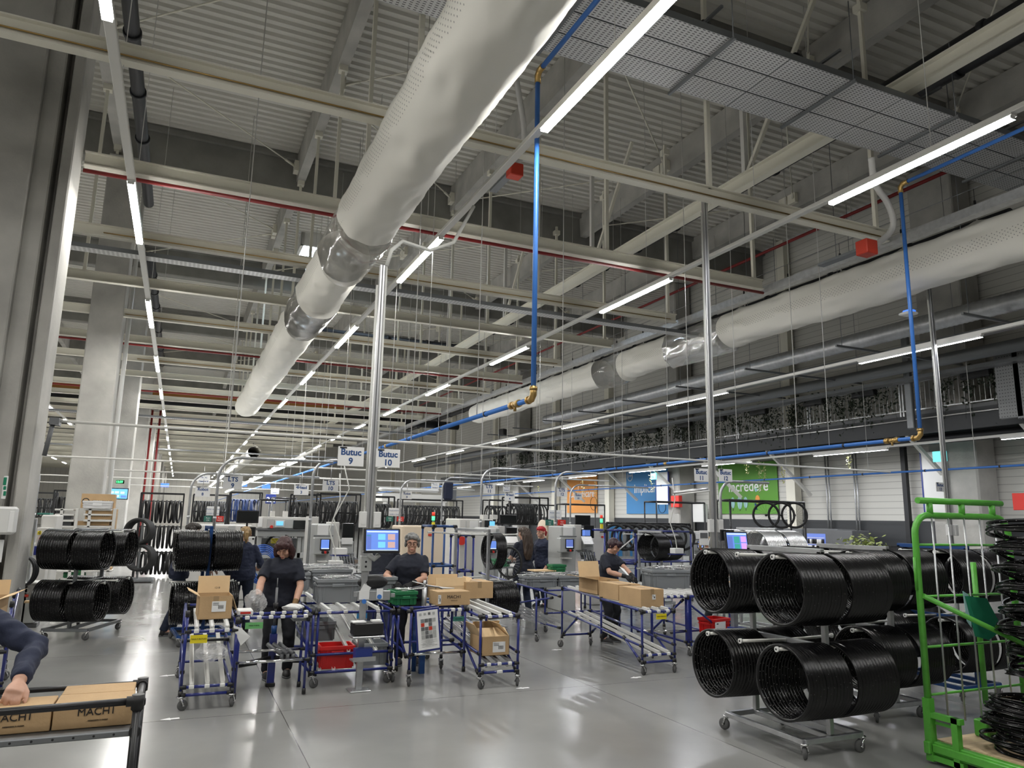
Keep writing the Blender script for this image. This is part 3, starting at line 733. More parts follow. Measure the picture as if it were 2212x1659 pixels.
# rims beyond the individual ones: the rest of the stacks as one mass
def merged_rims():
    m = M(); b = rim_mesh(n=36)
    for (p, rz) in REST:
        R = Matrix.Rotation(rz + _rr.uniform(-.012, .012), 3, 'Z') @ Matrix.Rotation(_rr.uniform(-3, 3), 3, 'X'); p = V(p); o = len(m.v)
        m.v += [tuple(R @ V(v) + p) for v in b.v]; m.f += [[i + o for i in f] for f in b.f]; m.m += b.m; m.s += b.s
    return m
tag(merged_rims().build('wheel_rims', ['rim_black', 'hole']), 'further black rims packed on the rear rods of the rim trolleys', 'wheel rims', kind='stuff')
# raw aluminium rims on the trolley behind
tS = rim_trolley('grey trolley carrying bare silver rims before the vending machines', (8.95, 9.9, 0), .05, 'galv', ys=(-.42, .42), base=(.62, .9), top=1.72, ZR=(1.66, .9))
_o = rim_mesh(.30, 48).build('wheel_rim', ['rim_alu', 'hole']); RIMS = _o.data; bpy.data.objects.remove(_o)
for j, (y, w) in enumerate(((-.42, 'near silver stack'), (.42, 'rear silver stack'))):
    for i in range(22):
        x = (-.05 - .035 * (i // 2)) if i % 2 else (.05 + .035 * (i // 2))
        place_rim(8.95 + x, 9.9 + y, 1.68 - .274, .05, 'bare silver rim in the %s on the trolley before the vending machines' % w, w, 'aluminium_hoop', RIMS)
# ================================================================ green roll cage with loose rims
t = T('roll_cage', 'bright green tubular roll cage at the right edge', 'roll cage', (6.1, 3.75, 0))
def gp(name, pts, r=.021, m='green_paint', par=None): return M().tube(pts, r, 10).build(name, m, par or t)
xl, xr, yb = -.57, .62, .52
arc = [(xl, yb, .30), (xl, yb, 1.74)] + [(xl + .16 - .16 * math.cos(a), yb, 1.74 + .16 * math.sin(a)) for a in [PI / 2 * i / 6 for i in range(1, 7)]] + [(xr - .16 + .16 * math.sin(a), yb, 1.74 + .16 * math.cos(a)) for a in [PI / 2 * i / 6 for i in range(0, 7)]] + [(xr, yb, .30)]
gp('hoop', arc, .027)
for z in (1.66, 1.25, .86, .50): gp('rail', [(xl, yb, z), (xr, yb, z)], .0105)
for i in range(5):
    x = xl + .2 + .2 * i; gp('upright_wire', [(x, yb - .012, .28), (x, yb - .012, 1.88)], .0075, 'galv')
gp('top_bar', [(xl + .06, yb, 2.02), (xr - .06, yb, 2.02)], .026)
for x in (xl + .2, xl + .6, xl + 1.0): gp('stub', [(x, yb, 1.90), (x, yb, 2.0)], .026)
gp('brace', [(xl, yb - .03, 1.26), (xr + .06, -.02, .64)], .020)
gp('latch', [(xl - .03, yb, 1.30), (xl - .03, yb, 1.56)], .012)
M().box((xl, yb - .22, .20), (.05, .05, .36)).box((xl, yb - .0, .25), (.06, .06, .46)).box((xl, yb - .12, .36), (.05, .30, .04)).box((xl, yb - .12, .05), (.05, .30, .04)).box((xl + .03, yb - .12, .3), (.02, .2, .02)).build('corner_bracket', 'green_paint', t)
M().box((0.02, .1, .12), (1.24, .9, .06), b=.006).box((xl + .02, .1, .12), (.06, .94, .09), b=.006).box((.02, -.36, .12), (1.3, .05, .09), b=.006).box((.02, .52, .12), (1.3, .05, .09), b=.006).build('base_frame', 'green_paint', t)
M().box((.06, .1, .158), (1.12, .86, .02)).build('wooden_deck', 'wood', t)
M().box((.05, yb - .10, .235), (.34, .12, .13), b=.01).build('foot_block', 'green_paint', t)
for x, y in ((xl + .12, .42), (xl + .12, -.25), (xr - .1, .42), (xr - .1, -.25)): caster(t, x, y, .6, .045, .10, 'wood')
gp('side_post', [(xr - .14, yb + .25, .3), (xr - .14, yb + .25, 1.5)], .024)
tag(M().add([(5.98, 4.20, 1.25), (6.02, 4.19, 1.25), (6.2, 4.17, 1.23), (6.34, 4.15, .98), (6.18, 4.17, .90), (6.06, 4.2, .93)], [(0, 1, 2, 3, 4, 5)]).add([(5.97, 4.215, 1.29), (6.03, 4.21, 1.26), (6.03, 4.21, 1.0), (5.99, 4.215, 1.05)], [(0, 1, 2, 3)], 1).build('cloth', ['green_cloth', 'pale_teal']), 'green cloth hung on the wires of the roll cage', 'cloth')
CL = bpy.data.objects['cloth']; CL.modifiers.new('thickness', 'SOLIDIFY').thickness = .006
# loose rims piled flat on the deck, and tilted bunches stacked above it
rd = random.Random(11)
for i in range(16):
    o = link('rim_hoop', RIM, None, (5.98 + rd.uniform(-.08, .10) - .004 * i, 3.72 + rd.uniform(-.06, .06), .19 + .023 * i), (rd.uniform(-.12, .12), PI / 2 + rd.uniform(-.16, .10) + .008 * i, rd.uniform(-.5, .5)))
    tag(o, '%s loose black rim from the bottom of the flat pile on the roll cage deck' % ordn(i), 'wheel rim', 'flat pile of rims on the roll cage')
for b in range(8):
    for i in range(4):
        z = .66 + .155 * b + .030 * i
        o = link('rim_hoop', RIM, None, (6.26 - .012 * b + rd.uniform(-.06, .06), 3.74 + rd.uniform(-.04, .04), z), (rd.uniform(-.15, .15), PI / 2 + .30 - .14 * i + rd.uniform(-.06, .06), .2 + rd.uniform(-.4, .4)))
        tag(o, 'tilted black rim in the %s bunch from the bottom of the tall roll cage stack' % ORD[b], 'wheel rim', 'tilted rims of the %s bunch in the roll cage' % ORD[b])
# ================================================================ people
from mathutils import noise as NZ
def remesh(m, name, mats, parent, vox, smooth=2, wrinkle=0.0, ws=9.0, strand=0.0, seed=0.0):
    o = m.build(name, 'skin'); md = o.modifiers.new('r', 'REMESH'); md.mode = 'VOXEL'; md.voxel_size = vox; md.use_smooth_shade = True
    if smooth: s2 = o.modifiers.new('s', 'SMOOTH'); s2.factor = .5; s2.iterations = smooth
    dg = bpy.context.evaluated_depsgraph_get(); me = bpy.data.meshes.new_from_object(o.evaluated_get(dg)); old = o.data; bpy.data.objects.remove(o); bpy.data.meshes.remove(old)
    me.materials.clear()
    for x in (mats if isinstance(mats, (list, tuple)) else [mats]): me.materials.append(MT[x])
    if wrinkle or strand:
        ns = [v.normal.copy() for v in me.vertices]
        for v, nn in zip(me.vertices, ns):
            p = v.co
            if wrinkle: d = wrinkle * (NZ.noise(V((p.x * ws, p.y * ws, p.z * ws * 1.7 + seed))) + .6 * NZ.noise(V((p.x * ws * 2.3 + 4, p.y * ws * 2.3, p.z * ws * 2.9 + seed))))
            else: d = strand * NZ.noise(V((p.x * 55 + seed, p.y * 55, p.z * 9)))
            v.co = p + nn * d
    for p in me.polygons: p.use_smooth = True
    me.name = name; return link(name, me, parent)
def ik(S_, W, L1, L2, pole):
    d = W - S_; D = min(d.length, (L1 + L2) * .995); d.normalize(); a = (L1 * L1 - L2 * L2 + D * D) / (2 * D); h = math.sqrt(max(0, L1 * L1 - a * a)); p = pole - pole.dot(d) * d
    return S_ + d * a + p.normalized() * h, S_ + d * D
def hand(m, W, d, n, side, grow=0.0, curl=.55, sp=1.0):
    """palm with four jointed fingers and a side thumb; d along the hand, n out of the back of the hand"""
    d = d.normalized(); n = (n - n.dot(d) * d).normalized(); x = d.cross(n) * side      # x towards the thumb
    R = Matrix((x, n, d)).transposed()
    m.loft([(W - d * .02, .024 + grow, .019 + grow, R), (W + d * .005, .026 + grow, .018 + grow, R), (W + d * .04, .036 + grow, .016 + grow, R), (W + d * .078, .039 + grow, .014 + grow, R), (W + d * .086, .036 + grow, .011 + grow, R)], 14)
    for i, (off, ln, cu) in enumerate(((.029, .066, .85), (.010, .075, 1.0), (-.010, .070, 1.1), (-.028, .054, 1.2))):
        p = W + d * .080 + x * off; ang = 0.25; pts = [p - d * .01]; 
        for k, fr in enumerate((.45, .32, .23)):
            ang += curl * cu * (.55 if k == 0 else .8); dr = (d * math.cos(ang) - n * math.sin(ang) + x * off * 2.0 * sp).normalized(); p = p + dr * ln * fr * 1.12; pts.append(p)
        m.tube(pts, [.0092 + grow, .0088 + grow, .008 + grow, .0066 + grow], 8)
        m.ell(pts[-1], (.0068 + grow,) * 3, 8, 6)
    p = W + d * .022 + x * .026; dr = (d * .72 + x * .62 - n * .30).normalized(); p2 = p + dr * .036; dr2 = (d * .92 + x * .18 - n * .42).normalized(); p3 = p2 + dr2 * .028; p4 = p3 + (d - n * .5).normalized() * .022
    m.tube([p - dr * .012, p2, p3, p4], [.014 + grow, .0115 + grow, .010 + grow, .0078 + grow], 8); m.ell(p4, (.008 + grow,) * 3, 8, 6)
def person(label, loc, rz, H=1.60, lean=.05, girth=1.0, hair='short', hairm='hair_black', head=(0, 0), RH=None, LH=None, poleR=None, poleL=None, sleeve='short', top='navy', leg='trouser', gloves=(None, None), feet=((-.11, 0), (.11, 0)), skin='skin', glasses=False, vox=.0075, handn=None, curl=.55, hips=0.0, elbows=(None, None), extras=(), watch=False, toe=(.1, -.1), hood=False):
    t = T('person', label, 'person', loc, rz); s = H / 1.62; P = V((0, 0, .93 * s)); RL = Matrix.Rotation(lean, 3, 'X')
    def up(p):                                           # torso point with forward lean about the pelvis
        p = V(p) * s; dz = max(0, p.z - P.z); k = min(1, dz / (.25 * s)); R = Matrix.Rotation(lean * k, 3, 'X'); q = R @ (p - P) + P if dz > 0 else p; return V((q.x, q.y + hips, q.z))
    def ring(z, rx, ry, y=0.0, g=1.0): dz = max(0, z - .93); return (up((0, y, z)), rx * s * girth * g, ry * s * girth * g, Matrix.Rotation(lean * min(1, dz / .25), 3, 'X'))
    tor = [(.80, .150, .11, 0), (.86, .168, .122, .005), (.93, .172, .125, .008), (1.0, .158, .115, 0), (1.08, .156, .115, -.006), (1.16, .158, .124, -.016), (1.23, .160, .126, -.018), (1.29, .150, .108, -.006), (1.335, .112, .085, .004), (1.372, .072, .064, .006)]
    sh = {-1: up((-.150 * (1 + (girth - 1) * .5), .008, 1.300)), 1: up((.150 * (1 + (girth - 1) * .5), .008, 1.300))}
    nb, nt = up((0, .012, 1.35)), up((0, -.008, 1.43)); HR = Matrix.Rotation(head[1], 3, 'Z') @ Matrix.Rotation(lean + head[0], 3, 'X')
    ch = nt + HR @ V((0, -.012, -.035)) * s             # head origin under the chin level
    hs = 1.06
    hd = lambda p: ch + HR @ (V(p) * s * hs)
    hips_ = {-1: V((-.085 * s, hips, .86 * s)), 1: V((.085 * s, hips, .86 * s))}
    W = {}; E = {}
    for sd, tg, pole, eo in ((-1, RH, poleR, elbows[0]), (1, LH, poleL, elbows[1])):
        tg = V(tg) if tg is not None else V((sd * .245 * girth, hips - .03, .80 * s)); pole = V(pole) if pole is not None else V((sd * .5, .5, -.6))
        if eo is not None: E[sd], W[sd] = V(eo), tg
        else: E[sd], W[sd] = ik(sh[sd], tg, .285 * s, .245 * s, pole)
    A, K = {}, {}
    for i, sd in enumerate((-1, 1)):
        fx, fy = feet[i]; A[sd] = V((fx, fy, .085 * s)); K[sd], _ = ik(hips_[sd], A[sd], .405 * s, .40 * s, V((sd * .1, -1, 0)))
    b = M()
    b.loft([ring(z, rx * .86, ry * .88, y) for z, rx, ry, y in tor], 20)
    b.tube([nb, (nb + nt) / 2, nt, hd((0, .01, .03))], [.062 * s, .055 * s, .054 * s, .052 * s], 12)
    b.ell(hd((0, .012, .128)), (.075 * s, .096 * s, .090 * s), 18, 12, R=HR).ell(hd((0, -.026, .062)), (.056 * s, .062 * s, .060 * s), 16, 10, R=HR).ell(hd((0, -.072, .022)), (.024 * s, .018 * s, .017 * s), 10, 8, R=HR)
    b.ell(hd((0, -.072, .136)), (.056 * s, .020 * s, .013 * s), 12, 8, R=HR).ell(hd((0, -.095, .088)), (.0125 * s, .0150 * s, .0115 * s), 10, 8, R=HR).tube([hd((0, -.080, .128)), hd((0, -.098, .094))], [.008 * s, .0115 * s], 8)
    for sd in (-1, 1): b.ell(hd((sd * .077, .012, .100)), (.009 * s, .020 * s, .031 * s), 10, 8, R=HR).ell(hd((sd * .036, -.062, .082)), (.027 * s, .024 * s, .024 * s), 10, 8, R=HR)
    b.ell(hd((0, -.083, .048)), (.024 * s, .012 * s, .014 * s), 10, 8, R=HR)
    ga = .75 + .25 * girth
    for sd in (-1, 1):
        fa = E[sd] + (W[sd] - E[sd]) * .35
        b.tube([sh[sd], (sh[sd] + E[sd]) / 2, E[sd], fa, W[sd]], [.036 * s * ga, .042 * s * ga, .040 * s * ga, .041 * s * ga, .027 * s], 12); b.ell(sh[sd], (.036 * s * ga,) * 3, 12, 8)
        fd = (W[sd] - E[sd]).normalized(); hn = V(handn[0 if sd < 0 else 1]) if handn else V((sd * .3, -.2, 1)); 
        hand(b, W[sd] + fd * .012, fd, hn, -sd if True else sd, 0, curl)
        b.tube([hips_[sd], K[sd], K[sd] + (A[sd] - K[sd]) * .3, A[sd]], [.078 * s * girth, .054 * s, .052 * s, .036 * s], 12)
        b.tube([A[sd], A[sd] + V((0, -.10 * s, -.045 * s))], [.036 * s, .03 * s], 10)
    remesh(b, 'body', skin, t, vox, 1)
    # face
    for sd in (-1, 1):
        e = hd((sd * .031, -.0815, .112)); M().ell(e, (.0120 * s, .0065 * s, .0055 * s), 12, 8, R=HR).ell(hd((sd * .031, -.0870, .112)), (.0050 * s, .003 * s, .0050 * s), 10, 6, 1, R=HR).build('eye', ['eye_white', 'hair_black'], t)
        M().ell(hd((sd * .031, -.0820, .1165)), (.0150 * s, .0085 * s, .0062 * s), 12, 8, R=HR).build('eyelid', skin, t)
        M().tube([hd((sd * .015, -.0905, .1345)), hd((sd * .032, -.0925, .1385)), hd((sd * .050, -.080, .133))], [.003 * s, .004 * s, .0025 * s], 6).build('eyebrow', hairm if hairm not in ('hair_red', 'hair_grey') else 'hair_brown', t)
    M().ell(hd((0, -.0935, .0505)), (.020 * s, .0045 * s, .0030 * s), 12, 6, R=HR).ell(hd((0, -.0925, .044)), (.017 * s, .0048 * s, .0036 * s), 12, 6, R=HR).build('lips', 'lips', t)
    # shirt
    c = M(); c.loft([ring(z, rx, ry, y, 1.10 if z > .9 else 1.16) for z, rx, ry, y in tor[0 if sleeve != 'crop' else 2:]] , 24)
    c.tube([up((0, .010, 1.352)), up((0, .004, 1.385))], [.092 * s, .070 * s], 16)
    for sd in (-1, 1):
        if sleeve == 'short':
            q = sh[sd] + (E[sd] - sh[sd]) * .80; c.ell(sh[sd], (.054 * s * ga,) * 3, 12, 8); c.tube([sh[sd], (sh[sd] + q) / 2, q], [.054 * s * ga, .064 * s * ga, .066 * s * ga], 14)
        else:
            fd = (W[sd] - E[sd]).normalized(); c.ell(sh[sd], (.055 * s * ga,) * 3, 12, 8); c.tube([sh[sd], (sh[sd] + E[sd]) / 2, E[sd], E[sd] + (W[sd] - E[sd]) * .45, W[sd] - fd * .035, W[sd] - fd * .012], [.055 * s * ga, .058 * s * ga, .055 * s, .051 * s, .043 * s, .038 * s], 14); c.ell(E[sd], (.057 * s,) * 3, 12, 8)
    remesh(c, 'shirt' if sleeve == 'short' else 'sweatshirt', top, t, .0105, 2, .0065 if sleeve == 'short' else .010, 10 if sleeve == 'short' else 13, seed=loc[0])
    if sleeve == 'short':
        for sd in (-1, 1):
            q = sh[sd] + (E[sd] - sh[sd]) * .62; o = (q - up((0, 0, 1.2))); o = V((o.x, -abs(o.y) - .03, 0)).normalized()
            M().box(q + o * .064 * s * ga, (.024, .012, .006), R=Matrix.Rotation(math.atan2(o.x, -o.y), 3, 'Z')).build('sleeve_badge', 'label_white', t)
    # trousers and shoes
    c = M(); c.loft([ring(z, rx, ry, y, 1.07) for z, rx, ry, y in tor[:4]], 20)
    for sd in (-1, 1): c.tube([hips_[sd] + V((0, .01, 0)), K[sd], K[sd] + (A[sd] - K[sd]) * .35, A[sd] + V((0, 0, -.01))], [.093 * s * girth, .070 * s, .068 * s, .058 * s], 14); c.ell(hips_[sd], (.092 * s * girth, .105 * s * girth, .10 * s), 12, 8)
    remesh(c, 'trousers', leg, t, .0105, 2, .006, 9, seed=loc[1])
    for i, sd in enumerate((-1, 1)):
        R = Matrix.Rotation(toe[i], 3, 'Z'); o = V((A[sd].x, A[sd].y, 0)); f = M()
        f.loft([(o + R @ V((0, 0, .012)), .036, .036), (o + R @ V((0, 0, .06)), .04, .042), (o + R @ V((0, .0, .11)), .036, .038)], 14).loft([(o + R @ V((0, -.06, .006)), .045, .112), (o + R @ V((0, -.06, .035)), .045, .112), (o + R @ V((0, -.055, .062)), .036, .092), (o + R @ V((0, -.03, .082)), .026, .055)], 18)
        sh_o = f.build('shoe', 'shoe', t); M().loft([(o + R @ V((0, -.06, 0)), .047, .116), (o + R @ V((0, -.06, .018)), .048, .117)], 18).build('sole', 'machine_dark', sh_o)
    for i, sd in enumerate((-1, 1)):
        if gloves[i]:
            fd = (W[sd] - E[sd]).normalized(); hn = V(handn[i]) if handn else V((sd * .3, -.2, 1)); g = M(); hand(g, W[sd] + fd * .012, fd, hn, -sd, .0035, curl); g.tube([W[sd] - fd * .05, W[sd] + fd * .02], [.034 * s, .031 * s], 12); remesh(g, 'glove', gloves[i], t, .005, 1)
    if watch:
        sd = 1; fd = (W[sd] - E[sd]).normalized(); p = W[sd] - fd * .065; M().cyl(p - fd * .012, p + fd * .012, .036 * s, 14).cyl(p + V((-.0, -.034, .008)), p + V((0, -.044, .010)), .022, 14).build('watch', 'black_plastic', t)
    # hair
    h = M(); hx = lambda c_, r: h.ell(hd(c_), tuple(k * s for k in r), 16, 10, R=HR)
    hx((0, .024, .138), (.083, .097, .090))
    if hair in ('bob', 'short', 'bowl'): 
        for sd in (-1, 1): hx((sd * .072, .02, .115), (.020, .055, .055))
    if hair in ('bob', 'bowl'): hx((0, -.055, .186), (.072, .042, .036)); hx((-.02, -.076, .166), (.062, .026, .026)); hx((.03, -.066, .172), (.045, .026, .026))
    if hair == 'bowl': hx((.0, -.078, .158), (.066, .020, .026)); hx((0, .07, .12), (.07, .05, .07))
    if hair == 'bob':
        hx((.046, -.052, .165), (.036, .036, .042)); hx((-.046, -.052, .165), (.036, .036, .042))
        for sd in (-1, 1): h.tube([hd((sd * .070, .0, .13)), hd((sd * .088, .005, .06)), hd((sd * .086, .0, .0)), hd((sd * .072, -.01, -.05))], [.036 * s, .038 * s, .036 * s, .02 * s], 12, ell=(.8, 1.2))
        h.tube([hd((0, .08, .14)), hd((0, .10, .04)), hd((0, .095, -.05))], [.07 * s, .075 * s, .05 * s], 14)
    if hair == 'curly':
        rd = random.Random(2)
        for i in range(46):
            a, e = rd.uniform(0, 2 * PI), rd.uniform(-.1, 1.4); x, y, z = math.cos(a) * math.cos(e), math.sin(a) * math.cos(e), math.sin(e)
            if y < -.55 and z < .35: continue
            hx((x * .083, .020 + y * .092, .142 + z * .078), (.022, .022, .020))
        for sd in (-1, 1): hx((sd * .078, .012, .10), (.014, .04, .045))
        hx((0, -.056, .188), (.066, .034, .030)); hx((.03, -.066, .178), (.04, .022, .022))
    if hair in ('ponytail', 'long', 'bun', 'short'): hx((0, -.028, .172), (.079, .070, .055))
    if hair == 'ponytail':
        hx((0, .085, .145), (.05, .04, .05)); h.tube([hd((0, .115, .15)), hd((.01, .150, .11)), hd((.015, .150, .04)), hd((.01, .135, -.03))], [.022 * s, .034 * s, .032 * s, .012 * s], 12)
        M().lathe([(.022 * s, -.008), (.026 * s, 0), (.022 * s, .008)], tuple(hd((0, .116, .148))), 'Y', 12).build('hair_tie', 'joint_black', t)
    if hair == 'long':
        for dx in (-.05, -.018, .018, .05): h.tube([hd((dx, .06, .16)), hd((dx * 1.25, .112, .05)), hd((dx * 1.2, .125, -.12)), hd((dx * 1.05 + .02, .13, -.26)), hd((dx * .7 + .03, .13, -.36))], [.055 * s, .05 * s, .045 * s, .035 * s, .012 * s], 12)
    if hair == 'bun': hx((0, .11, .15), (.04, .035, .04)); h.tube([hd((0, .12, .14)), hd((0, .15, .09)), hd((0, .14, .02))], [.024 * s, .03 * s, .012 * s], 10)
    if hair == 'cap': h.loft([(hd((0, .01, .135)), .086 * s, .108 * s, HR), (hd((0, .01, .185)), .084 * s, .104 * s, HR), (hd((0, .015, .225)), .055 * s, .07 * s, HR)], 16).loft([(hd((0, -.11, .140)), .06 * s, .05 * s, HR), (hd((0, -.11, .150)), .06 * s, .05 * s, HR)], 14)
    remesh(h, 'hair', hairm, t, .0065, 1, strand=.010 if hair != 'cap' else 0, seed=loc[0] * 3)
    if glasses:
        q = M()
        for sd in (-1, 1):
            q.tube([hd((sd * .033 + .024 * math.cos(a), -.098, .110 + .020 * math.sin(a))) for a in [2 * PI * i / 16 for i in range(16)]], .0022, 6, closed=True); q.tube([hd((sd * .056, -.095, .114)), hd((sd * .080, -.03, .112)), hd((sd * .080, .02, .108))], .0018, 5)
        q.tube([hd((-.01, -.099, .114)), hd((.01, -.099, .114))], .002, 5); q.build('glasses', 'joint_black', t)
    return t, dict(W=W, E=E, up=up, hd=hd, sh=sh, s=s)
def loc_of(t, p):                                         # world point -> person's own frame
    return Matrix.Rotation(-t[1], 3, 'Z') @ (V(p) - V((t[0][0], t[0][1], 0)))
# standing at the bench, bent over it
L0 = ((1.16, 9.06, 0), -.06)
person('woman with shoulder length auburn hair bending over the narrow bench', *L0, H=1.58, lean=.22, girth=1.16, hair='bob', hairm='hair_auburn', head=(.42, -.30), RH=loc_of(L0, AY(556, 1296, 8.66)), LH=loc_of(L0, AY(637, 1304, 8.72)), poleR=(-.8, .4, -.3), poleL=(.8, .5, -.3), gloves=('glove', 'glove_tan'), feet=((-.10, -.02), (.13, .06)), handn=((-.2, -.9, .3), (.2, -.5, .8)), vox=.006, curl=.5)
L0 = ((2.78, 9.36, 0), -.24)
person('grey haired woman in dark glasses smiling at the camera behind the printed carton', *L0, H=1.585, lean=.06, girth=1.24, hair='curly', hairm='hair_grey', head=(.03, -.02), RH=loc_of(L0, AY(852, 1258, 9.06)), LH=loc_of(L0, AY(888, 1262, 9.02)), poleR=(-.9, .25, -.5), poleL=(.9, .25, -.5), gloves=('glove', 'glove'), glasses=True, handn=((-.3, -.6, .8), (.3, -.6, .8)), vox=.006, curl=.6, watch=True)
tag(M().tube([(2.70, 9.0, 1.03), (2.86, 8.86, .99), (3.02, 8.78, .965), (3.16, 8.75, .96)], [.006, .008, .012, .005], 8).build('spoke_bundle', 'label_white'), 'pale bundle of spokes held by the grey haired woman', 'spokes')
L0 = ((6.12, 10.06, 0), .42)
person('short dark haired woman in dark shirt counting spokes behind the carton row', *L0, H=1.56, lean=.14, girth=1.10, hair='bowl', hairm='hair_plum', head=(.46, .12), RH=loc_of(L0, AY(1350, 1245, 9.62)), LH=loc_of(L0, AY(1374, 1252, 9.55)), poleR=(-.8, .4, -.5), poleL=(.8, .4, -.4), gloves=('glove', 'glove'), handn=((-.4, -.5, .7), (.3, -.4, .8)), vox=.006, curl=.6)
m = M()
for i in range(9): a = AY(1338 + i * 1.2, 1224 + i * .6, 9.72); b2 = AY(1373 + i * .7, 1262 + i * .8, 9.5); m.cyl(a, b2, .0035, 4)
tag(m.build('spoke_bundle', 'label_white'), 'fan of white spokes in the hands of the short haired woman', 'spokes', kind='thing')
person('blonde woman with ponytail seen from behind in navy jacket', (1.0, 12.55, 0), PI - .25, H=1.60, lean=.06, girth=1.08, hair='ponytail', hairm='hair_blonde', head=(.02, .35), sleeve='long', top='navy_light', leg='jeans', RH=(-.20, -.28, .98), LH=(.24, -.12, .86), feet=((-.12, .05), (.13, -.03)))
person('man with short dark hair half hidden behind the blue rim trolley', (.10, 12.62, 0), PI / 2 + .1, H=1.66, lean=.20, hair='short', hairm='hair_man', head=(.0, .1), sleeve='long', top='navy_light', leg='jeans', RH=(-.12, -.42, .98), LH=(.16, -.40, .95), feet=((-.12, .16), (.12, .02)))
person('woman with very long brown hair seen from behind at the lacing machine', (6.06, 12.95, 0), PI + .12, H=1.66, lean=.05, girth=.95, hair='long', hairm='hair_brown', head=(.10, .08), RH=(-.08, -.36, 1.05), LH=(.12, -.38, 1.04), leg='jeans', feet=((-.13, .0), (.12, .05)))
q = M(); q.loft([((6.06, 12.95, .60), .20, .17), ((6.06, 12.95, .74), .22, .185), ((6.06, 12.95, .90), .205, .17), ((6.06, 12.95, .99), .18, .15)], 28)
o = remesh(q, 'tied_jacket', 'navy', None, .012, 1, .018, 7); tag(o, 'dark jacket tied round the waist of the long haired woman', 'jacket')
person('woman with bright red hair in navy sweatshirt standing in profile', (7.16, 14.4, 0), -PI / 2 + .35, H=1.66, lean=.04, hair='bun', hairm='hair_red', head=(.05, .1), sleeve='long', top='navy_light', leg='jeans', RH=(-.2, -.2, .86), LH=(.22, -.12, .84))
person('person in dark clothes turned away behind the tiled touch screen', (2.82, 11.0, 0), PI - .35, H=1.62, lean=.30, girth=1.05, hair='short', hairm='hair_brown', head=(.3, 0), LH=(-.05, -.5, 1.02), RH=(-.34, -.42, 1.00), leg='navy_light', feet=((-.12, 0), (.12, .02)))
p = AY(1521, 1178, 10.9); person('blonde person mostly hidden behind the right rim trolley', (p.x, 10.9, 0), .9, H=1.56, lean=.12, girth=1.08, hair='ponytail', hairm='hair_blonde', head=(.1, .2), RH=(-.18, -.30, .95), LH=(.10, -.36, .95))
p = AY(1203, 1128, 18.0); person('distant worker in black cap between the wire spools and machine', (p.x, 18.0, 0), -.4, H=1.64, lean=.05, hair='cap', hairm='joint_black', head=(.1, 0), top='joint_black', skin='skin_dark', RH=(-.14, -.28, 1.1), LH=(.14, -.28, 1.1), vox=.009)
# the arm reaching in at the lower left
E0, W0 = AY(64, 1408, 4.34), AY(40, 1480, 4.02); bx, by = -1.10, 4.72
person('person in navy sweatshirt at left edge, only the reaching arm in view', (bx, by, 0), 0, H=1.68, lean=.30, hair='short', hairm='hair_man', sleeve='long', top='navy_light', RH=(-.30, -.35, 1.0), LH=(W0.x - bx, W0.y - by, W0.z + .015), elbows=(None, (E0.x - bx + .02, E0.y - by, E0.z + .02)), handn=((0, -.3, 1), (.3, -.6, 1)), curl=.85, vox=.006)
# ================================================================ flow carts, benches and what stands on them
JB = 'joint_black'
# ---- cart with the yellow label, front left
t = T('flow_cart', 'blue pipe flow cart with yellow label, holding the open carton', 'cart', (0, 0, 0)); c1 = t
xa, xb, ya, yb = .17, .62, 7.84, 9.35
for x in (xa, xb): pipe(t, 'leg', (x, ya, .13), (x, ya, .88 if x == xa else .80)); pipe(t, 'leg', (x, yb, .13), (x, yb, .86))
for x in (xa, xb): pipe(t, 'side_rail', (x, ya, .73), (x, yb, .80)); pipe(t, 'side_rail', (x, ya, .17), (x, yb, .17)); pipe(t, 'side_rail', (x, ya, .34), (x, yb, .46))
for y, zs in ((ya, (.70, .205, .135)), (yb, (.78, .46, .17))):
    for z in zs: pipe(t, 'cross_rail', (xa, y, z), (xb, y, z))
pipe(t, 'cross_rail', (xa, 8.9, .46), (xb, 8.9, .46), JB)
for i in range(3):
    x = xa + .09 + .135 * i; track(t, (x, ya - .02, .725), (x, 8.75, .79), .036); track(t, (x, ya - .02, .225), (x, 9.3, .47), .036, 'machine_light', False)
    clip(t, (x, ya - .012, .705)); clip(t, (x, ya - .012, .208))
for x, y, r in ((xa, ya, .4), (xb, ya, 1.2), (xa, yb, 2), (xb, yb, .8)): caster(t, x, y, r, .047, .125)
o = M().box((xa + .115, ya - .02, .635), (.15, .004, .075)).build('label_plate', 'yellow', t); text(o, 'lettering', 'MASA 9 BUTUCI', .019, 'ink', (xa + .115, ya - .024, .635), bold=.0004)
tag(M().add([(.585, 7.83, .745), (.655, 7.82, .72), (.745, 7.80, .64), (.665, 7.83, .555), (.60, 7.83, .69)], [(0, 1, 2, 3, 4)]).build('paper_sheet', 'label_white'), 'white paper sheet clipped at the corner of the front left cart', 'paper')
bpy.data.objects['paper_sheet'].modifiers.new('t', 'SOLIDIFY').thickness = .002
carton('open cardboard carton with raised flap on the front left cart', (.415, 8.28, .775), .04, (.31, .36, .22), flaps=(('y+', 8, .17), ('x+', 160, .15), ('x-', 60, .12)), closed=False, sticker=(.03, .12, .13, .10), printed=[('1218', .026, 0, .30)])
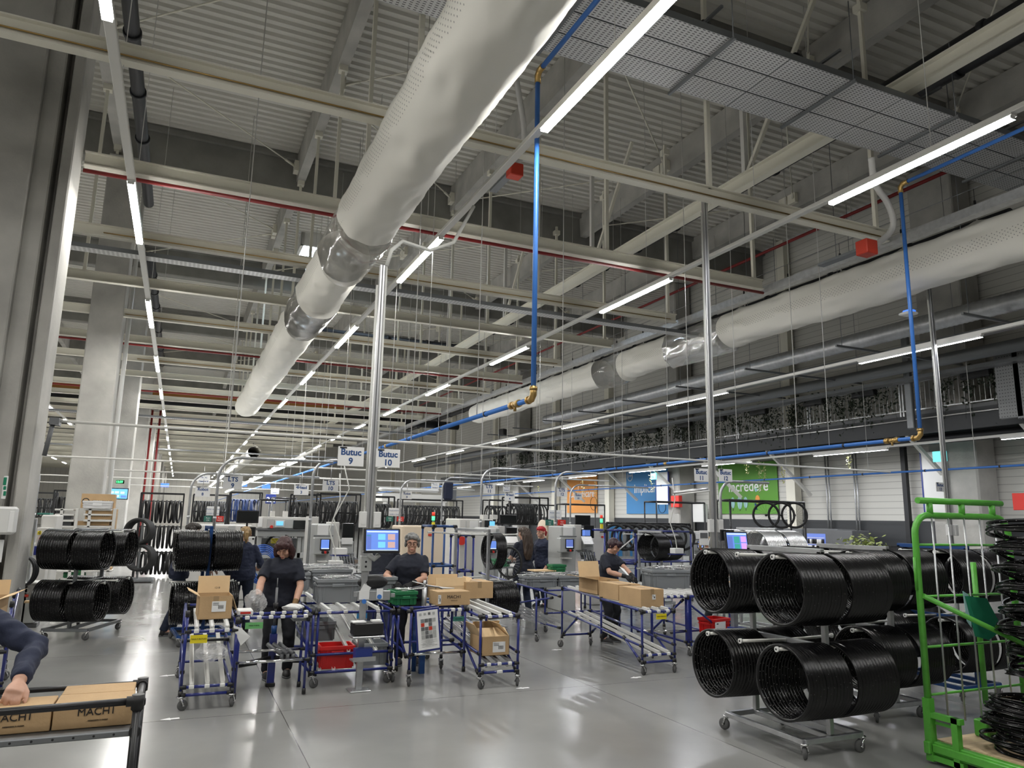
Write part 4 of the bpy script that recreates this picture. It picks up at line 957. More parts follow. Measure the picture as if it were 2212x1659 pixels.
def crumple(name, label, cat, c, r, seed, m='bag', n=160):
    rd = random.Random(seed); q = M(); q.ell((0, 0, 0), r, 26, 16)
    ph = [(rd.uniform(3, 11), rd.uniform(3, 11), rd.uniform(3, 11), rd.uniform(0, 6)) for _ in range(5)]
    q.v = [tuple(V(v) * (1 + .12 * sum(math.sin(a * v[0] / r[0] + b * v[1] / r[1] * .8 + g * v[2] / r[2] * .6 + d) for a, b, g, d in ph) / 2)) for v in q.v]
    q.s = [False] * len(q.s); q.v = [(x + c[0], y + c[1], z + c[2]) for x, y, z in q.v]; return tag(q.build(name, m), label, cat)
crumple('plastic_bag', 'crumpled clear plastic bag lying on the lower tracks of the front left cart', 'bag', (.43, 8.2, .45), (.15, .2, .085), 4)
# ---- assembly bench between the carts (green label)
t = T('workbench', 'narrow blue pipe bench with white clips and green label', 'workbench', (0, 0, 0))
for y, z in ((8.12, .772), (8.42, .775)):
    pipe(t, 'top_rail', (.64, y, z), (1.36, y, z))
    for i in range(6): clip(t, (.73 + .115 * i + (.05 if y > 8.3 else 0), y - .006, z + .004))
for x in (.66, 1.34): pipe(t, 'cross_rail', (x, 8.12, .765), (x, 8.75, .765))
for y, z in ((8.12, .345), (8.46, .395)): pipe(t, 'low_rail', (.63, y, z), (1.37, y, z), 'chrome')
for y in (8.12, 8.46): pipe(t, 'leg', (1.335, y, .02), (1.335, y, .77)); pipe(t, 'leg', (.665, y, .02), (.665, y, .77))
o = M().box((.80, 8.098, .70), (.17, .004, .062)).build('label_plate', 'green_label', t); text(o, 'lettering', 'MASA 9 SPITE', .017, 'ink', (.80, 8.095, .70))
M().box((1.27, 8.3, .735), (.16, .3, .03)).build('tray', 'machine_dark', t)
tag(M().box((.72, 8.34, .81), (.15, .22, .05), b=.008).box((.72, 8.225, .81), (.10, .003, .02), 1).build('parts_packet', ['label_white', 'red_sign']), 'white packet with red lettering band on the narrow bench', 'packet')
crumple('plastic_bag', 'clear bag of small parts held in the gloved hand over the narrow bench', 'bag', (.84, 8.55, .88), (.11, .10, .13), 9)
crumple('plastic_bag', 'small crumpled white bag under the right hand on the bench end', 'bag', (1.23, 8.50, .82), (.10, .07, .035), 12, 'white_plastic')
# ---- truing stand
t = T('truing_stand', 'blue foot operated clamp stand in front of the red haired woman', 'stand', (1.06, 8.62, 0))
M().box((0, 0, .27), (.075, .06, .54), b=.006).build('column', 'pipe_blue', t)
M().box((0, 0, .02), (.10, .08, .04), b=.008).build('foot', JB, t)
M().cyl((0, 0, .54), (0, 0, .62), .03, 12).cyl((0, 0, .62), (0, 0, 1.02), .013, 10, 1).cyl((0, 0, .80), (0, 0, .86), .026, 10, 2).cyl((0, 0, 1.02), (0, 0, 1.12), .006, 8, 1).build('spindle', ['pipe_teal', 'machine_dark', JB], t)
m = M()
for dx in (-.06, .0, .06): m.tube([(dx, -.05, .44), (dx + .05, -.12, .40), (dx + .13, -.22, .36)], .022, 8).cyl((dx + .13, -.22, .36), (dx + .13, -.22, .30), .02, 8)
m.build('clamp_arms', 'machine_dark', t)
M().tube([(-.02, -.04, .30), (-.30, -.08, .26)], .02, 8).cyl((-.34, -.08, .25), (-.16, -.08, .27), .03, 8).build('pedal', JB, t); M().tube([(.02, -.04, .30), (.32, -.08, .27)], .02, 8).cyl((.2, -.08, .27), (.38, -.08, .26), .03, 8).build('pedal', JB, t)
# ---- roller rack with red crate
t = T('flow_rack', 'blue pipe roller rack with red crate below and grey crates on top', 'rack', (0, 0, 0))
xa, xb, ya, yb = 1.43, 2.31, 8.38, 10.0
for x, y, h in ((xa, ya, .80), (xa + .055, ya + .02, .80), (xb, ya, .77), (xb + .06, ya, .77), (xa, yb, .80), (xb, yb, .80)): pipe(t, 'leg', (x, y, .13), (x, y, h))
for y, z in ((ya, .765), (9.2, .78), (yb, .79)): pipe(t, 'cross_rail', (xa, y, z), (xb, y, z))
for x in (xa, xb): pipe(t, 'side_rail', (x, ya, .765), (x, yb, .79)); pipe(t, 'side_rail', (x, ya, .16), (x, yb, .16)); pipe(t, 'side_rail', (x, ya, .36), (x, yb, .52))
for z in (.155, .335): pipe(t, 'cross_rail', (xa, ya, z), (xb, ya, z))
pipe(t, 'cross_rail', (xa, yb, .17), (xb, yb, .17)); pipe(t, 'brace', (xb, ya, .24), (xb, 9.0, .74)); pipe(t, 'brace', (xa, ya, .24), (xa, 9.0, .74))
for i in range(4): track(t, (xa + .16 + .18 * i, ya, .785), (xa + .16 + .18 * i, yb, .81), .034); clip(t, (xa + .16 + .18 * i, ya - .008, .775))
for i in range(5): track(t, (xa + .10 + .15 * i, ya, .345 if i > 1 else .17), (xa + .10 + .15 * i, 9.7, .60 if i > 1 else .30), .03, 'white_plastic', False)
for x, y, r in ((xa + .02, ya, .3), (xb + .03, ya, 1.6), (xa, yb, 2), (xb, yb, .8), (xb - .06, ya, .4)): caster(t, x, y, r, .05, .13)
M().box((1.95, ya - .02, .725), (.115, .004, .055)).build('label_plate', 'blue_label', t)
crate('storage_crate', 'red crate on the lowest level of the roller rack', (1.72, 8.56, .175), -.03, (.36, .30, .235), 'crate_red')
crate('storage_crate', 'light grey crate beside the red one, behind the steel post', (2.12, 8.62, .175), -.03, (.33, .30, .235), 'crate_grey')
crate('storage_crate', 'dark grey crate low in the roller rack, behind the blue legs', (1.62, 9.3, .36), 0, (.38, .40, .22), 'crate_grey')
crate('storage_crate', 'shallow clear grey crate deep inside the roller rack', (1.52, 9.75, .53), 0, (.30, .30, .16), 'crate_grey')
g = crate('storage_crate', 'grey crate full of spoke bundles, right of the red haired woman', (1.78, 9.05, .815), -.04, (.47, .38, .265), 'crate_grey')
crate('storage_crate', 'empty looking grey crate behind the document holder', (2.30, 9.22, .815), -.03, (.42, .42, .27), 'crate_grey')
crate('storage_crate', 'grey crate with white card in the rear row, left of the lacing machine', (1.98, 10.5, .83), -.04, (.52, .38, .26), 'crate_grey')
crate('storage_crate', 'grey crate in the rear row, left end behind the front crate', (1.46, 10.4, .83), -.04, (.42, .38, .23), 'crate_grey')
def spokes(label, c, n, L, spread, z, seed, m='chrome', hz=.02, ang=0.0, group=None):
    rd = random.Random(seed); q = M()
    for i in range(n):
        a = ang + rd.gauss(0, .25); p = V((c[0] + rd.uniform(-spread[0], spread[0]), c[1] + rd.uniform(-spread[1], spread[1]), z + rd.uniform(0, hz))); d = V((math.cos(a), math.sin(a), rd.uniform(-.06, .06))) * L / 2
        q.cyl(p - d, p + d, .0035, 4, rd.choice((0, 0, 1)))
    return tag(q.build('spokes', [m, 'label_white']), label, 'spokes', kind='stuff')
spokes('loose silver spokes heaped in the front grey crate', (1.80, 9.05), 60, .30, (.08, .12), 1.05, 1, hz=.06, ang=.1)
spokes('silver spokes spread over the rear grey crates', (1.85, 10.5), 110, .36, (.42, .14), 1.07, 2, hz=.08, ang=.2)
# ---- document post in front of the rack
t = T('terminal_post', 'grey steel post with screen, folders and blue bin', 'post', (1.90, 8.13, 0), .03)
M().box((0, 0, .72), (.065, .045, 1.42), b=.004).build('post', 'galv', t)
M().box((0, 0, .006), (.22, .20, .012), b=.004).cyl((-.08, -.07, .012), (-.08, -.07, .022), .01, 6).cyl((.08, -.07, .012), (.08, -.07, .022), .01, 6).build('base_plate', 'galv', t)
M().box((.0, -.02, 1.30), (.12, .06, .16), b=.006).cyl((-.005, -.052, 1.32), (-.005, -.054, 1.32), .012, 10, 1).cyl((-.005, -.052, 1.27), (-.005, -.054, 1.27), .012, 10, 1).build('switch_box', ['machine_grey', 'ink'], t)
M().box((.03, -.10, .56), (.34, .20, .02), b=.004).build('shelf', 'galv', t)
o = M().box((.03, -.10, .64), (.32, .17, .13), b=.012).build('printer', 'black_plastic', t); M().box((-.07, -.12, .712), (.14, .12, .012)).box((.12, -.12, .715), (.10, .10, .016)).build('paper', 'label_white', o)
M().box((0, -.10, .325), (.24, .15, .015)).box((0, -.172, .34), (.24, .008, .045)).build('bin_shelf', 'galv', t)
M().box((0, -.10, .385), (.18, .11, .115), b=.004).build('small_bin', 'blue_bin', t)
o = M().box((.10, -.05, .965), (.36, .02, .10), b=.004).box((-.10, -.05, .985), (.04, .03, .05)).box((.31, -.05, .965), (.04, .03, .04)).build('document_bar', 'galv', t)
M().box((-.01, -.066, .975), (.11, .003, .09)).box((.0, -.064, 1.03), (.09, .003, .10), R=Matrix.Rotation(.5, 3, 'Y')).box((.16, -.066, .985), (.07, .003, .11)).build('paper', 'label_white', o)
for dx, dz in ((-.01, .91), (.155, .955)): M().cyl((dx, -.07, dz), (dx, -.085, dz), .024, 12).build('magnet', 'blue_air', o)
M().ell((.10, .02, 1.10), (.17, .05, .075), 16, 10).build('cover', 'black_plastic', t)
monitor('touch screen with blue and orange tiles in front of the grey haired woman', (2.045, 8.02, 1.545), .02, .40, .262, 'scr_blue', [('scr_white', 0, .36, .86, .05), ('scr_sky', -.02, .15, .20, .24), ('scr_sky', -.02, -.17, .20, .24), ('scr_orange', .25, .15, .20, .24), ('scr_orange', .25, -.17, .20, .24), ('scr_slate', -.37, -.05, .12, .6), ('scr_slate', .40, -.02, .07, .66), ('scr_white', 0, -.385, .86, .03), ('scr_green', -.37, .20, .12, .04)], -.13)
tag(M().tube([(2.03, 8.06, 1.40), (1.98, 8.06, 1.35), (1.92, 8.08, 1.40)], .03, 8).build('screen_arm', 'machine_grey'), 'grey arm joining the touch screen to its post', 'bracket')
# ---- cart and bench of station ten
t = T('workbench', 'blue pipe bench with document board, in front of grey haired woman', 'workbench', (0, 0, 0))
for x, y, h in ((2.44, 8.12, .82), (3.07, 8.12, .82), (2.36, 8.75, .80), (3.07, 8.9, .80), (2.36, 9.5, .80)): pipe(t, 'leg', (x, y, .13), (x, y, h))
for y, z in ((8.12, .785), (8.45, .785)): pipe(t, 'top_rail', (2.40, y, z), (3.10, y, z))
for i, x in enumerate((2.56, 2.66, 2.92, 3.0)): clip(t, (x, 8.112, .79))
pipe(t, 'low_rail', (2.44, 8.12, .33), (3.07, 8.12, .33), 'chrome'); pipe(t, 'low_rail', (2.44, 8.5, .40), (3.07, 8.5, .40)); pipe(t, 'side_rail', (2.44, 8.12, .785), (2.36, 9.5, .79)); pipe(t, 'side_rail', (2.44, 8.12, .30), (2.38, 9.3, .46)); pipe(t, 'brace', (2.42, 8.2, .3), (2.40, 8.8, .76)); pipe(t, 'side_rail', (3.07, 8.12, .33), (3.07, 9.0, .42))
o = M().box((2.985, 8.095, .69), (.13, .004, .05)).build('label_plate', 'teal_label', t); text(o, 'lettering', 'MASA 10 SPITE', .013, 'ink', (2.985, 8.092, .69))
for x, y in ((2.44, 8.12), (3.07, 8.9), (2.36, 9.5)): caster(t, x, y, 1.1, .05, .13)
pipe(t, 'post', (2.73, 8.9, .0), (2.73, 8.9, .62), 'pipe_teal', .03, 0)
R = Matrix.Rotation(-.10, 3, 'Y')
t = T('document_board', 'framed instruction board with photographs leaning on the bench', 'board', (2.615, 8.05, .595), -.05)
M().box((0, 0, 0), (.275, .018, .455), b=.004, R=R).build('frame', 'pipe_blue', t)
rd = random.Random(5); q = M()
for i in range(4):
    for j in range(5):
        if rd.random() < .85: q.box(R @ V((-.06 + .043 * i, -.0135, .10 - .043 * j)), (.038, .002, .038), rd.choice((0, 1, 2, 0, 3)), R=R)
for i in range(9): q.box(R @ V((rd.uniform(-.03, .03), -.0135, -.10 - .009 * i)), (.13, .002, .003), 1, R=R)
for i in range(4): q.box(R @ V((-.08 + .05 * i, -.0135, .17)), (.026, .002, .026), rd.choice((0, 1)), R=R)
q.m = [4] * 6 + q.m; q2 = M().box(R @ V((0, -.010, 0)), (.235, .004, .41), R=R); q.v, q.f, q.s = q2.v + q.v, q2.f + [[i + 8 for i in f] for f in q.f], q2.s + q.s; q.build('sheet', ['machine_dark', 'machine_grey', 'crate_grey', 'red_box', 'label_white'], t)
t = T('flow_cart', 'blue pipe flow cart with open carton on its lower tracks', 'cart', (0, 0, 0))
xa, xb, ya, yb = 3.12, 3.57, 7.76, 9.55
for x in (xa, xb): pipe(t, 'leg', (x, ya, .13), (x, ya, .76)); pipe(t, 'leg', (x, yb, .13), (x, yb, .80)); pipe(t, 'leg', (x, 8.7, .45), (x, 8.7, .78))
for x in (xa, xb): pipe(t, 'side_rail', (x, ya, .75), (x, yb, .80)); pipe(t, 'side_rail', (x, ya, .36), (x, yb, .52)); pipe(t, 'brace', (x, ya + .05, .16), (x, 8.25, .42))
for y, zs in ((ya, (.745, .245, .165)), (yb, (.80, .50, .17))):
    for z in zs: pipe(t, 'cross_rail', (xa, y, z), (xb, y, z))
for i in range(3):
    x = xa + .10 + .125 * i; track(t, (x, ya, .765), (x, yb, .82), .034); track(t, (x, ya - .01, .26), (x, yb, .51), .034, 'alu', False); clip(t, (x, ya - .01, .75)); clip(t, (x, ya - .01, .25)); clip(t, (x, ya + .07, .22), .8)
clip(t, (xa + .23, ya - .008, .167), 1.5)
for x, y, r in ((xa, ya, .4), (xb, ya, 1.2), (xa, yb, 2), (xb, yb, .8)): caster(t, x, y, r, .047, .125)
carton('battered open carton with loose flaps on the lower tracks', (3.335, 8.02, .32), .0, (.33, .36, .20), flaps=(('x-', 35, .17), ('x+', -42, .18), ('y+', -30, .15), ('y-', -62, .16)), closed=False, sticker=(.04, .09, .15, .11), tape=False)
carton('printed brown carton lying on the bench in front of the grey haired woman', (3.02, 8.52, .805), .02, (.40, .30, .155), printed=[('MACH1', .052, -.0, .095), ('components in motion', .009, 0, .055)], tape=False, sticker=(-.18, .07, .035, .10))
carton('open pale carton with raised flaps behind the printed carton', (3.15, 9.0, .82), .0, (.40, .32, .16), flaps=(('y+', 10, .12), ('x+', 40, .12), ('y-', -15, .10)), closed=False, m='card_light', tape=False)
carton('taped brown carton at the back of the flow cart, right end of the row', (3.50, 8.98, .83), .0, (.36, .42, .20), tape=True)
carton('small brown carton low behind the crate, left of green crate', (2.42, 9.5, .81), .0, (.16, .2, .13))
crate('storage_crate', 'green crate on the bench in front of the grey haired woman', (2.50, 8.72, .80), .03, (.26, .30, .155), 'crate_green')
spokes('silver spokes laid over the green crate', (2.58, 8.72), 14, .34, (.05, .08), .965, 6, hz=.01, ang=.25)
t = T('truing_stand', 'clamp stand between green crate and printed carton', 'stand', (2.78, 8.75, 0))
M().cyl((0, 0, .62), (0, 0, .98), .03, 10).cyl((0, 0, .98), (0, 0, 1.06), .018, 10).build('spindle', 'galv', t)
M().tube([(0, 0, 1.0), (-.16, -.05, .98), (-.30, -.05, .93)], .008, 6).tube([(0, 0, 1.0), (.16, -.05, .98), (.30, -.02, .92)], .008, 6).build('arms', 'machine_dark', t)
M().box((0, 0, .31), (.06, .06, .62)).build('column', 'pipe_teal', t)
# ---- long cart with the row of cartons
t = T('flow_cart', 'long blue pipe flow cart carrying a row of cartons', 'cart', (0, 0, 0))
xa, xb, ya, yb = 5.23, 5.70, 7.80, 9.85
for x in (xa, xb):
    pipe(t, 'leg', (x, ya, .13), (x, ya, .745)); pipe(t, 'leg', (x, yb, .13), (x, yb, .84)); pipe(t, 'leg', (x, 8.75, .30), (x, 8.75, .80))
    pipe(t, 'side_rail', (x, ya, .74), (x, yb, .84)); pipe(t, 'side_rail', (x, ya, .33), (x, yb, .50)); pipe(t, 'brace', (x, ya + .05, .16), (x, 8.2, .38)); pipe(t, 'brace', (x, yb - .05, .20), (x, 9.4, .46))
for y, zs in ((ya, (.725, .225, .145)), (yb, (.83, .49, .17))):
    for z in zs: pipe(t, 'cross_rail', (xa, y, z), (xb, y, z))
for i in range(3):
    x = xa + .10 + .135 * i; track(t, (x, ya, .745), (x, yb, .835), .034); track(t, (x, ya - .01, .24), (x, yb, .48), .036, 'machine_light'); clip(t, (x, ya - .01, .732)); clip(t, (x, ya - .01, .23))
for x, y, r in ((xa, ya, .4), (xb, ya, 1.2), (xa, yb, 2), (xb, yb, .8)): caster(t, x, y, r, .05, .125)
o = M().box((xa + .27, ya - .02, .67), (.15, .004, .065)).build('label_plate', 'yellow', t); text(o, 'lettering', 'MASA 10 BUTUCI', .017, 'ink', (xa + .27, ya - .024, .67), bold=.0004)
slope = -math.atan(.10 / 2.05)
carton('nearest taped carton in the row on the long cart', (5.47, 8.17, .765), .0, (.34, .50, .215), sticker=(.02, .12, .05, .06))
carton('middle carton in the row on the long cart', (5.47, 8.68, .79), .0, (.34, .48, .205))
carton('furthest carton in the row on the long cart, lid standing open', (5.46, 9.20, .815), .0, (.34, .52, .20), flaps=(('y+', 12, .22), ('x-', 80, .2)), closed=False)
# ---- station eleven bench and crates
t = T('workbench', 'large blue pipe bench with thick post beside the long cart', 'workbench', (0, 0, 0))
for x, y in ((5.98, 8.68), (6.58, 8.68), (6.62, 8.73), (7.45, 8.85), (6.55, 10.4), (7.4, 10.4)): pipe(t, 'leg', (x, y, .13), (x, y, .80), r=.018)
M().box((6.60, 8.70, .46), (.07, .07, .66), b=.006).build('post', 'pipe_blue', t)
for y, z, x0 in ((8.68, .79, 5.96), (9.15, .80, 5.96), (10.4, .80, 6.5)): pipe(t, 'top_rail', (x0, y, z), (7.46, y, z), r=.018)
for x, y1 in ((5.98, 9.2), (6.56, 10.4), (7.45, 10.4)): pipe(t, 'side_rail', (x, 8.7, .785), (x, y1, .80)); pipe(t, 'side_rail', (x, 8.7, .18), (x, y1, .22))
pipe(t, 'brace', (6.6, 8.7, .70), (7.4, 8.85, .22)); pipe(t, 'brace', (6.0, 8.8, .3), (6.55, 8.75, .74)); pipe(t, 'low_rail', (5.9, 8.9, .33), (6.6, 8.70, .33), 'chrome'); pipe(t, 'low_rail', (6.6, 8.68, .19), (7.46, 8.8, .19)); pipe(t, 'low_rail', (6.6, 9.1, .25), (7.46, 9.2, .25))
for i in range(5): track(t, (6.08 + .11 * i, 8.65, .815), (6.08 + .11 * i, 9.2, .825), .034); clip(t, (6.08 + .11 * i, 8.665, .80))
for i in range(5): track(t, (6.72 + .14 * i, 8.68, .81), (6.72 + .14 * i, 10.3, .83), .034)
for x, y, r in ((6.58, 8.68, .2), (6.66, 8.74, 1.4), (5.98, 8.68, .8), (7.45, 8.85, .1), (7.4, 10.4, .5)): caster(t, x, y, r, .05, .13)
o = M().box((7.10, 8.655, .72), (.13, .004, .065)).build('label_plate', 'blue_label', t)
crate('storage_crate', 'large open grey crate to the right of the short haired woman', (6.80, 9.5, .835), -.20, (.60, .42, .27), 'crate_grey')
crate('storage_crate', 'second grey crate behind the large open one, with white card', (7.50, 9.8, .835), -.12, (.42, .40, .25), 'crate_grey')
crate('storage_crate', 'red crate with white paper on the low shelf at right', (7.22, 8.92, .235), .25, (.36, .28, .225), 'crate_red')
o = tag(M().box((0, 0, 0), (.24, .004, .17)).build('paper_sheet', 'label_white', None, (7.20, 8.757, .335), (0, 0, .25)), 'white sheet with red lettering on the right red crate', 'paper'); text(o, 'lettering', 'COMPONENTE', .030, 'red_sign', (0, -.003, -.02)); text(o, 'lettering', 'NOK', .022, 'ink', (0, -.003, -.062)); M().box((-.07, -.003, .06), (.04, .002, .014)).build('logo', 'ink', o)
carton('left small labelled carton beside the second grey crate', (7.40, 9.02, .835), -.05, (.12, .24, .12), sticker=(0, .06, .10, .10), tape=False)
carton('right small labelled carton beside the second grey crate', (7.54, 9.02, .835), -.05, (.13, .24, .12), sticker=(0, .06, .10, .10), tape=False)
spokes('silver spokes laid across the right grey crates', (7.25, 9.6), 80, .36, (.40, .14), 1.10, 8, hz=.05, ang=.1)
t = T('terminal_post', 'grey post with black printer box beside the right trolley', 'post', (7.02, 8.25, 0))
M().box((0, 0, .42), (.07, .07, .84)).build('post', 'galv', t); M().box((0, 0, .006), (.22, .2, .012)).build('base_plate', 'galv', t); M().box((-.0, -.05, .63), (.34, .26, .022)).build('shelf', 'galv', t); M().box((0, -.04, .70), (.30, .22, .12), b=.01).build('printer', 'black_plastic', t); M().box((0, -.05, .36), (.2, .16, .14)).build('small_bin', 'blue_bin', t)
M().box((0, 0, 1.1), (.05, .05, .55)).build('neck', 'galv', t)
monitor('touch screen with green and pink tiles above the right trolley', (7.02, 8.15, 1.545), -.10, .36, .30, 'scr_blue', [('scr_white', 0, .38, .86, .06), ('scr_green', -.02, .12, .24, .30), ('scr_green', -.02, -.22, .24, .30), ('scr_pink', .28, .15, .24, .26), ('scr_pink', .28, -.16, .24, .28), ('scr_slate', -.32, -.03, .22, .62), ('scr_cyan', 0, -.40, .86, .06)], -.16)
# ---- black rack in the lower left corner
t = T('flow_rack', 'black steel rack in the lower left corner with printed cartons', 'rack', (0, 0, 0))
xr, yn, yf = -.085, 3.75, 4.32
for y in (yn, yf): pipe(t, 'leg', (xr, y, .0), (xr, y, 1.01 if y == yn else .97), 'black_steel', .018, .05); pipe(t, 'leg', (xr - 1.9, y, 0), (xr - 1.9, y, .98), 'black_steel', .018, .05)
pipe(t, 'top_rail', (xr, yn, .995), (xr - 1.9, yn, .975), 'black_steel', .0155); pipe(t, 'top_rail', (xr, yf, .955), (xr - 1.9, yf, .955), 'black_steel', .0135); pipe(t, 'side_rail', (xr, yn, .97), (xr, yf, .95), 'black_steel', .017); pipe(t, 'side_rail', (xr, yn, .87), (xr, yf, .87), 'black_steel', .017)
M().box((xr - .95, yn + .02, .865), (1.88, .04, .026), b=.004).box((xr - .95, yf, .865), (1.88, .04, .026)).box((xr - .95, (yn + yf) / 2, .868), (1.86, .54, .010)).build('shelf', 'galv_dark', t)
m = M()
for i in range(18): m.cyl((xr - .08 - .075 * i, yn - .0006, .865), (xr - .08 - .075 * i, yn - .0002, .865), .005, 8)
m.build('shelf_holes', 'ink', t)
carton('near right brown carton with printed lettering on the black rack', (-.258, 3.95, .875), .0, (.305, .19, .105), tape=False, printed=[('MACH1', .044, .012, .066), ('components in motion', .0085, .02, .032)])
carton('near left brown carton cut by the picture edge on the black rack', (-.570, 3.95, .875), .0, (.305, .19, .105), tape=False, printed=[('MACH1', .044, .012, .066), ('components in motion', .0085, .02, .032)])
carton('far brown carton at the back of the black rack', (-.262, 4.18, .875), .0, (.30, .19, .098), tape=False)
# ---- blue rack with cartons at the left edge
t = T('flow_rack', 'blue pipe rack at the left edge holding upright cartons', 'rack', (0, 0, 0))
for x, y, h in ((-1.37, 8.6, .93), (-2.25, 8.6, .9), (-1.55, 9.8, .9), (-2.35, 9.8, .9)): pipe(t, 'leg', (x, y, .12), (x, y, h)); caster(t, x, y, 1.0, .047, .12)
pipe(t, 'side_rail', (-1.37, 8.6, .52), (-1.50, 9.7, .95)); pipe(t, 'side_rail', (-1.37, 8.6, .2), (-1.55, 9.8, .2)); pipe(t, 'cross_rail', (-1.37, 8.6, .48), (-2.25, 8.6, .48)); pipe(t, 'cross_rail', (-1.37, 8.6, .2), (-2.25, 8.6, .2)); pipe(t, 'brace', (-1.39, 8.62, .16), (-1.95, 8.62, .46)); pipe(t, 'cross_rail', (-1.55, 9.8, .6), (-2.35, 9.8, .6))
M().box((-1.85, 9.2, .55), (.9, 1.1, .02)).build('shelf', 'galv_dark', t)
carton('tall open carton at the left edge, lid raised', (-1.85, 9.15, .565), .0, (.62, .60, .36), flaps=(('y+', 6, .15), ('x+', 70, .15)), closed=False, tape=False, m='card')
tag(M().box((0, 0, 0), (.4, .02, .26)).build('perforated_board', 'card', None, (-1.75, 8.55, .30), (.2, 0, 0)), 'pale perforated board standing under the left edge rack', 'board')
# floor marks
for i, (px, py, r) in enumerate(((368, 1554, .1), (362, 1460, .15), (1130, 1487, 0), (1375, 1464, .1), (1203, 1404, 0))):
    p = G(px, py); tag(M().add([(-.075, -.03, .001), (.0, -.03, .001), (.0, -.05, .001), (.085, -.012, .001), (.0, .03, .001), (.0, .012, .001), (-.075, .012, .001)], [(0, 1, 2, 3, 4, 5, 6)]).build('floor_marker', 'label_white', None, (p.x, p.y, .001), (0, 0, PI + r)), ['white floor arrow in front of the front left cart', 'white floor arrow left of the front left cart', 'white floor mark by the cart with the open carton', 'white floor mark at the near end of the long cart', 'white floor mark at the far end of the long cart'][i], 'floor marking')
# ================================================================ air pipes, conduits, poles, signs
def airpipe(label, x, yv, zb, zt, ytop0, yend, drops=(), top=True, r=.034):
    t = T('air_pipe', label, 'pipe', (x, yv, 0)); m = M()
    m.tube([(0, .12, zb), (0, yend - yv, zb)], r, 12).build('horizontal_run', 'blue_air', t)
    if top:
        M().tube([(0, 0, zb + .12), (0, 0, zt - .1)], r, 12).build('vertical_drop', 'blue_air', t)
        M().tube([(0, -.1, zt), (0, ytop0 - yv, zt)], r, 12).build('upper_run', 'blue_air', t)
        q = M().tube([(0, 0, zb + .16), (0, 0, zb + .05), (0, .05, zb), (0, .16, zb)], r * 1.3, 12).cyl((0, 0, zb + .11), (0, 0, zb + .15), r * 1.55, 12).cyl((0, .12, zb), (0, .16, zb), r * 1.55, 12); q.build('elbow', 'brass', t)
        M().tube([(0, 0, zt - .16), (0, 0, zt - .05), (0, -.05, zt), (0, -.16, zt)], r * 1.3, 12).build('elbow', 'brass', t)
        M().cyl((0, .42, zb), (0, .50, zb), r * 1.5, 12).cyl((0, .50, zb), (0, .62, zb), r * 1.25, 12).cyl((0, .62, zb), (0, .70, zb), r * 1.5, 12).cyl((0, .56, zb), (0, .56, zb - .09), .02, 8).build('valve', 'brass', t)
    k = M(); y = 1.6
    while y < 40: k.cyl((0, y - .02, zb), (0, y + .02, zb), r * 1.25, 10); y += 2.0
    k.build('clamps', 'joint_black', t); M().cyl((0, 7.2, zb), (0, 7.32, zb), r * 1.3, 10).build('union', 'brass', t)
    return t
airpipe('blue compressed air pipe dropping near the left duct, with brass elbow', 3.95, 8.25, 3.30, 7.83, -6, 100)
airpipe('blue compressed air pipe dropping on the right, with brass valve', 11.4, 8.55, 3.30, 7.9, -6, 100)
airpipe('lowest blue air pipe along the right wall', 18.2, 2, 3.30, 0, 0, 70, top=False, r=.028)
def rod(x, y, z0, z1, label, group, r=.007, m='machine_light'): return tag(M().cyl((x, y, z0), (x, y, z1), r, 6).build('suspension_rod', m), label, 'suspension rod', group)
for x, nm, ys in ((3.95, 'left blue air pipe', [10.2 + 2.55 * i for i in range(9)]), (11.4, 'right blue air pipe', [10.5 + 2.6 * i for i in range(9)]), (18.2, 'lowest blue air pipe', [9 + 3.2 * i for i in range(5)])):
    for i, y in enumerate(ys): rod(x, y, 3.3, 12.9, 'thin rod holding up the %s, %s from the camera' % (nm, ORD[i]), 'rods of the ' + nm)
# pale conduits across the aisle, on rods
for i, (y, x0, x1, z, r) in enumerate(((12.1, -1.7, 15, 3.05, .022), (19.6, -6, 12, 3.02, .024), (25.0, -1.9, 12, 3.02, .026), (31.0, -12, 12, 3.05, .022), (39.0, -12, 12, 3.05, .022))):
    tag(M().tube([(x0, y, z), (x1, y, z)], r, 8).build('conduit', 'white_steel'), 'pale conduit pipe across the hall, %s from the camera' % ORD[i], 'conduit', 'pale cross conduits')
    for j in range(5): rod(.6 + 2.9 * j + .3 * i, y, z, 12.4, 'thin rod holding the %s pale conduit, %s from the left' % (ORD[i], ORD[j]), 'rods of the %s conduit' % ORD[i], .008)
M().cyl((0, 0, 0), (0, 0, 1), 1)
tag(M().box((-1.7, 12.05, 3.03), (.12, .22, .10)).tube([(-1.72, 12.0, 3.0), (-1.78, 12.05, 2.55)], .03, 6).build('conduit_bracket', 'machine_dark'), 'dark bracket on the first column holding the pale conduit', 'bracket')
# drop rods and chains of the lamps and ducts
for i, y in enumerate((6.2, 9.6, 13.0, 19.8, 26.6)):
    for x, nm in ((-1.13, 'left light line'), (3.9, 'light line by the duct'), (8.95, 'third light line')): rod(x + .0, y, 6.9, 12.8, 'lamp chain of the %s, %s from the camera' % (nm, ORD[i]), 'chains of the ' + nm, .006)
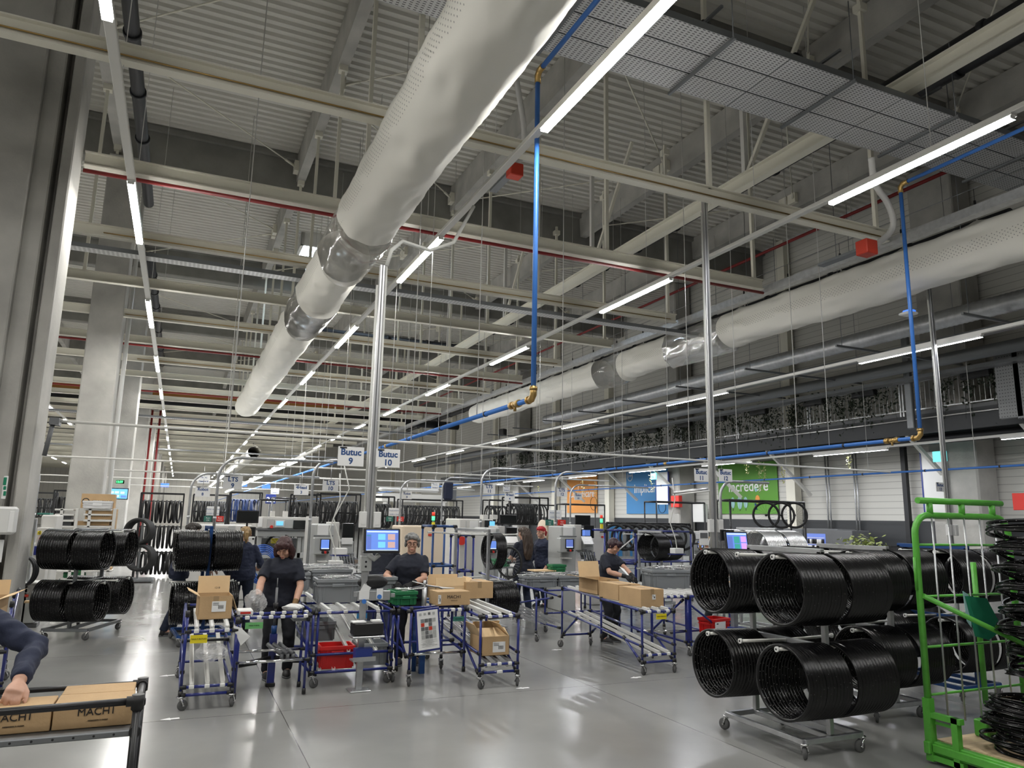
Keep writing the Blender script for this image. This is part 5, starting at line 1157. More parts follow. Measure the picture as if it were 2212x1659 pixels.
# poles with conduits
def pole(label, x, y, zt, boxes=True):
    t = T('support_pole', label, 'pole', (x, y, 0)); M().box((0, 0, zt / 2), (.07, .07, zt), b=.006).box((0, -.036, zt / 2), (.016, .004, zt), 1).build('profile', ['alu', 'machine_dark'], t)
    for dx, z1 in ((-.06, zt - .3), (.06, zt)): M().tube([(dx, 0, 1.3), (dx, 0, z1)], .017, 8).build('conduit', 'cable_white', t)
    if boxes:
        for dx in (-.09, .10): M().box((dx, -.04, 1.76), (.095, .07, .21), b=.008).box((dx, -.077, 1.72), (.05, .004, .05)).build('socket_box', 'white_plastic', t)
    return t
t = pole('aluminium pole between the first pair of station signs', 2.32, 9.85, 5.3)
M().tube([(.06, 0, 5.3), (.12, 0, 5.55), (.30, .1, 5.75), (.75, .2, 5.72), (1.15, .3, 5.95), (1.50, .4, 6.65)], .028, 8).build('flexible_conduit', 'cable_white', t)
pole('aluminium pole between the second pair of station signs', 8.02, 9.85, 7.5)
pole('aluminium pole beside the thirteenth station sign at right', 13.68, 9.80, 7.0)
# station signs: (lines, px, py, width in px, distance Y)
NUM = dict(zip(('3', '4', '8', '9', '10', '11', '12', '13'), ('three', 'four', 'eight', 'nine', 'ten', 'eleven', 'twelve', 'thirteen')))
WHERE = {('Butuc', '9'): 'left of the first aluminium pole', ('Butuc', '10'): 'right of the first aluminium pole', ('Butuc', '11'): 'left of the second aluminium pole', ('Butuc', '12'): 'right of the second aluminium pole', ('Butuc', '13'): 'by the pole behind the green cage',
         ('LTS', '9'): 'under the tallest bent pipe', ('LTS', '10'): 'above the first lacing machine', ('LTS', '11'): 'above the empty trolley', ('LTS', '12'): 'before the orange poster', ('Robot', '8'): 'under the lower bent pipe', ('Robot', '9'): 'above the grey haired woman', ('Robot', '10'): 'on the orange poster', ('4Head', '3'): 'above the white press', ('4Head', '4'): 'above the long haired woman'}
SIGNL = {}
for k_, (a_, w_) in enumerate(WHERE.items()): SIGNL[a_] = 'white %s sign numbered %s, %s' % (a_[0], NUM[a_[1]], w_)
SIGNL[('Montaj', 'Cauciuc 6')] = 'small white text sign high at the left bent pipe'; SIGNL[('Montaj', 'Cauciuc 7')] = 'small white text sign above the white conveyor'; SIGNL[('Montaj', 'Cauciuc 8')] = 'small white text sign beside the eleventh station sign'; SIGNL[('Montaj', 'Cauciuc 5')] = 'small white text sign above the blue hanging sign'
SG = [(['Butuc', '9'], 758, 986, 57, 9.78), (['Butuc', '10'], 838, 990, 54, 9.78), (['Butuc', '11'], 1515, 1026, 38, 9.78), (['Butuc', '12'], 1567, 1027, 37, 9.78), (['Butuc', '13'], 2031, 1052, 27, 9.7),
      (['LTS', '9'], 503, 1042, 39, 13.0), (['LTS', '10'], 714, 1049, 34, 13.1), (['LTS', '11'], 1057, 1056, 28, 14.9), (['LTS', '12'], 1214, 1063, 26, 15.0), (['Robot', '8'], 438, 1062, 30, 16.4), (['Robot', '9'], 879, 1070, 22, 19.0), (['Robot', '10'], 1249, 1073, 19, 20.0), (['4Head', '3'], 651, 1058, 31, 15.4), (['4Head', '4'], 1101, 1073, 24, 18.0), (['Montaj', 'Cauciuc 6'], 440, 1035, 25, 24.0), (['Montaj', 'Cauciuc 7'], 940, 1050, 18, 24.0), (['Montaj', 'Cauciuc 8'], 1094, 1056, 16, 25.0), (['Montaj', 'Cauciuc 5'], 594, 1061, 17, 26.0)]
for ls, px, py, w, Y in SG:
    p = AY(px, py, Y); dep = p.x * Xd.z + Y * Yd.z; W = w * dep / FPX; H = W * .74
    sz = [H * (.46 if ls[0] in ('LTS', 'Butuc') else .38 if len(ls[1]) < 3 else .25)] * 2; 
    if len(ls[1]) > 3: sz = [H * .26, H * .26]
    sign(SIGNL[(ls[0], ls[1])], ls, (p.x, Y, p.z), W, H, 0, sz, hang=None if ls[0] == 'Butuc' else .25)
# bent pipe portals that carry hoses over the machines
def portal(label, px0, y0, px1, Y, r=.024, rad=.33, left=False):
    a = AY(px0, y0 + 40, Y); b = AY(px1, y0 + (px1 - px0) * .03, Y); zt = AY(px0 + 30 if not left else px0 - 20, y0, Y).z; s = -1 if left else 1
    pts = [(a.x, Y, 0), (a.x, Y, zt - rad)] + [(a.x + s * (rad - rad * math.cos(q)), Y, zt - rad + rad * math.sin(q)) for q in [PI / 2 * i / 7 for i in range(1, 8)]] + [(b.x, Y, zt)]
    m = M().tube(pts, r, 10)
    for z in (.9, 1.7): m.cyl((a.x, Y, z), (a.x, Y, z + .05), r * 1.25, 10)
    return tag(m.build('pipe_portal', 'galv'), label, 'portal', 'bent pipe portals')
portal('bent grey pipe portal above the ninth station, tallest at left', 472, 988, 720, 12.9)
portal('lower bent grey pipe portal left of the tallest one', 412, 1022, 690, 16.2)
portal('bent grey pipe portal carrying the tenth station sign', 676, 994, 742, 13.0, rad=.3)
portal('bent grey pipe portal rising behind the eleventh station', 1040, 1012, 1200, 14.8)
portal('bent grey pipe portal rising behind the twelfth station', 1200, 1020, 1290, 14.9)
portal('bent grey pipe portal above the distant black cap worker', 1232, 1048, 1400, 19.0)
portal('bent grey pipe portal behind the grey haired woman', 865, 1037, 1000, 18.6)
portal('bent grey pipe portal behind the blue air pipe, far middle', 955, 1032, 1060, 21.0)
portal('bent grey pipe portal seen past the second sign pole', 1556, 1040, 1660, 12.0, .028)
portal('bent grey pipe portal in the left bay past the first column', 84, 990, 40, 14.6, left=True)
# fluorescent fitting tilted by the second pole, hose hooks, and lamp units on brackets
a, b = AY(1456, 1065, 9.9), AY(1530, 1056, 9.5); t = T('work_lamp', 'tilted twin tube work lamp beside the second pair of signs', 'lamp')
M().tube([a, b], .03, 6).build('reflector', 'alu', t); M().tube([a - V((0, .03, .03)), b - V((0, .03, .03))], .013, 8).tube([a - V((0, -.03, .03)), b - V((0, -.03, .03))], .013, 8).build('tubes', 'white_plastic', t)
# red junction boxes with flexible hoses under the overhead trays
def redbox(label, px, py, Y, s, hose, beam):
    p = AY(px, py, Y); t = T('junction_box', label, 'box', p); M().box((0, 0, 0), (s, s * .9, s * .95), b=.015).build('casing', 'red_box', t)
    q = [AY(*h) - p for h in hose]; P = []
    for i in range(len(q) - 1):
        a, b, c, d = q[max(i - 1, 0)], q[i], q[i + 1], q[min(i + 2, len(q) - 1)]
        for k in range(8): u = k / 8; P.append(.5 * ((2 * b) + (c - a) * u + (2 * a - 5 * b + 4 * c - d) * u * u + (3 * b - a - 3 * c + d) * u ** 3))
    P.append(q[-1]); P2 = []
    M().tube(P, [.055 + (.004 if i % 2 else 0) for i in range(len(P))], 10).build('hose', 'machine_light', t); M().box((-s * .2, .55, -.02), (.16, .9, .05)).build('bracket', 'galv_dark', t)
redbox('red junction box with ribbed hose behind the duct light line', 1112, 370, 12.6, .28, [(1115, 352, 12.6), (1128, 335, 12.55), (1132, 280, 12.4), (1122, 210, 12.2), (1108, 130, 12.0)], 1)
redbox('red junction box with looping ribbed hose above the right duct', 1872, 536, 8.9, .28, [(1890, 530, 8.9), (1920, 505, 8.9), (1930, 480, 8.85), (1918, 440, 8.8), (1890, 395, 8.7), (1882, 340, 8.6)], 1)
tag(M().box(tuple(AY(1962, 678, 9.5)), (.26, .26, .05), b=.02).box(tuple(AY(1964, 673, 9.5)), (.18, .18, .06), 1, b=.02).build('access_point', ['white_plastic', 'led_blue']), 'round white wireless unit glowing blue under the right duct', 'device')
# ================================================================ balcony along the right wall
SX = 19.5
S(M().box(((SX + X1) / 2, 32, 4.95), (X1 - SX, 52, .16)).box((SX, 32, 4.75), (.12, 52, .56), 1).box((SX + 1.2, 32, 4.66), (.12, 52, .3), 1).build('balcony_slab', ['concrete_dark', 'grey_band']))
tag(M().tube([(SX - .12, 6, 4.9), (SX - .12, 58, 4.9)], .02, 6).build('conduit', 'machine_light'), 'pale conduit on the balcony edge', 'conduit')
tag(M().tube([(SX + .5, 6, 4.33), (SX + .5, 58, 4.33)], .13, 12).build('insulated_pipe', 'black_pipe'), 'thick black pipe under the balcony', 'pipe')
tag(M().tube([(SX + 1.0, 6, 4.4), (SX + 1.0, 58, 4.4)], .05, 8).build('round_duct', 'galv'), 'thin bright duct under the balcony', 'duct')
for i, y in enumerate((11.8, 15.1, 20.9, 24.7, 28.6, 32.5, 38.0, 44.0)): S(M().tube([(SX + .05, y, 4.5), (X1 - .4, y, 2.9)], .075, 4, sm=False).build('balcony_strut', 'white_steel'))
for i in range(13):
    y = 8.0 + 3.6 * i; t = T('railing', 'grey balcony railing section, %s from the camera' % ORD[i], 'railing', (SX, y, 5.03), 0, 'balcony railings')
    M().box((0, 0, .5), (.05, .05, 1.0)).box((0, 3.5, .5), (.05, .05, 1.0)).box((0, 1.75, .98), (.05, 3.6, .045)).box((0, 1.75, .16), (.04, 3.6, .035)).build('frame', 'galv', t)
    m = M()
    for k in range(1, 24): m.box((0, .146 * k, .56), (.012, .012, .82))
    m.build('bars', 'galv', t); M().box((.02, 1.75, .06), (.01, 3.6, .11)).build('toe_board', 'machine_dark', t)
def leafmass(m, n, ctr, spread, size, rd, droop=0.0, mi=0):
    for _ in range(n):
        p = V(ctr) + V((rd.gauss(0, spread[0]), rd.gauss(0, spread[1]), rd.gauss(0, spread[2]))); s = size * rd.uniform(.6, 1.3)
        a, b = rd.uniform(0, 2 * PI), rd.uniform(-.9, .5) - droop; d = V((math.cos(a) * math.cos(b), math.sin(a) * math.cos(b), math.sin(b))); w = d.cross(V((rd.uniform(-1, 1), rd.uniform(-1, 1), 1))).normalized()
        m.add([p - d * s, p - d * s * .2 + w * s * .6, p + d * s, p - d * s * .2 - w * s * .6], [(0, 1, 2), (0, 2, 3)], mi)
rd = random.Random(21)
for i, px in enumerate((2110, 1868, 1760, 1640, 1553, 1480, 1410, 1352, 1290, 1240, 1185, 1135, 1080)):
    py = 800 + (2110 - px) * .19; p = AX(px, py + 20, SX - .16); y = p.y
    if y > 54 or (i and yprev - y > -1.75 and y < yprev + 1.75): continue
    yprev = y
    t = T('planter', 'dark planter with trailing vines on the balcony rail, %s from the right' % ORD[i], 'planter', (SX - .16, y, 5.80), 0, 'balcony planters')
    M().box((0, 0, .09), (.2, .85, .2), b=.03, R=None).build('trough', 'black_plastic', t)
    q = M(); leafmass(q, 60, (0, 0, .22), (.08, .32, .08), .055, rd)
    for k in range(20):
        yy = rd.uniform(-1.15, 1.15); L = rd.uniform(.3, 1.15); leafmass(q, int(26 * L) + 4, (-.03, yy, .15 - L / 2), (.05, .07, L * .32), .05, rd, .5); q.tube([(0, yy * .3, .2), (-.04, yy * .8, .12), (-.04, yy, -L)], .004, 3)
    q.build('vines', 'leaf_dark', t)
# pale dried vine garlands hanging from the lamp rail below the balcony
for i, (px, py, L) in enumerate(((1650, 1000, 50), (1640, 995, 70), (1690, 1010, 35), (1832, 985, 30), (1285, 1040, 45), (1405, 1020, 40), (1258, 1035, 40), (1163, 1050, 40), (1612, 1000, 25))):
    a, b = AX(px, py, 19.3), AX(px + 3, py + L, 19.3); q = M().tube([a, (a + b) / 2 + V((0, .02, 0)), b], .004, 3); n = int(L * .7)
    for k in range(n): leafmass(q, 1, a + (b - a) * (k / n), (.03, .05, .02), .045, rd, .4)
    tag(q.build('garland', 'leaf_pale'), 'pale trailing garland under the balcony, %s listed from the green poster' % ORD[i], 'garland', 'pale garlands')
# vertical perforated trays and ducts rising from the balcony
def vtray(label, px, py0, py1, x, w, m='tray_v', d=.12):
    a, b = AX(px, py0, x), AX(px, py1, x); return tag(M().box((x, a.y, (a.z + b.z) / 2), (d, w, a.z - b.z), b=.02).build('riser', m), label, 'cable tray')
vtray('perforated vertical tray rising at the far right', 2172, 750, 905, 18.9, .62); vtray('second vertical tray cut by the right edge', 2206, 740, 905, 18.9, .5)
vtray('bright narrow vertical tray in front of the balcony vines', 1953, 715, 928, 19.0, .22, 'galv_dark')
# ================================================================ right wall: posters and fittings
def poster(label, pxl, pxr, pyt, pyb, m, word, wx, wy, wh, wcut=None):
    a, b = AX(pxl, pyb, X1 - .03), AX(pxr, pyb, X1 - .03); zt, zb = AX((pxl + pxr) / 2, pyt, X1).z, AX((pxl + pxr) / 2, pyb, X1).z; L = a.y - b.y; yc = (a.y + b.y) / 2
    t = T('poster', label, 'poster', (X1 - .06, yc, (zt + zb) / 2)); M().box((0, 0, 0), (.02, L, zt - zb)).build('panel', m, t); h = (zt - zb)
    text(t, 'lettering', word, wh, 'label_white', (-.014, -L * wx, h * wy), (PI / 2, 0, -PI / 2), bold=.008); return t, L, h
t, L, h = poster('green wall poster with white lettering behind the wheel display', 1555, 1684, 1000, 1110, 'poster_green', 'Incredere', .02, .03, .62)
m = M()
for dy, s in ((.42, 1.0), (.30, 1.2), (.20, 1.0)): m.ell((-.02, L * (dy - .18), -h * .28), (.01, .13 * s, .24 * s), 12, 8).cyl((-.02, L * (dy - .18), -h * .44), (-.02, L * (dy - .18), -h * .28), .012, 5, 1)
m.build('tree_drawing', ['pale_teal', 'machine_dark'], t); M().ell((-.02, -L * .18, -h * .22), (.01, .14, .17), 10, 8).ell((-.02, -L * .16, -h * .04), (.01, .08, .08), 10, 8, 1).tube([(-.02, -L * .14, -h * .30), (-.02, -L * .16, -h * .42)], .04, 6, 2).build('rider_drawing', ['poster_orange', 'pale_teal', 'ink_blue'], t)
t, L, h = poster('blue wall poster with white lettering, partly behind a white panel', 1355, 1446, 1012, 1110, 'poster_blue', 'Implicare', .0, .05, .62)
M().tube([(-.02, -L * .36 + .3 * math.cos(a), -h * .35 + .3 * math.sin(a)) for a in [2 * PI * k / 24 for k in range(24)]], .012, 5, closed=True).build('wheel_drawing', 'ink', t)
M().tube([(-.02, L * .40 + .24 * math.cos(a), h * .36 + .26 * math.sin(a)) for a in [2 * PI * k / 24 for k in range(24)]], .02, 5, closed=True).build('emblem', 'label_white', t); text(t, 'lettering', 'SMM', .2, 'label_white', (-.014, L * .40, h * .36), (PI / 2, 0, -PI / 2))
t, L, h = poster('orange wall poster with white lettering, furthest of the three', 1226, 1291, 1030, 1108, 'poster_orange', 'Comunicare', .0, .02, .60)
M().tube([(-.02, -L * .40 + .38 * math.cos(a), -h * .25 + .38 * math.sin(a)) for a in [2 * PI * k / 24 for k in range(24)]], .012, 5, closed=True).build('wheel_drawing', 'ink', t)
def wallpanel(label, pxl, pxr, pyt, pyb, x, m, name='panel', cat='panel', d=.04, edge=None):
    a, b = AX(pxl, (pyt + pyb) / 2, x), AX(pxr, (pyt + pyb) / 2, x); zt, zb = AX((pxl + pxr) / 2, pyt, x).z, AX((pxl + pxr) / 2, pyb, x).z
    q = M().box((x, (a.y + b.y) / 2, (zt + zb) / 2), (d, a.y - b.y, zt - zb), b=.01)
    if edge: q.box((x, a.y, (zt + zb) / 2), (d * 1.4, .05, zt - zb), 1).box((x, b.y, (zt + zb) / 2), (d * 1.4, .05, zt - zb), 1)
    return tag(q.build(name, [m] + ([edge] if edge else [])), label, cat)
wallpanel('white hanging panel with blue edge over the blue poster', 1418, 1444, 1020, 1090, 20.8, 'white_plastic', edge='blue_bin')
wallpanel('white door panel with blue edges at the right wall', 1994, 2046, 975, 1120, 20.95, 'white_plastic', edge='blue_bin')
wallpanel('red wall board at the right edge of the picture', 2188, 2240, 1065, 1102, 21.0, 'red_sign')
wallpanel('small red cabinet on the wall behind the second pole', 1453, 1470, 1071, 1096, 20.85, 'red_sign', 'alarm_cabinet', 'cabinet', .2)
wallpanel('white wall cabinet left of the green poster', 1501, 1524, 1089, 1128, 21.4, 'white_plastic', 'wall_cabinet', 'cabinet', .25)
for i, (px, py) in enumerate(((1412, 1029), (2030, 986))):
    p = AX(px, py, 19.9); tag(M().box(tuple(p), (.05, .42, .30), b=.01).build('exit_sign', 'sign_exit'), ['lit exit sign above the blue poster', 'lit exit sign near the right door panel'][i], 'sign')
p = AX(1953, 1000, 21.7); tag(M().box((21.7, p.y, 2.3), (.14, .16, 4.4)).build('drain_pipe', 'black_pipe'), 'black vertical pipe on the white wall at right', 'pipe')
for i, px in enumerate((1787, 1793, 1848, 1854)):
    p = AX(px, 1080, 21.85); tag(M().tube([(21.85, p.y, .9), (21.85, p.y, 4.4)], .03, 6).build('conduit', 'galv'), '%s wall conduit from the left between poster and black pipe' % ORD[i], 'conduit', 'wall conduits')
for i, (pxl, pxr) in enumerate(((1694, 1736), (1738, 1812))):
    a, b = AX(pxl, 1160, 20.7), AX(pxr, 1160, 20.7); zt = AX(pxl, 1141, 20.7).z; W_ = a.y - b.y; t = T('vending_machine', ['left dark vending machine behind the wheel display', 'right dark vending machine with lit window'][i], 'vending machine', (21.1, (a.y + b.y) / 2, 0))
    M().box((0, 0, zt / 2), (.9, W_, zt), b=.03).build('cabinet', 'machine_dark', t); o = M().box((-.455, W_ * .12, zt * .62), (.01, W_ * .55, zt * .55)).build('window', 'scr_slate' if i else 'ink_blue', t)
    q = M()
    for k in range(4): q.box((-.47, W_ * .12, zt * (.42 + .13 * k)), (.02, W_ * .5, .02))
    q.build('shelf_lights', 'label_white', o)
    bq = M(); rd2 = random.Random(i)
    for k in range(3):
        for j in range(7): bq.cyl((-.475, W_ * .12 + (j - 3) * W_ * .07, zt * (.43 + .13 * k)), (-.475, W_ * .12 + (j - 3) * W_ * .07, zt * (.43 + .13 * k) + .16), .05, 8, rd2.choice((0, 1)))
    bq.build('bottles', ['ink', 'label_white'], o); M().box((-.46, -W_ * .36, zt * .6), (.02, W_ * .1, zt * .3)).build('keypad', 'pale_teal', t)
wallpanel('plain dark cabinet right of the vending machines', 1814, 1862, 1146, 1230, 20.8, 'machine_dark', 'cabinet', 'cabinet', .8)
# potted plant
p = G(1868, 1262); p = AY(1868, 1192, 11.4); t = T('potted_plant', 'leafy pale green plant in dark pot beside the right trolleys', 'plant', (p.x, 11.4, 0))
M().lathe([(.01, 0), (.16, 0), (.22, .9), (.20, .9), (.18, .85), (.01, .85)], n=20).build('pot', 'machine_dark', t); q = M(); leafmass(q, 520, (0, 0, 1.30), (.22, .2, .13), .055, random.Random(4))
for k in range(14): q.tube([(0, 0, .85), (rd.gauss(0, .1), rd.gauss(0, .1), 1.1), (rd.gauss(0, .22), rd.gauss(0, .2), 1.35)], .005, 3, 1)
q.build('leaves', ['leaf', 'leaf_dark'], t)
# ================================================================ machines, racks and background
def rc(px0, py0, px1, py1, Y):
    a, b = AY(px0, (py0 + py1) / 2, Y), AY(px1, (py0 + py1) / 2, Y); c = (px0 + px1) / 2; return a.x, b.x, AY(c, py1, Y).z, AY(c, py0, Y).z
def pbox(m, px0, py0, px1, py1, Y, d=.03, mi=0, b=0.0, floor=False):
    x0, x1, z0, z1 = rc(px0, py0, px1, py1, Y); z0 = 0 if floor else z0
    return m.box(((x0 + x1) / 2, Y + d / 2, (z0 + z1) / 2), (abs(x1 - x0), d, z1 - z0), mi, b)
def P(t, name, m, *rects, b=.006):
    q = M()
    for r in rects: pbox(q, *r[:5], r[5] if len(r) > 5 else .03, 0, b, r[6] if len(r) > 6 else False)
    return q.build(name, m, t)
def pmon(label, px0, py0, px1, py1, Y, screen='screen_off', tiles=None, rz=0.0, **k):
    x0, x1, z0, z1 = rc(px0, py0, px1, py1, Y); return monitor(label, ((x0 + x1) / 2, Y, (z0 + z1) / 2), rz, x1 - x0, z1 - z0, screen, tiles, **k)
# -- big white press with top console (four-head machine)
t = T('press_machine', 'large white and grey machine with wide top console and small blue display', 'machine')
P(t, 'console', 'machine_light', (553, 1117, 676, 1142, 15.4, .8)); P(t, 'hood', 'machine_grey', (556, 1146, 662, 1159, 15.45, .6)); P(t, 'edge_strip', 'machine_dark', (553, 1142, 662, 1146, 15.39, .1))
P(t, 'fascia', 'machine_grey', (577, 1121, 634, 1141, 15.38, .03)); P(t, 'display_frame', 'machine_light', (594, 1124, 615, 1139, 15.35, .03)); P(t, 'display', 'scr_sky', (597, 1126, 612, 1135, 15.33, .02)); P(t, 'panel', 'screen_off', (634, 1124, 660, 1142, 15.36, .04))
x0, x1, z0, z1 = rc(587, 1133, 590, 1138, 15.33); M().cyl((x0, 15.38, z0), (x0, 15.32, z0), .03, 12).build('emergency_button', 'red_sign', t)
for r in ((553, 1150, 562, 1262, 15.5, .12, True), (640, 1150, 648, 1262, 15.5, .12, True), (650, 1148, 662, 1262, 15.6, .3, True)): P(t, 'leg', 'machine_grey', r)
P(t, 'cross_beam', 'machine_grey', (553, 1194, 662, 1206, 15.5, .1)); P(t, 'yellow_block', 'yellow', (587, 1163, 610, 1174, 15.7, .2)); P(t, 'rear_wall', 'machine_dark', (560, 1162, 642, 1262, 16.3, .1, True)); P(t, 'top_unit', 'machine_light', (585, 1104, 594, 1118, 15.6, .2), (613, 1104, 622, 1118, 15.6, .2)); P(t, 'notice', 'label_white', (557, 1118, 567, 1139, 15.38, .01))
# -- light post with number label
t = T('machine_column', 'pale machine column with yellow number label right of the press', 'machine'); P(t, 'column', 'machine_light', (662, 1116, 684, 1270, 14.2, .35, True)); o = P(t, 'label_plate', 'yellow', (672, 1146, 680, 1153, 14.18, .01)); c = AY(676, 1149.5, 14.16); text(o, 'lettering', '4', .09, 'ink', tuple(c)); P(t, 'emergency_button', 'red_sign', (674, 1155, 678, 1161, 14.15, .05))
# -- spoke lacing machines: cabinet, panel, head
def lacer(label, ox, oy, s, Y, screen='scr_blue', head=True):
    """drawn once for the left one, offset/scaled in the photo frame for the others"""
    R = lambda a, b, c, d, dy, dp=.03, fl=False: (ox + a * s, oy + b * s, ox + c * s, oy + d * s, Y + dy, dp, fl)
    t = T('lacing_machine', label, 'machine')
    P(t, 'cabinet', 'machine_grey', R(0, 0, 38, 130, .15, .6, True), b=.02); P(t, 'upper_cabinet', 'machine_light', R(34, -4, 52, 60, .3, .5)); P(t, 'panel_box', 'machine_grey', R(-2, 30, 32, 66, 0, .16), b=.01); P(t, 'bezel', 'black_plastic', R(12, 32, 34, 57, -.02, .03)); o = P(t, 'screen', screen, R(14, 34, 31, 54, -.035, .02)); P(o, 'screen_tile', 'scr_white', R(14, 52, 31, 54, -.045, .01))
    for k, mt in enumerate(('ink', 'red_sign', 'ink')): c = AY(ox + (17 + 5 * k) * s, oy + 61 * s, Y - .02); M().cyl(c, c - V((0, .04, 0)), .022, 12).build('push_button', mt, t)
    P(t, 'notice', 'label_white', R(6, 2, 30, 24, .13, .012)); P(t, 'tool_tray', 'machine_light', R(8, 80, 28, 83, .0, .2)); P(t, 'bracket_arm', 'machine_dark', R(-2, 24, 40, 27, 0, .04))
    if head:
        P(t, 'head_hood', 'machine_grey', R(56, 34, 84, 68, .3, .3), b=.03); P(t, 'head_plate', 'label_white', R(58, 30, 82, 44, .25, .02)); P(t, 'head_screen', 'screen_off', R(60, -2, 84, 30, .28, .05))
        q = M(); rd = random.Random(int(ox))
        for k in range(16): a = AY(ox + (54 + rd.uniform(0, 34)) * s, oy + (62 + rd.uniform(0, 30)) * s, Y + .15 + rd.uniform(0, .2)); q.box(tuple(a), (rd.uniform(.04, .12), .08, rd.uniform(.04, .12)), rd.choice((0, 0, 1)), .01, rd.uniform(0, 3))
        for k in range(5): a = AY(ox + (56 + 6 * k) * s, oy + 66 * s, Y + .1); q.tube([a, a + V((.05, -.05, -.25)), a + V((-.06, 0, -.5))], .012, 6)
        q.build('lacing_head', ['machine_dark', 'chrome'], t)
        c = AY(ox + 74 * s, oy + 108 * s, Y - .05); M().lathe([(.02, -.05), (.13, .03), (.125, .04), (.02, .0)], tuple(c), 'Y', 20).build('hub_cone', 'white_plastic', t)
    return t
lacer('grey spoke lacing machine with blue screen at the tenth station', 680, 1132, 1.0, 12.5)
lacer('grey spoke lacing machine with purple screen at the twelfth station', 1212, 1137, .85, 13.4, 'scr_slate')
lacer('grey spoke lacing machine behind the rim ring at the eleventh station', 1046, 1140, .85, 13.9)
lacer('half hidden lacing machine beyond the second sign pole', 1500, 1150, .6, 19.0, head=False)
t = T('machine_cabinet', 'tall pale grey cabinet left of the eleventh station', 'cabinet'); P(t, 'body', 'machine_light', (990, 1121, 1064, 1290, 14.9, .9, True), b=.02); P(t, 'notice', 'label_white', (1015, 1125, 1033, 1141, 14.88, .01)); P(t, 'dark_recess', 'ink', (1047, 1124, 1064, 1141, 14.88, .01)); P(t, 'display', 'scr_sky', (1058, 1126, 1069, 1136, 14.85, .02)); P(t, 'door_line', 'machine_grey', (1004, 1125, 1005.5, 1285, 14.88, .012)); c = AY(996, 1168, 14.85); M().cyl(c, c - V((0, .05, 0)), .09, 16).build('emergency_button', 'red_sign', t); P(t, 'top_unit', 'machine_light', (1044, 1112, 1054, 1122, 14.5, .2), (1065, 1112, 1075, 1122, 14.5, .2))
t = T('machine_cabinet', 'cream machine housing with maroon badge behind the blue frame', 'cabinet'); P(t, 'body', 'spool_cream', (868, 1136, 972, 1235, 17.5, 1.0, True), b=.03); P(t, 'badge', 'red_box', (925, 1153, 933, 1158, 17.48, .01))
t = T('machine_cabinet', 'white cabinet with cream door right of the twelfth station', 'cabinet'); P(t, 'body', 'machine_light', (1279, 1142, 1306, 1275, 14.4, .5, True), b=.02); P(t, 'slot', 'ink', (1296, 1148, 1304, 1150, 14.38, .01)); P(t, 'warning', 'red_sign', (1299, 1158, 1304, 1162, 14.38, .01))
t = T('machine_cabinet', 'low white machine body behind the ponytailed woman', 'cabinet'); P(t, 'body', 'machine_light', (405, 1134, 545, 1262, 17.2, .9, True), b=.02); P(t, 'notice', 'machine_grey', (466, 1139, 491, 1152, 17.18, .01)); P(t, 'door', 'machine_grey', (493, 1136, 508, 1160, 17.17, .02))
# monitors on arms
pmon('wide black monitor above the ponytailed woman', 511, 1103, 559, 1130, 14.2, stand=.12); pmon('smaller black monitor below the wide one, by the ponytailed woman', 519, 1138, 552, 1159, 14.1)
t = T('document_box', 'white clipboard box right of the ponytailed woman', 'box'); P(t, 'box', 'white_plastic', (531, 1160, 550, 1178, 14.0, .2)); P(t, 'clamp', 'ink', (545, 1162, 549, 1166, 13.98, .03))
pmon('black monitor on top of the eleventh station machine', 1078, 1112, 1117, 1133, 13.5, rz=.1, tilt=-.1); pmon('small black monitor left of the long haired woman', 1092, 1139, 1117, 1157, 13.3, rz=.1); pmon('black monitor on top of the twelfth station machine', 1242, 1113, 1275, 1135, 14.0); pmon('blue display above the clipboard at the twelfth station', 1255, 1143, 1276, 1160, 13.7, 'scr_blue')
for i, (a, b, c, d, Y) in enumerate(((1094, 1160, 1118, 1173, 13.2), (1258, 1160, 1280, 1175, 13.6))):
    x0, x1, z0, z1 = rc(a, b, c, d, Y); tag(M().box(((x0 + x1) / 2, Y, (z0 + z1) / 2), (x1 - x0, .02, (z1 - z0) * 1.4), R=Matrix.Rotation(-.7, 3, 'X')).build('clipboard', 'label_white'), ['white clipboard tilted below the small monitor at the eleventh station', 'white clipboard tilted below the blue display'][i], 'clipboard')
x0, x1, z0, z1 = rc(735, 1130, 765, 1164, 12.9); monitor('black monitor seen edge on above the lacing head, tenth station', ((x0 + x1) / 2, 12.9, (z0 + z1) / 2), .6, x1 - x0, z1 - z0)
# hanging white switch boxes
for i, (px, py, Y) in enumerate(((734, 1191, 11.6), (725, 1218, 11.4), (1462, 1190, 11.5))):
    p = AY(px, py, Y); t = T('switch_box', ['upper white switch box hanging on cable at the tenth station', 'lower white switch box hanging on cable at the tenth station', 'white switch box hanging on cable beside the right rim bundle'][i], 'switch box', p); M().box((0, 0, 0), (.20, .16, .10), b=.008).build('box', 'white_plastic', t); M().box((0, 0, -.06), (.26, .2, .012)).build('shelf', 'pipe_blue', t)
    M().tube([(0, 0, .05), (-.02, 0, .2), (-.12, .02, .5), (.02 if i else .1, .05, .95), (.0, .1, 1.35)], .010, 6).build('cable', 'cable_white', t)
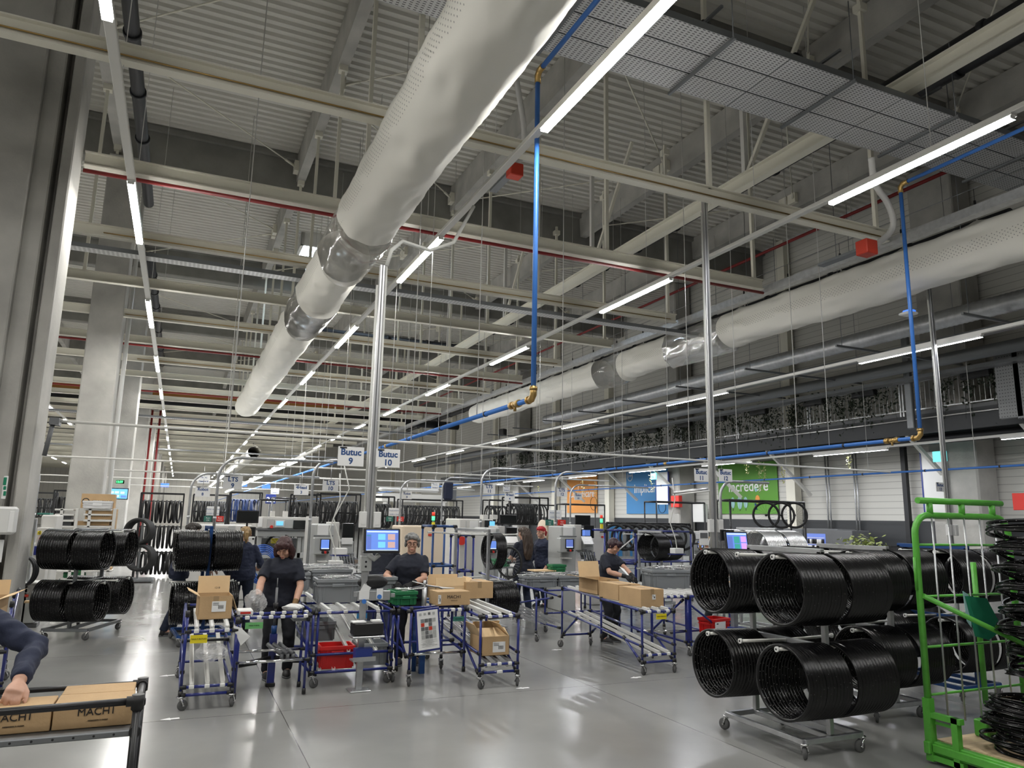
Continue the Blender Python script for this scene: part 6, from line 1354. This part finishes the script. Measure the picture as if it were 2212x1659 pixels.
# wheels on the lacing machines
WH = [x for x in wheel_parts(.29, .016, 24)]
def wheelthing(label, c, rot, s=1.0, tm='tyre', group=None, name='bicycle_wheel'):
    t = T(name, label, 'wheel', c, 0, group); t.rotation_euler = rot; t.scale = (s, s, s)
    for nm, m, mt in zip(('tyre', 'wheel_rim', 'spokes', 'hub'), WH, (tm, 'rim_black', 'alu', 'ink')): m.build(nm, mt, t)
    return t
wheelthing('wheel lying flat on the lacing head of the tenth station', AY(752, 1246, 12.2), (0, PI / 2 - .15, 0), 1.0)
wheelthing('wheel being laced in front of the long haired woman', AY(1100, 1215, 12.75), (0, 0, .55), .95)
wheelthing('black wheel standing inside the white press', AY(603, 1186, 15.5), (0, 0, 1.2), 1.0)
# blue wire coil
m = M(); c = AY(568, 1222, 14.6)
for k in range(14): m.tube([c + V(((.20 + .012 * k) * math.cos(a) * .8, -.15 + .025 * k, .02 * (k % 3) + (.22 + .01 * k) * math.sin(a))) for a in [2 * PI * i / 28 for i in range(28)]], .010, 5, closed=True)
tag(m.build('wire_coil', 'blue_wire'), 'coil of bright blue wire hanging beside the ponytailed woman', 'coil')
# cream spools on a black frame
t = T('spool_rack', 'black frame for wire spools near the red haired woman', 'rack')
for px in (1163, 1200): P(t, 'upright', 'black_steel', (px, 1090, px + 3, 1262, 17.2, .05, True))
P(t, 'rail', 'black_steel', (1163, 1170, 1203, 1173, 17.2, .05)); P(t, 'rail', 'black_steel', (1163, 1090, 1203, 1093, 17.2, .05))
for i, (px, py, r) in enumerate(((1183, 1147, .28), (1186, 1196, .25))):
    c = AY(px, py, 16.9); q = M().lathe([(.05, -.16), (r, -.16), (r, -.14), (r * .9, -.13), (r * .9, .13), (r, .14), (r, .16), (.05, .16)], tuple(c), 'X', 28)
    for k in range(8): q.lathe([(r * .9 + .012 * math.cos(a), -.12 + .034 * k + .012 * math.sin(a)) for a in [2 * PI * j / 6 for j in range(6)]], tuple(c), 'X', 28, closed=True)
    tag(q.build('wire_spool', 'spool_cream'), ['upper cream wire spool beside the red haired woman', 'lower cream wire spool beside the red haired woman'][i], 'spool')
# row of crates on a blue rack in mid hall
t = T('flow_rack', 'long blue pipe rack of grey crates behind the long cart', 'rack', (0, 0, 0))
for x, y in ((5.63, 11.2), (6.98, 11.2), (5.68, 12.4), (6.98, 12.4), (5.08, 10.4)): pipe(t, 'leg', (x, y, .12), (x, y, .70)); caster(t, x, y, .5, .05, .12)
for y, z in ((11.2, .66), (12.4, .66), (11.2, .3)): pipe(t, 'cross_rail', (5.63, y, z), (6.98, y, z))
pipe(t, 'side_rail', (4.98, 12.5, .86), (5.43, 10.3, .66)); pipe(t, 'side_rail', (4.98, 12.5, .3), (5.43, 10.3, .2)); pipe(t, 'brace', (5.03, 12.2, .3), (5.40, 10.5, .62)); pipe(t, 'side_rail', (5.63, 11.2, .66), (5.68, 12.4, .66))
for i in range(4): track(t, (5.23 + .13 * i, 10.6, .22), (4.98 + .13 * i, 12.6, .42), .034, 'alu', False)
for i, (x, lb) in enumerate(((5.74, 'left grey crate of the row behind the long cart'), (6.31, 'middle grey crate of the row behind the long cart, white card'), (6.88, 'right grey crate of the row behind the long cart'))): crate('storage_crate', lb, (x, 11.7, .68), .02, (.54, .40, .18), 'crate_grey')
spokes('silver spokes and tools spread over the crate row', (6.18, 11.7), 140, .34, (.65, .15), .86, 14, hz=.05)
crate('storage_crate', 'small green crate on the crate row', (6.23, 11.95, .90), .0, (.26, .2, .13), 'crate_green'); p = AY(1095, 1248, 12.9); crate('storage_crate', 'small green crate beside the long haired woman', (p.x, 13.2, .92), .0, (.3, .2, .14), 'crate_green')
t = T('side_table', 'small steel table under the green crate by the long haired woman', 'table', (p.x, 13.2, 0)); M().box((0, 0, .905), (.5, .4, .025)).build('top', 'galv', t)
for sx in (-.2, .2):
    for sy in (-.15, .15): M().box((sx, sy, .45), (.03, .03, .9)).build('leg', 'galv', t)
tag(M().box(tuple(AY(1170, 1232, 12.0)), (.42, .3, .02)).build('pale_board', 'card_light'), 'pale board lying at the left end of the crate row', 'board')
# blue frames behind the short haired woman, dark sheets hanging from a black rail
def frame(name, label, px0, px1, y0, Y, d, rails, m='pipe_blue', r=.02, cat='rack'):
    t = T(name, label, cat); x0, x1, _, zt = rc(px0, y0, px1, y0 + 10, Y)
    for x in (x0, x1):
        for y in (Y, Y + d): pipe(t, 'upright', (x, y, 0), (x, y, zt), m, r, 0 if m == 'black_steel' else .05)
    for z in [zt] + list(rails):
        for y in (Y, Y + d): pipe(t, 'rail', (x0, y, z), (x1, y, z), m, r, 0 if m == 'black_steel' else .05)
        for x in (x0, x1): pipe(t, 'side_rail', (x, Y, z), (x, Y + d, z), m, r, 0)
    return t, x0, x1, zt
t, x0, x1, zt = frame('pipe_rack', 'tall blue pipe frame left behind the short haired woman', 1306, 1372, 1146, 13.2, .8, (.95, .35)); pipe(t, 'brace', (x0, 13.2, 1.0), (x1, 13.2, 1.5), 'machine_light')
frame('pipe_rack', 'blue pipe frame right behind the rim bundle', 1374, 1492, 1148, 14.6, .8, (.9, .3)); frame('pipe_rack', 'blue pipe frame with clamps behind the grey haired woman', 936, 985, 1137, 12.2, .6, (1.0, .4), 'pipe_teal')
frame('pipe_rack', 'small blue frame between empty trolley and machine', 990, 1023, 1156, 13.0, .4, (.85, .4))
t = T('sheet_rack', 'black topped rack of dark hanging sheets across the right middle', 'rack'); x0, x1, _, zt = rc(1310, 1131, 1490, 1140, 17.0); M().tube([(x0, 17, zt), (x1, 17, zt)], .03, 8).build('rail', 'joint_black', t)
for x in (x0, (x0 + x1) / 2, x1): M().box((x, 17, zt / 2), (.05, .05, zt)).build('upright', 'black_steel', t)
n = 34
for i in range(n):
    x = x0 + (x1 - x0) * (i + .5) / n; M().box((x, 17, zt - .45), (.085, .02, .82), rz=random.uniform(-.4, .4)).box((x, 17, zt - .01), (.03, .08, .05), 1).build('hanging_sheet', ['poster_blue' if i in (1, 2, 3, 4, 5, 9) else 'crate_grey', 'joint_black'], t)
# wheels and tyres
def simple_wheel(r=.31, ty=.02, m=('tyre', 'alu'), spokes=True):
    a, b, c, d = wheel_parts(r, ty, 16); q = M()
    for k, x in enumerate((a, b, c, d)):
        if not spokes and k in (2, 3): continue
        o = len(q.v); q.v += x.v; q.f += [[i + o for i in f] for f in x.f]; q.m += [0 if k in (0, 1, 3) else 1] * len(x.f); q.s += x.s
    return q
def shared(q, mats): o = q.build('tmp', mats); me = o.data; bpy.data.objects.remove(o); return me
WK, WB, TY = shared(simple_wheel(), ['tyre', 'alu']), shared(simple_wheel(), ['blue_tyre', 'alu']), shared(simple_wheel(.30, .032, spokes=False), ['tyre', 'tyre'])
def wheel_rack(label, wl, px0, px1, pyt, Y, n_, me=WK, tiers=1, nm='bicycle_wheel', cat='wheel', over=.18):
    x0, x1, _, zt = rc(px0, pyt, px1, pyt + 8, Y); t = T('wheel_rack', label, 'rack')
    for x in (x0 - .04, x1 + .04):
        for y in (Y - .3, Y + .3): M().box((x, y, (zt + over) / 2), (.04, .04, zt + over)).build('upright', 'black_steel', t)
    for y in (Y - .3, Y + .3): M().box(((x0 + x1) / 2, y, zt + over), (x1 - x0 + .1, .04, .04)).build('top_rail', 'black_steel', t)
    for k in range(tiers):
        z = zt - .04 - .72 * k
        M().box(((x0 + x1) / 2, Y, z), (x1 - x0 + .08, .03, .03)).build('hanging_rail', 'black_steel', t)
        n = n_ * 2 if nm == 'bicycle_wheel' else n_
        for i in range(n):
            o = link(nm, me, None, (x0 + (x1 - x0) * (i + .5) / n, Y, z - .29), (random.uniform(-3, 3), 0, random.uniform(-.22, .22))); tag(o, wl + (' on its %s tier' % ('upper', 'middle', 'lower')[k] if tiers > 1 else ''), cat, wl + (' tier %d' % (k + 1) if tiers > 1 else ''))
    return t
wheel_rack('black wheeled rack of tyres at the end of the aisle', 'black tyre hung in the aisle end rack', 308, 393, 1080, 23.8, 9, TY, 3, 'tyre_ring', 'tyre')
wheel_rack('black wheel rack between aisle rack and ninth station pipe', 'dark wheel in the rack left of the tall pipe portal', 420, 488, 1082, 25, 11)
wheel_rack('black wheel rack with blue wheels above the wide monitor', 'blue rimmed wheel in the rack above the wide monitor', 500, 560, 1078, 23, 8, WB)
wheel_rack('wheel rack above the four-head machine, right side', 'dark wheel in the rack above the white press', 634, 684, 1084, 20, 8)
wheel_rack('wheel rack left of the first sign pole', 'dark wheel in the rack left of the first sign pole', 690, 770, 1082, 21, 11)
wheel_rack('wheel rack right of the first sign pole', 'dark wheel in the rack right of the first sign pole', 800, 842, 1088, 20, 6)
wheel_rack('wheel rack behind the grey haired woman', 'dark wheel in the long rack behind the grey haired woman', 866, 990, 1092, 24, 15)
wheel_rack('wheel rack behind the eleventh station signs', 'dark wheel in the rack behind the eleventh station', 1052, 1090, 1092, 24, 5)
wheel_rack('wheel rack above the red haired woman', 'wheel in the rack above the red haired woman', 1096, 1172, 1088, 21, 11)
wheel_rack('wheel rack seen through the left bay behind the first column', 'dark wheel in the left bay rack', 62, 118, 1076, 30, 7)
wheel_rack('tyre rack seen through the left bay beside the second column', 'black tyre in the left bay rack', 122, 148, 1072, 28, 4, TY, 1, 'tyre_ring', 'tyre')
for i, (a, b, y, Y) in enumerate(((1222, 1306, 1090, 21), (1418, 1522, 1085, 18), (562, 624, 1080, 21), (588, 640, 1076, 24))): frame('empty_rack', ['empty black frame before the orange poster', 'empty black frame behind the second sign pole', 'empty black frame behind the press console', 'taller empty black frame behind the press console'][i], a, b, y, Y, .6, (1.2,), 'black_steel', .022)
t, x0, x1, zt = frame('wheel_display', 'black display frame with three road wheels before the green poster', 1577, 1737, 1083, 14.8, .5, (1.35,), 'black_steel', .028, 'rack')
WD = [x for x in wheel_parts(.318, .026, 20, smat='ink')]
for i, px in enumerate((1655, 1688, 1716)):
    c = AY(px, 1113, 14.75); wt = T('road_wheel', ['left deep black road wheel on the display frame', 'middle black road wheel on the display frame', 'right black road wheel on the display frame, before white wall'][i], 'wheel', c, .95 + .05 * i, 'road wheels on the display frame')
    for nm, m, mt in zip(('tyre', 'wheel_rim', 'spokes', 'hub'), WD, ('tyre', 'rim_black', 'ink', 'ink')): m.build(nm, mt, wt)
for i in range(7): o = link('bicycle_wheel', WK, None, (x0 + .25 + .3 * i, 15.0, 1.04), (.3 * i, 0, .9)); tag(o, '%s standing wheel from the left on the shelf under the road wheels' % ORD[i], 'wheel', 'wheels under the road wheel display')
for i in range(9): p = AY(1330 + 18 * i, 1165, 15.8); o = link('tyre_ring', TY, None, (p.x, 15.8, 1.42), (0, 0, .8 + .1 * (i % 3))); tag(o, '%s upright black tyre from the left behind the rim bundle' % ORD[i], 'tyre', 'upright tyres behind the rim bundle')
# white disc wheels on the empty trolley behind the grey haired woman
for i, px in enumerate((922, 940, 975)):
    c = AY(px, 1205, 19.0); t = T('disc_wheel', ['left white disc wheel behind the grey haired woman', 'middle white disc wheel behind the grey haired woman', 'right white disc wheel near the blue frame'][i], 'wheel', c, .9, 'white disc wheels'); M().lathe([(.31 + .018 * math.cos(a), .018 * math.sin(a)) for a in [2 * PI * k / 8 for k in range(8)]], ax='X', n=28, closed=True).build('tyre', 'tyre', t); M().lathe([(0, -.012), (.29, -.006), (.29, .006), (0, .012)], ax='X', n=28).build('disc', 'white_plastic', t)
# tyre stand left
t = T('tyre_stand', 'grey stand of hanging tyres left of the aisle', 'stand'); p = AY(296, 1240, 22.0); M().box((p.x, 22.2, .06), (.8, .8, .05)).box((p.x, 22.2, .9), (.05, .05, 1.7)).build('frame', 'galv_dark', t)
TYB = shared(simple_wheel(.31, .042, spokes=False), ['tyre', 'tyre'])
for k, (px, py) in enumerate(((296, 1148), (299, 1205))):
    for i in range(5): c = AY(px, py, 22.0 + .10 * i); o = link('tyre_ring', TYB, None, (c.x + .03 * i, 22.0 + .1 * i, c.z), (0, 0, 1.25)); tag(o, '%s tyre from the front in the %s bundle of the tyre stand' % (ORD[i], ('upper', 'lower')[k]), 'tyre', ('upper', 'lower')[k] + ' bundle on the tyre stand')
# ---- steel shelves with printed cartons
t = T('shelving_unit', 'pale steel shelving with cartons behind the left rim trolley', 'shelf'); Y = 17.0
for px in (118, 152, 180, 234): P(t, 'upright', 'machine_light', (px, 1098, px + 7, 1290, Y, .05, True), (px, 1098, px + 7, 1290, Y + .5, .05, True))
for a, b in ((118, 159), (180, 241)):
    for py in (1099, 1110, 1123, 1136, 1170, 1232): P(t, 'shelf_board', 'machine_light', (a, py, b, py + 4, Y, .55))
def pcarton(label, a, b, c, d, Y, dp, printed=True, m='card'):
    x0, x1, z0, z1 = rc(a, b, c, d, Y); t = carton(label, ((x0 + x1) / 2, Y + dp / 2, z0), 0, (x1 - x0, dp, z1 - z0), m=m, tape=False)
    if printed:
        h = min((z1 - z0) * .36, (x1 - x0) * .13); text(t, 'lettering', 'HERRMANS', h, 'ink', ((x1 - x0) * .08, -dp / 2 - .004, (z1 - z0) * .45), bold=h * .03); M().lathe([(h * .62, 0), (h * .85, .003)], ((x0 - x1) * .36, -dp / 2 - .004, (z1 - z0) * .47), 'Y', 18).build('emblem', 'ink', t)
    return t
pcarton('largest printed carton on top of the pale shelving', 175, 1067, 248, 1098, 17.25, .4); pcarton('printed carton on the second shelf of the pale shelving', 184, 1103, 240, 1122, 17.05, .4); pcarton('plain carton half hidden on the third shelf', 160, 1126, 236, 1135, 17.1, .4, False); pcarton('printed carton low behind the rims of the left trolley', 165, 1226, 240, 1236, 17.1, .4); pcarton('carton standing right of the shelving', 240, 1100, 250, 1150, 17.2, .4, False)
x0, x1, z0, z1 = rc(179, 1082, 241, 1098, 16.95); t = crate('storage_crate', 'clear plastic bin with paper label on the shelving', ((x0 + x1) / 2, 17.1, z0), 0, (x1 - x0, .3, z1 - z0), 'clear_bin', handle=False); M().box((0, -.153, .1), (.16, .003, .1)).build('paper', 'label_white', t)
for i, (a, b) in enumerate(((120, 1113), (120, 1127))): P(T('bin_stack', ['upper dark bins in the left shelving bay', 'lower dark bins in the left shelving bay'][i], 'bin'), 'bin', 'machine_dark', (a + 8, b, a + 34, b + 9, 17.1, .4))
p = AY(158, 1238, 17.0); crate('storage_crate', 'green crate on the bottom shelf of the pale shelving', (p.x, 17.3, p.z - .1), 0, (.35, .4, .16), 'crate_green')
# ---- machine left of the rim trolley
t = T('machine_cabinet', 'white machine cabinet with yellow number label left of the rim trolley', 'cabinet'); P(t, 'body', 'machine_light', (74, 1112, 108, 1360, 14.8, .8, True), b=.02); P(t, 'front', 'machine_light', (66, 1140, 96, 1360, 14.5, .3, True)); o = P(t, 'label_plate', 'yellow', (81, 1147, 89, 1155, 14.48, .01)); text(o, 'lettering', '4', .09, 'ink', tuple(AY(85, 1151, 14.46))); P(t, 'isolator', 'red_sign', (84, 1161, 92, 1168, 14.45, .05)); P(t, 'blue_band', 'pipe_blue', (68, 1180, 88, 1199, 14.48, .02)); P(t, 'top_tray', 'teal_label', (80, 1108, 108, 1112, 14.9, .4))
pmon('black terminal screen beside the first column', 46, 1130, 68, 1164, 13.7, rz=.2); t = T('tube_machine', 'dark machine head with yellow guard beside the first column', 'machine'); P(t, 'guard', 'yellow', (49, 1165, 62, 1200, 13.6, .1)); P(t, 'head', 'black_plastic', (50, 1118, 66, 1128, 13.7, .2)); P(t, 'post', 'galv', (62, 1120, 68, 1300, 13.9, .1, True)); q = M(); c = AY(46, 1235, 13.3)
for k in range(3): q.tube([c + V(((.16 + .02 * k) * math.cos(a), .04 * k, .22 * math.sin(a))) for a in [-1.6 + 3.2 * i / 14 for i in range(15)]], .018, 6)
q.build('hoses', 'black_pipe', t)
t = T('power_unit', 'grey power box with sockets behind the left cartons', 'box'); P(t, 'body', 'machine_grey', (47, 1262, 78, 1346, 13.9, .35), b=.01); P(t, 'top_plate', 'white_plastic', (34, 1258, 90, 1262, 13.8, .4)); P(t, 'white_unit', 'white_plastic', (33, 1268, 48, 1277, 13.6, .1)); c = AY(58, 1276, 13.88); M().lathe([(.03, 0), (.035, -.012), (.04, 0)], tuple(c), 'Y', 16).build('dial', 'machine_light', t); P(t, 'rocker_switch', 'red_box', (53, 1284, 61, 1290, 13.87, .03)); P(t, 'rocker_switch', 'red_box', (67, 1284, 75, 1290, 13.87, .03)); P(t, 'ramp', 'card_light', (52, 1298, 76, 1303, 13.7, .1)); P(t, 'stand', 'machine_dark', (48, 1346, 78, 1372, 13.95, .3, True))
# ---- things fixed to the columns
t = T('wall_screen', 'blue information screen on the third column', 'screen'); P(t, 'housing', 'ink', (234, 1054, 277, 1079, 34.0, .08)); o = P(t, 'screen', 'scr_sky', (236, 1056, 275, 1077, 33.97, .02))
for a, b in ((237, 1061), (248, 1061), (260, 1062), (248, 1069)): P(o, 'screen_tile', 'scr_white', (a, b, a + 9, b + 5, 33.95, .01))
P(o, 'screen_tile', 'scr_blue', (261, 1070, 273, 1075, 33.95, .01))
t = T('digital_clock', 'green digital clock above the information screen', 'clock'); P(t, 'case', 'ink', (250, 1037, 269, 1045, 34.0, .08)); c = AY(258, 1041, 33.96); text(t, 'digits', '12:39', .115, 'led_green', tuple(c), bold=.006)
p = AY(243, 1000, 24.2); tag(M().tube([(p.x, 24.2, 0), (p.x, 24.2, 12)], .06, 12).build('down_pipe', 'white_plastic'), 'white rainwater pipe beside the second column', 'pipe')
for i, px in enumerate((312, 330)): p = AY(px, 1050, 46.0); tag(M().tube([(p.x, 46.0, 0), (p.x, 46.0, 7.5)], .06, 8).build('fire_pipe', 'red_pipe'), ['red vertical fire pipe by the fourth column', 'second red vertical fire pipe further right'][i], 'pipe')
t = T('safety_sign', 'green and white safety sign strip on the first column', 'sign'); P(t, 'plate', 'label_white', (5, 1028, 15, 1078, 11.96, .02)); P(t, 'pictogram', 'green_cloth', (7, 1031, 14, 1048, 11.95, .01), (7, 1050, 13, 1058, 11.95, .01), (7, 1061, 13, 1071, 11.95, .01))
t = T('dispenser', 'white box dispenser mounted on the first column', 'dispenser'); P(t, 'casing', 'white_plastic', (-20, 1094, 31, 1155, 11.7, .25), b=.03); P(t, 'label', 'label_white', (18, 1104, 29, 1150, 11.69, .01)); P(T('notice_sheet', 'paper notice below the white dispenser on the first column', 'paper'), 'sheet', 'label_white', (-6, 1166, 6, 1215, 11.95, .01))
t = T('bay_sign', 'blue bay sign with white two past the first column', 'sign'); P(t, 'plate', 'blue_bin', (58, 1053, 72, 1077, 17.5, .03)); text(t, 'lettering', '2', .22, 'label_white', tuple(AY(64, 1065, 17.45)), bold=.005); P(t, 'upper_plate', 'label_white', (58, 1030, 73, 1052, 17.5, .03)); text(t, 'lettering', 'd', .2, 'ink_blue', tuple(AY(66, 1034, 17.45)))
t = T('bay_sign', 'blue sign hanging above the press', 'sign'); P(t, 'plate', 'blue_bin', (574, 1068, 596, 1088, 24.5, .03)); text(t, 'lettering', '2.4', .22, 'label_white', tuple(AY(585, 1080, 24.45)), bold=.005)
for i, (px, py, Y) in enumerate(((356, 1047, 60), (525, 1046, 55), (575, 1050, 58))): P(T('status_light', ['blue lit display at the far end of the aisle', 'blue lit display right of the ninth station sign', 'blue lit display above the press in the distance'][i], 'display'), 'panel', 'led_blue', (px - 9, py - 3, px + 9, py + 5, Y, .1))
for i, (px, py, Y) in enumerate(((461, 1106, 16.8), (853, 1108, 19.0), (1200, 1114, 16.6))):
    t = T('model_board', ['white text board at the ninth station', 'white text board at the tenth station', 'white text board at the eleventh station'][i], 'sign'); s = 16.8 / Y; P(t, 'sheet', 'label_white', (px - 15 * s, py - 12 * s, px + 13 * s, py + 8 * s, Y, .02)); c = AY(px - 1, py - 6 * s, Y - .03); text(t, 'lettering', 'Model anterior', .045, 'ink_blue', tuple(c)); c = AY(px - 1, py + 3 * s, Y - .03); text(t, 'lettering', 'model in lucru', .045, 'ink_blue', tuple(c)); P(t, 'post', 'galv', (px, py + 8 * s, px + 3, py + 60 * s, Y, .03, True))
    for k, (dx, mt, a, b) in enumerate(((-21, 'teal_label', 'Roti', 'OK'), (5, 'red_sign', 'Roti', 'NOK'))): o = P(t, 'tag_plate', mt, (px + dx * s, py + 9 * s, px + (dx + 17) * s, py + 21 * s, Y - .02, .02)); text(o, 'lettering', a, .045, 'label_white', tuple(AY(px + (dx + 9) * s, py + 13 * s, Y - .04))); text(o, 'lettering', b, .045, 'label_white', tuple(AY(px + (dx + 9) * s, py + 18 * s, Y - .04)))
for i, (px, py, Y) in enumerate(((936, 1120, 16.0), (1299, 1125, 16.0))):
    c = AY(px, py, Y); t = T('signal_tower', ['red and green signal tower above the blue frame', 'red and green signal tower right of the twelfth station monitor'][i], 'lamp', c); M().cyl((0, 0, .06), (0, 0, .14), .035, 12).build('red_lamp', 'led_red', t); M().cyl((0, 0, -.04), (0, 0, .05), .035, 12).build('green_lamp', 'led_green', t); M().cyl((0, 0, -.75), (0, 0, -.04), .02, 8).build('stem', 'machine_dark', t); M().box((0, -.01, -.15), (.06, .05, .14)).build('warning_tag', 'yellow', t)
t = T('notice_sheet', 'framed sheet with a black tyre picture on the second sign pole', 'paper'); P(t, 'sheet', 'label_white', (1511, 1146, 1531, 1178, 9.75, .01)); P(t, 'picture', 'machine_dark', (1513, 1151, 1529, 1162, 9.74, .008))
pmon('dark monitor back beside the green and pink screen', 1556, 1144, 1585, 1168, 9.4)
# white covered conveyor far behind
t = T('conveyor', 'long white overhead conveyor housing behind the tenth station', 'conveyor'); P(t, 'body', 'white_steel', (825, 1068, 965, 1084, 32, 1.5)); P(t, 'tube', 'white_plastic', (822, 1054, 950, 1062, 32, .5), b=.1); P(t, 'leg', 'white_steel', (828, 1084, 834, 1150, 32, .2, True)); P(t, 'leg', 'white_steel', (955, 1084, 961, 1150, 32, .2, True))
t = T('air_handler', 'slatted grey louvre unit on the far right wall', 'unit'); P(t, 'louvre', 'machine_dark', (972, 1055, 986, 1080, 36, .3))
q = M()
for (px, py) in ((1385, 870), (1300, 880), (1085, 930)): pass
for i, (px, py) in enumerate(((1298, 880), (1086, 934))): c = AX(px, py, 19.2); tag(M().box(tuple(c), (.35, .5, .45), b=.05, rz=.4).build('loudspeaker', 'black_plastic'), ['black loudspeaker hung before the balcony, nearer one', 'black loudspeaker hung before the balcony, further one'][i], 'loudspeaker')
tag(M().box(tuple(AY(968, 1060, 21)), (.3, .12, .55), b=.05).build('hanging_jacket', 'navy_light'), 'dark blue jacket hanging from the pipe portal in mid hall', 'jacket')
# ================================================================ world and view
w = bpy.data.worlds.new('world'); SC.world = w; w.use_nodes = True
w.node_tree.nodes['Background'].inputs[0].default_value = (.55, .65, .8, 1); w.node_tree.nodes['Background'].inputs[1].default_value = .3
vs = SC.view_settings; vs.view_transform = 'Standard'; vs.look = 'None'; vs.gamma = 1.0; vs.use_curve_mapping = False; vs.exposure = 2.2
SC.cycles.adaptive_threshold = .05; SC.cycles.max_bounces = 5; SC.cycles.diffuse_bounces = 3; SC.cycles.glossy_bounces = 2; SC.cycles.transparent_max_bounces = 8; SC.cycles.sample_clamp_indirect = 6.0
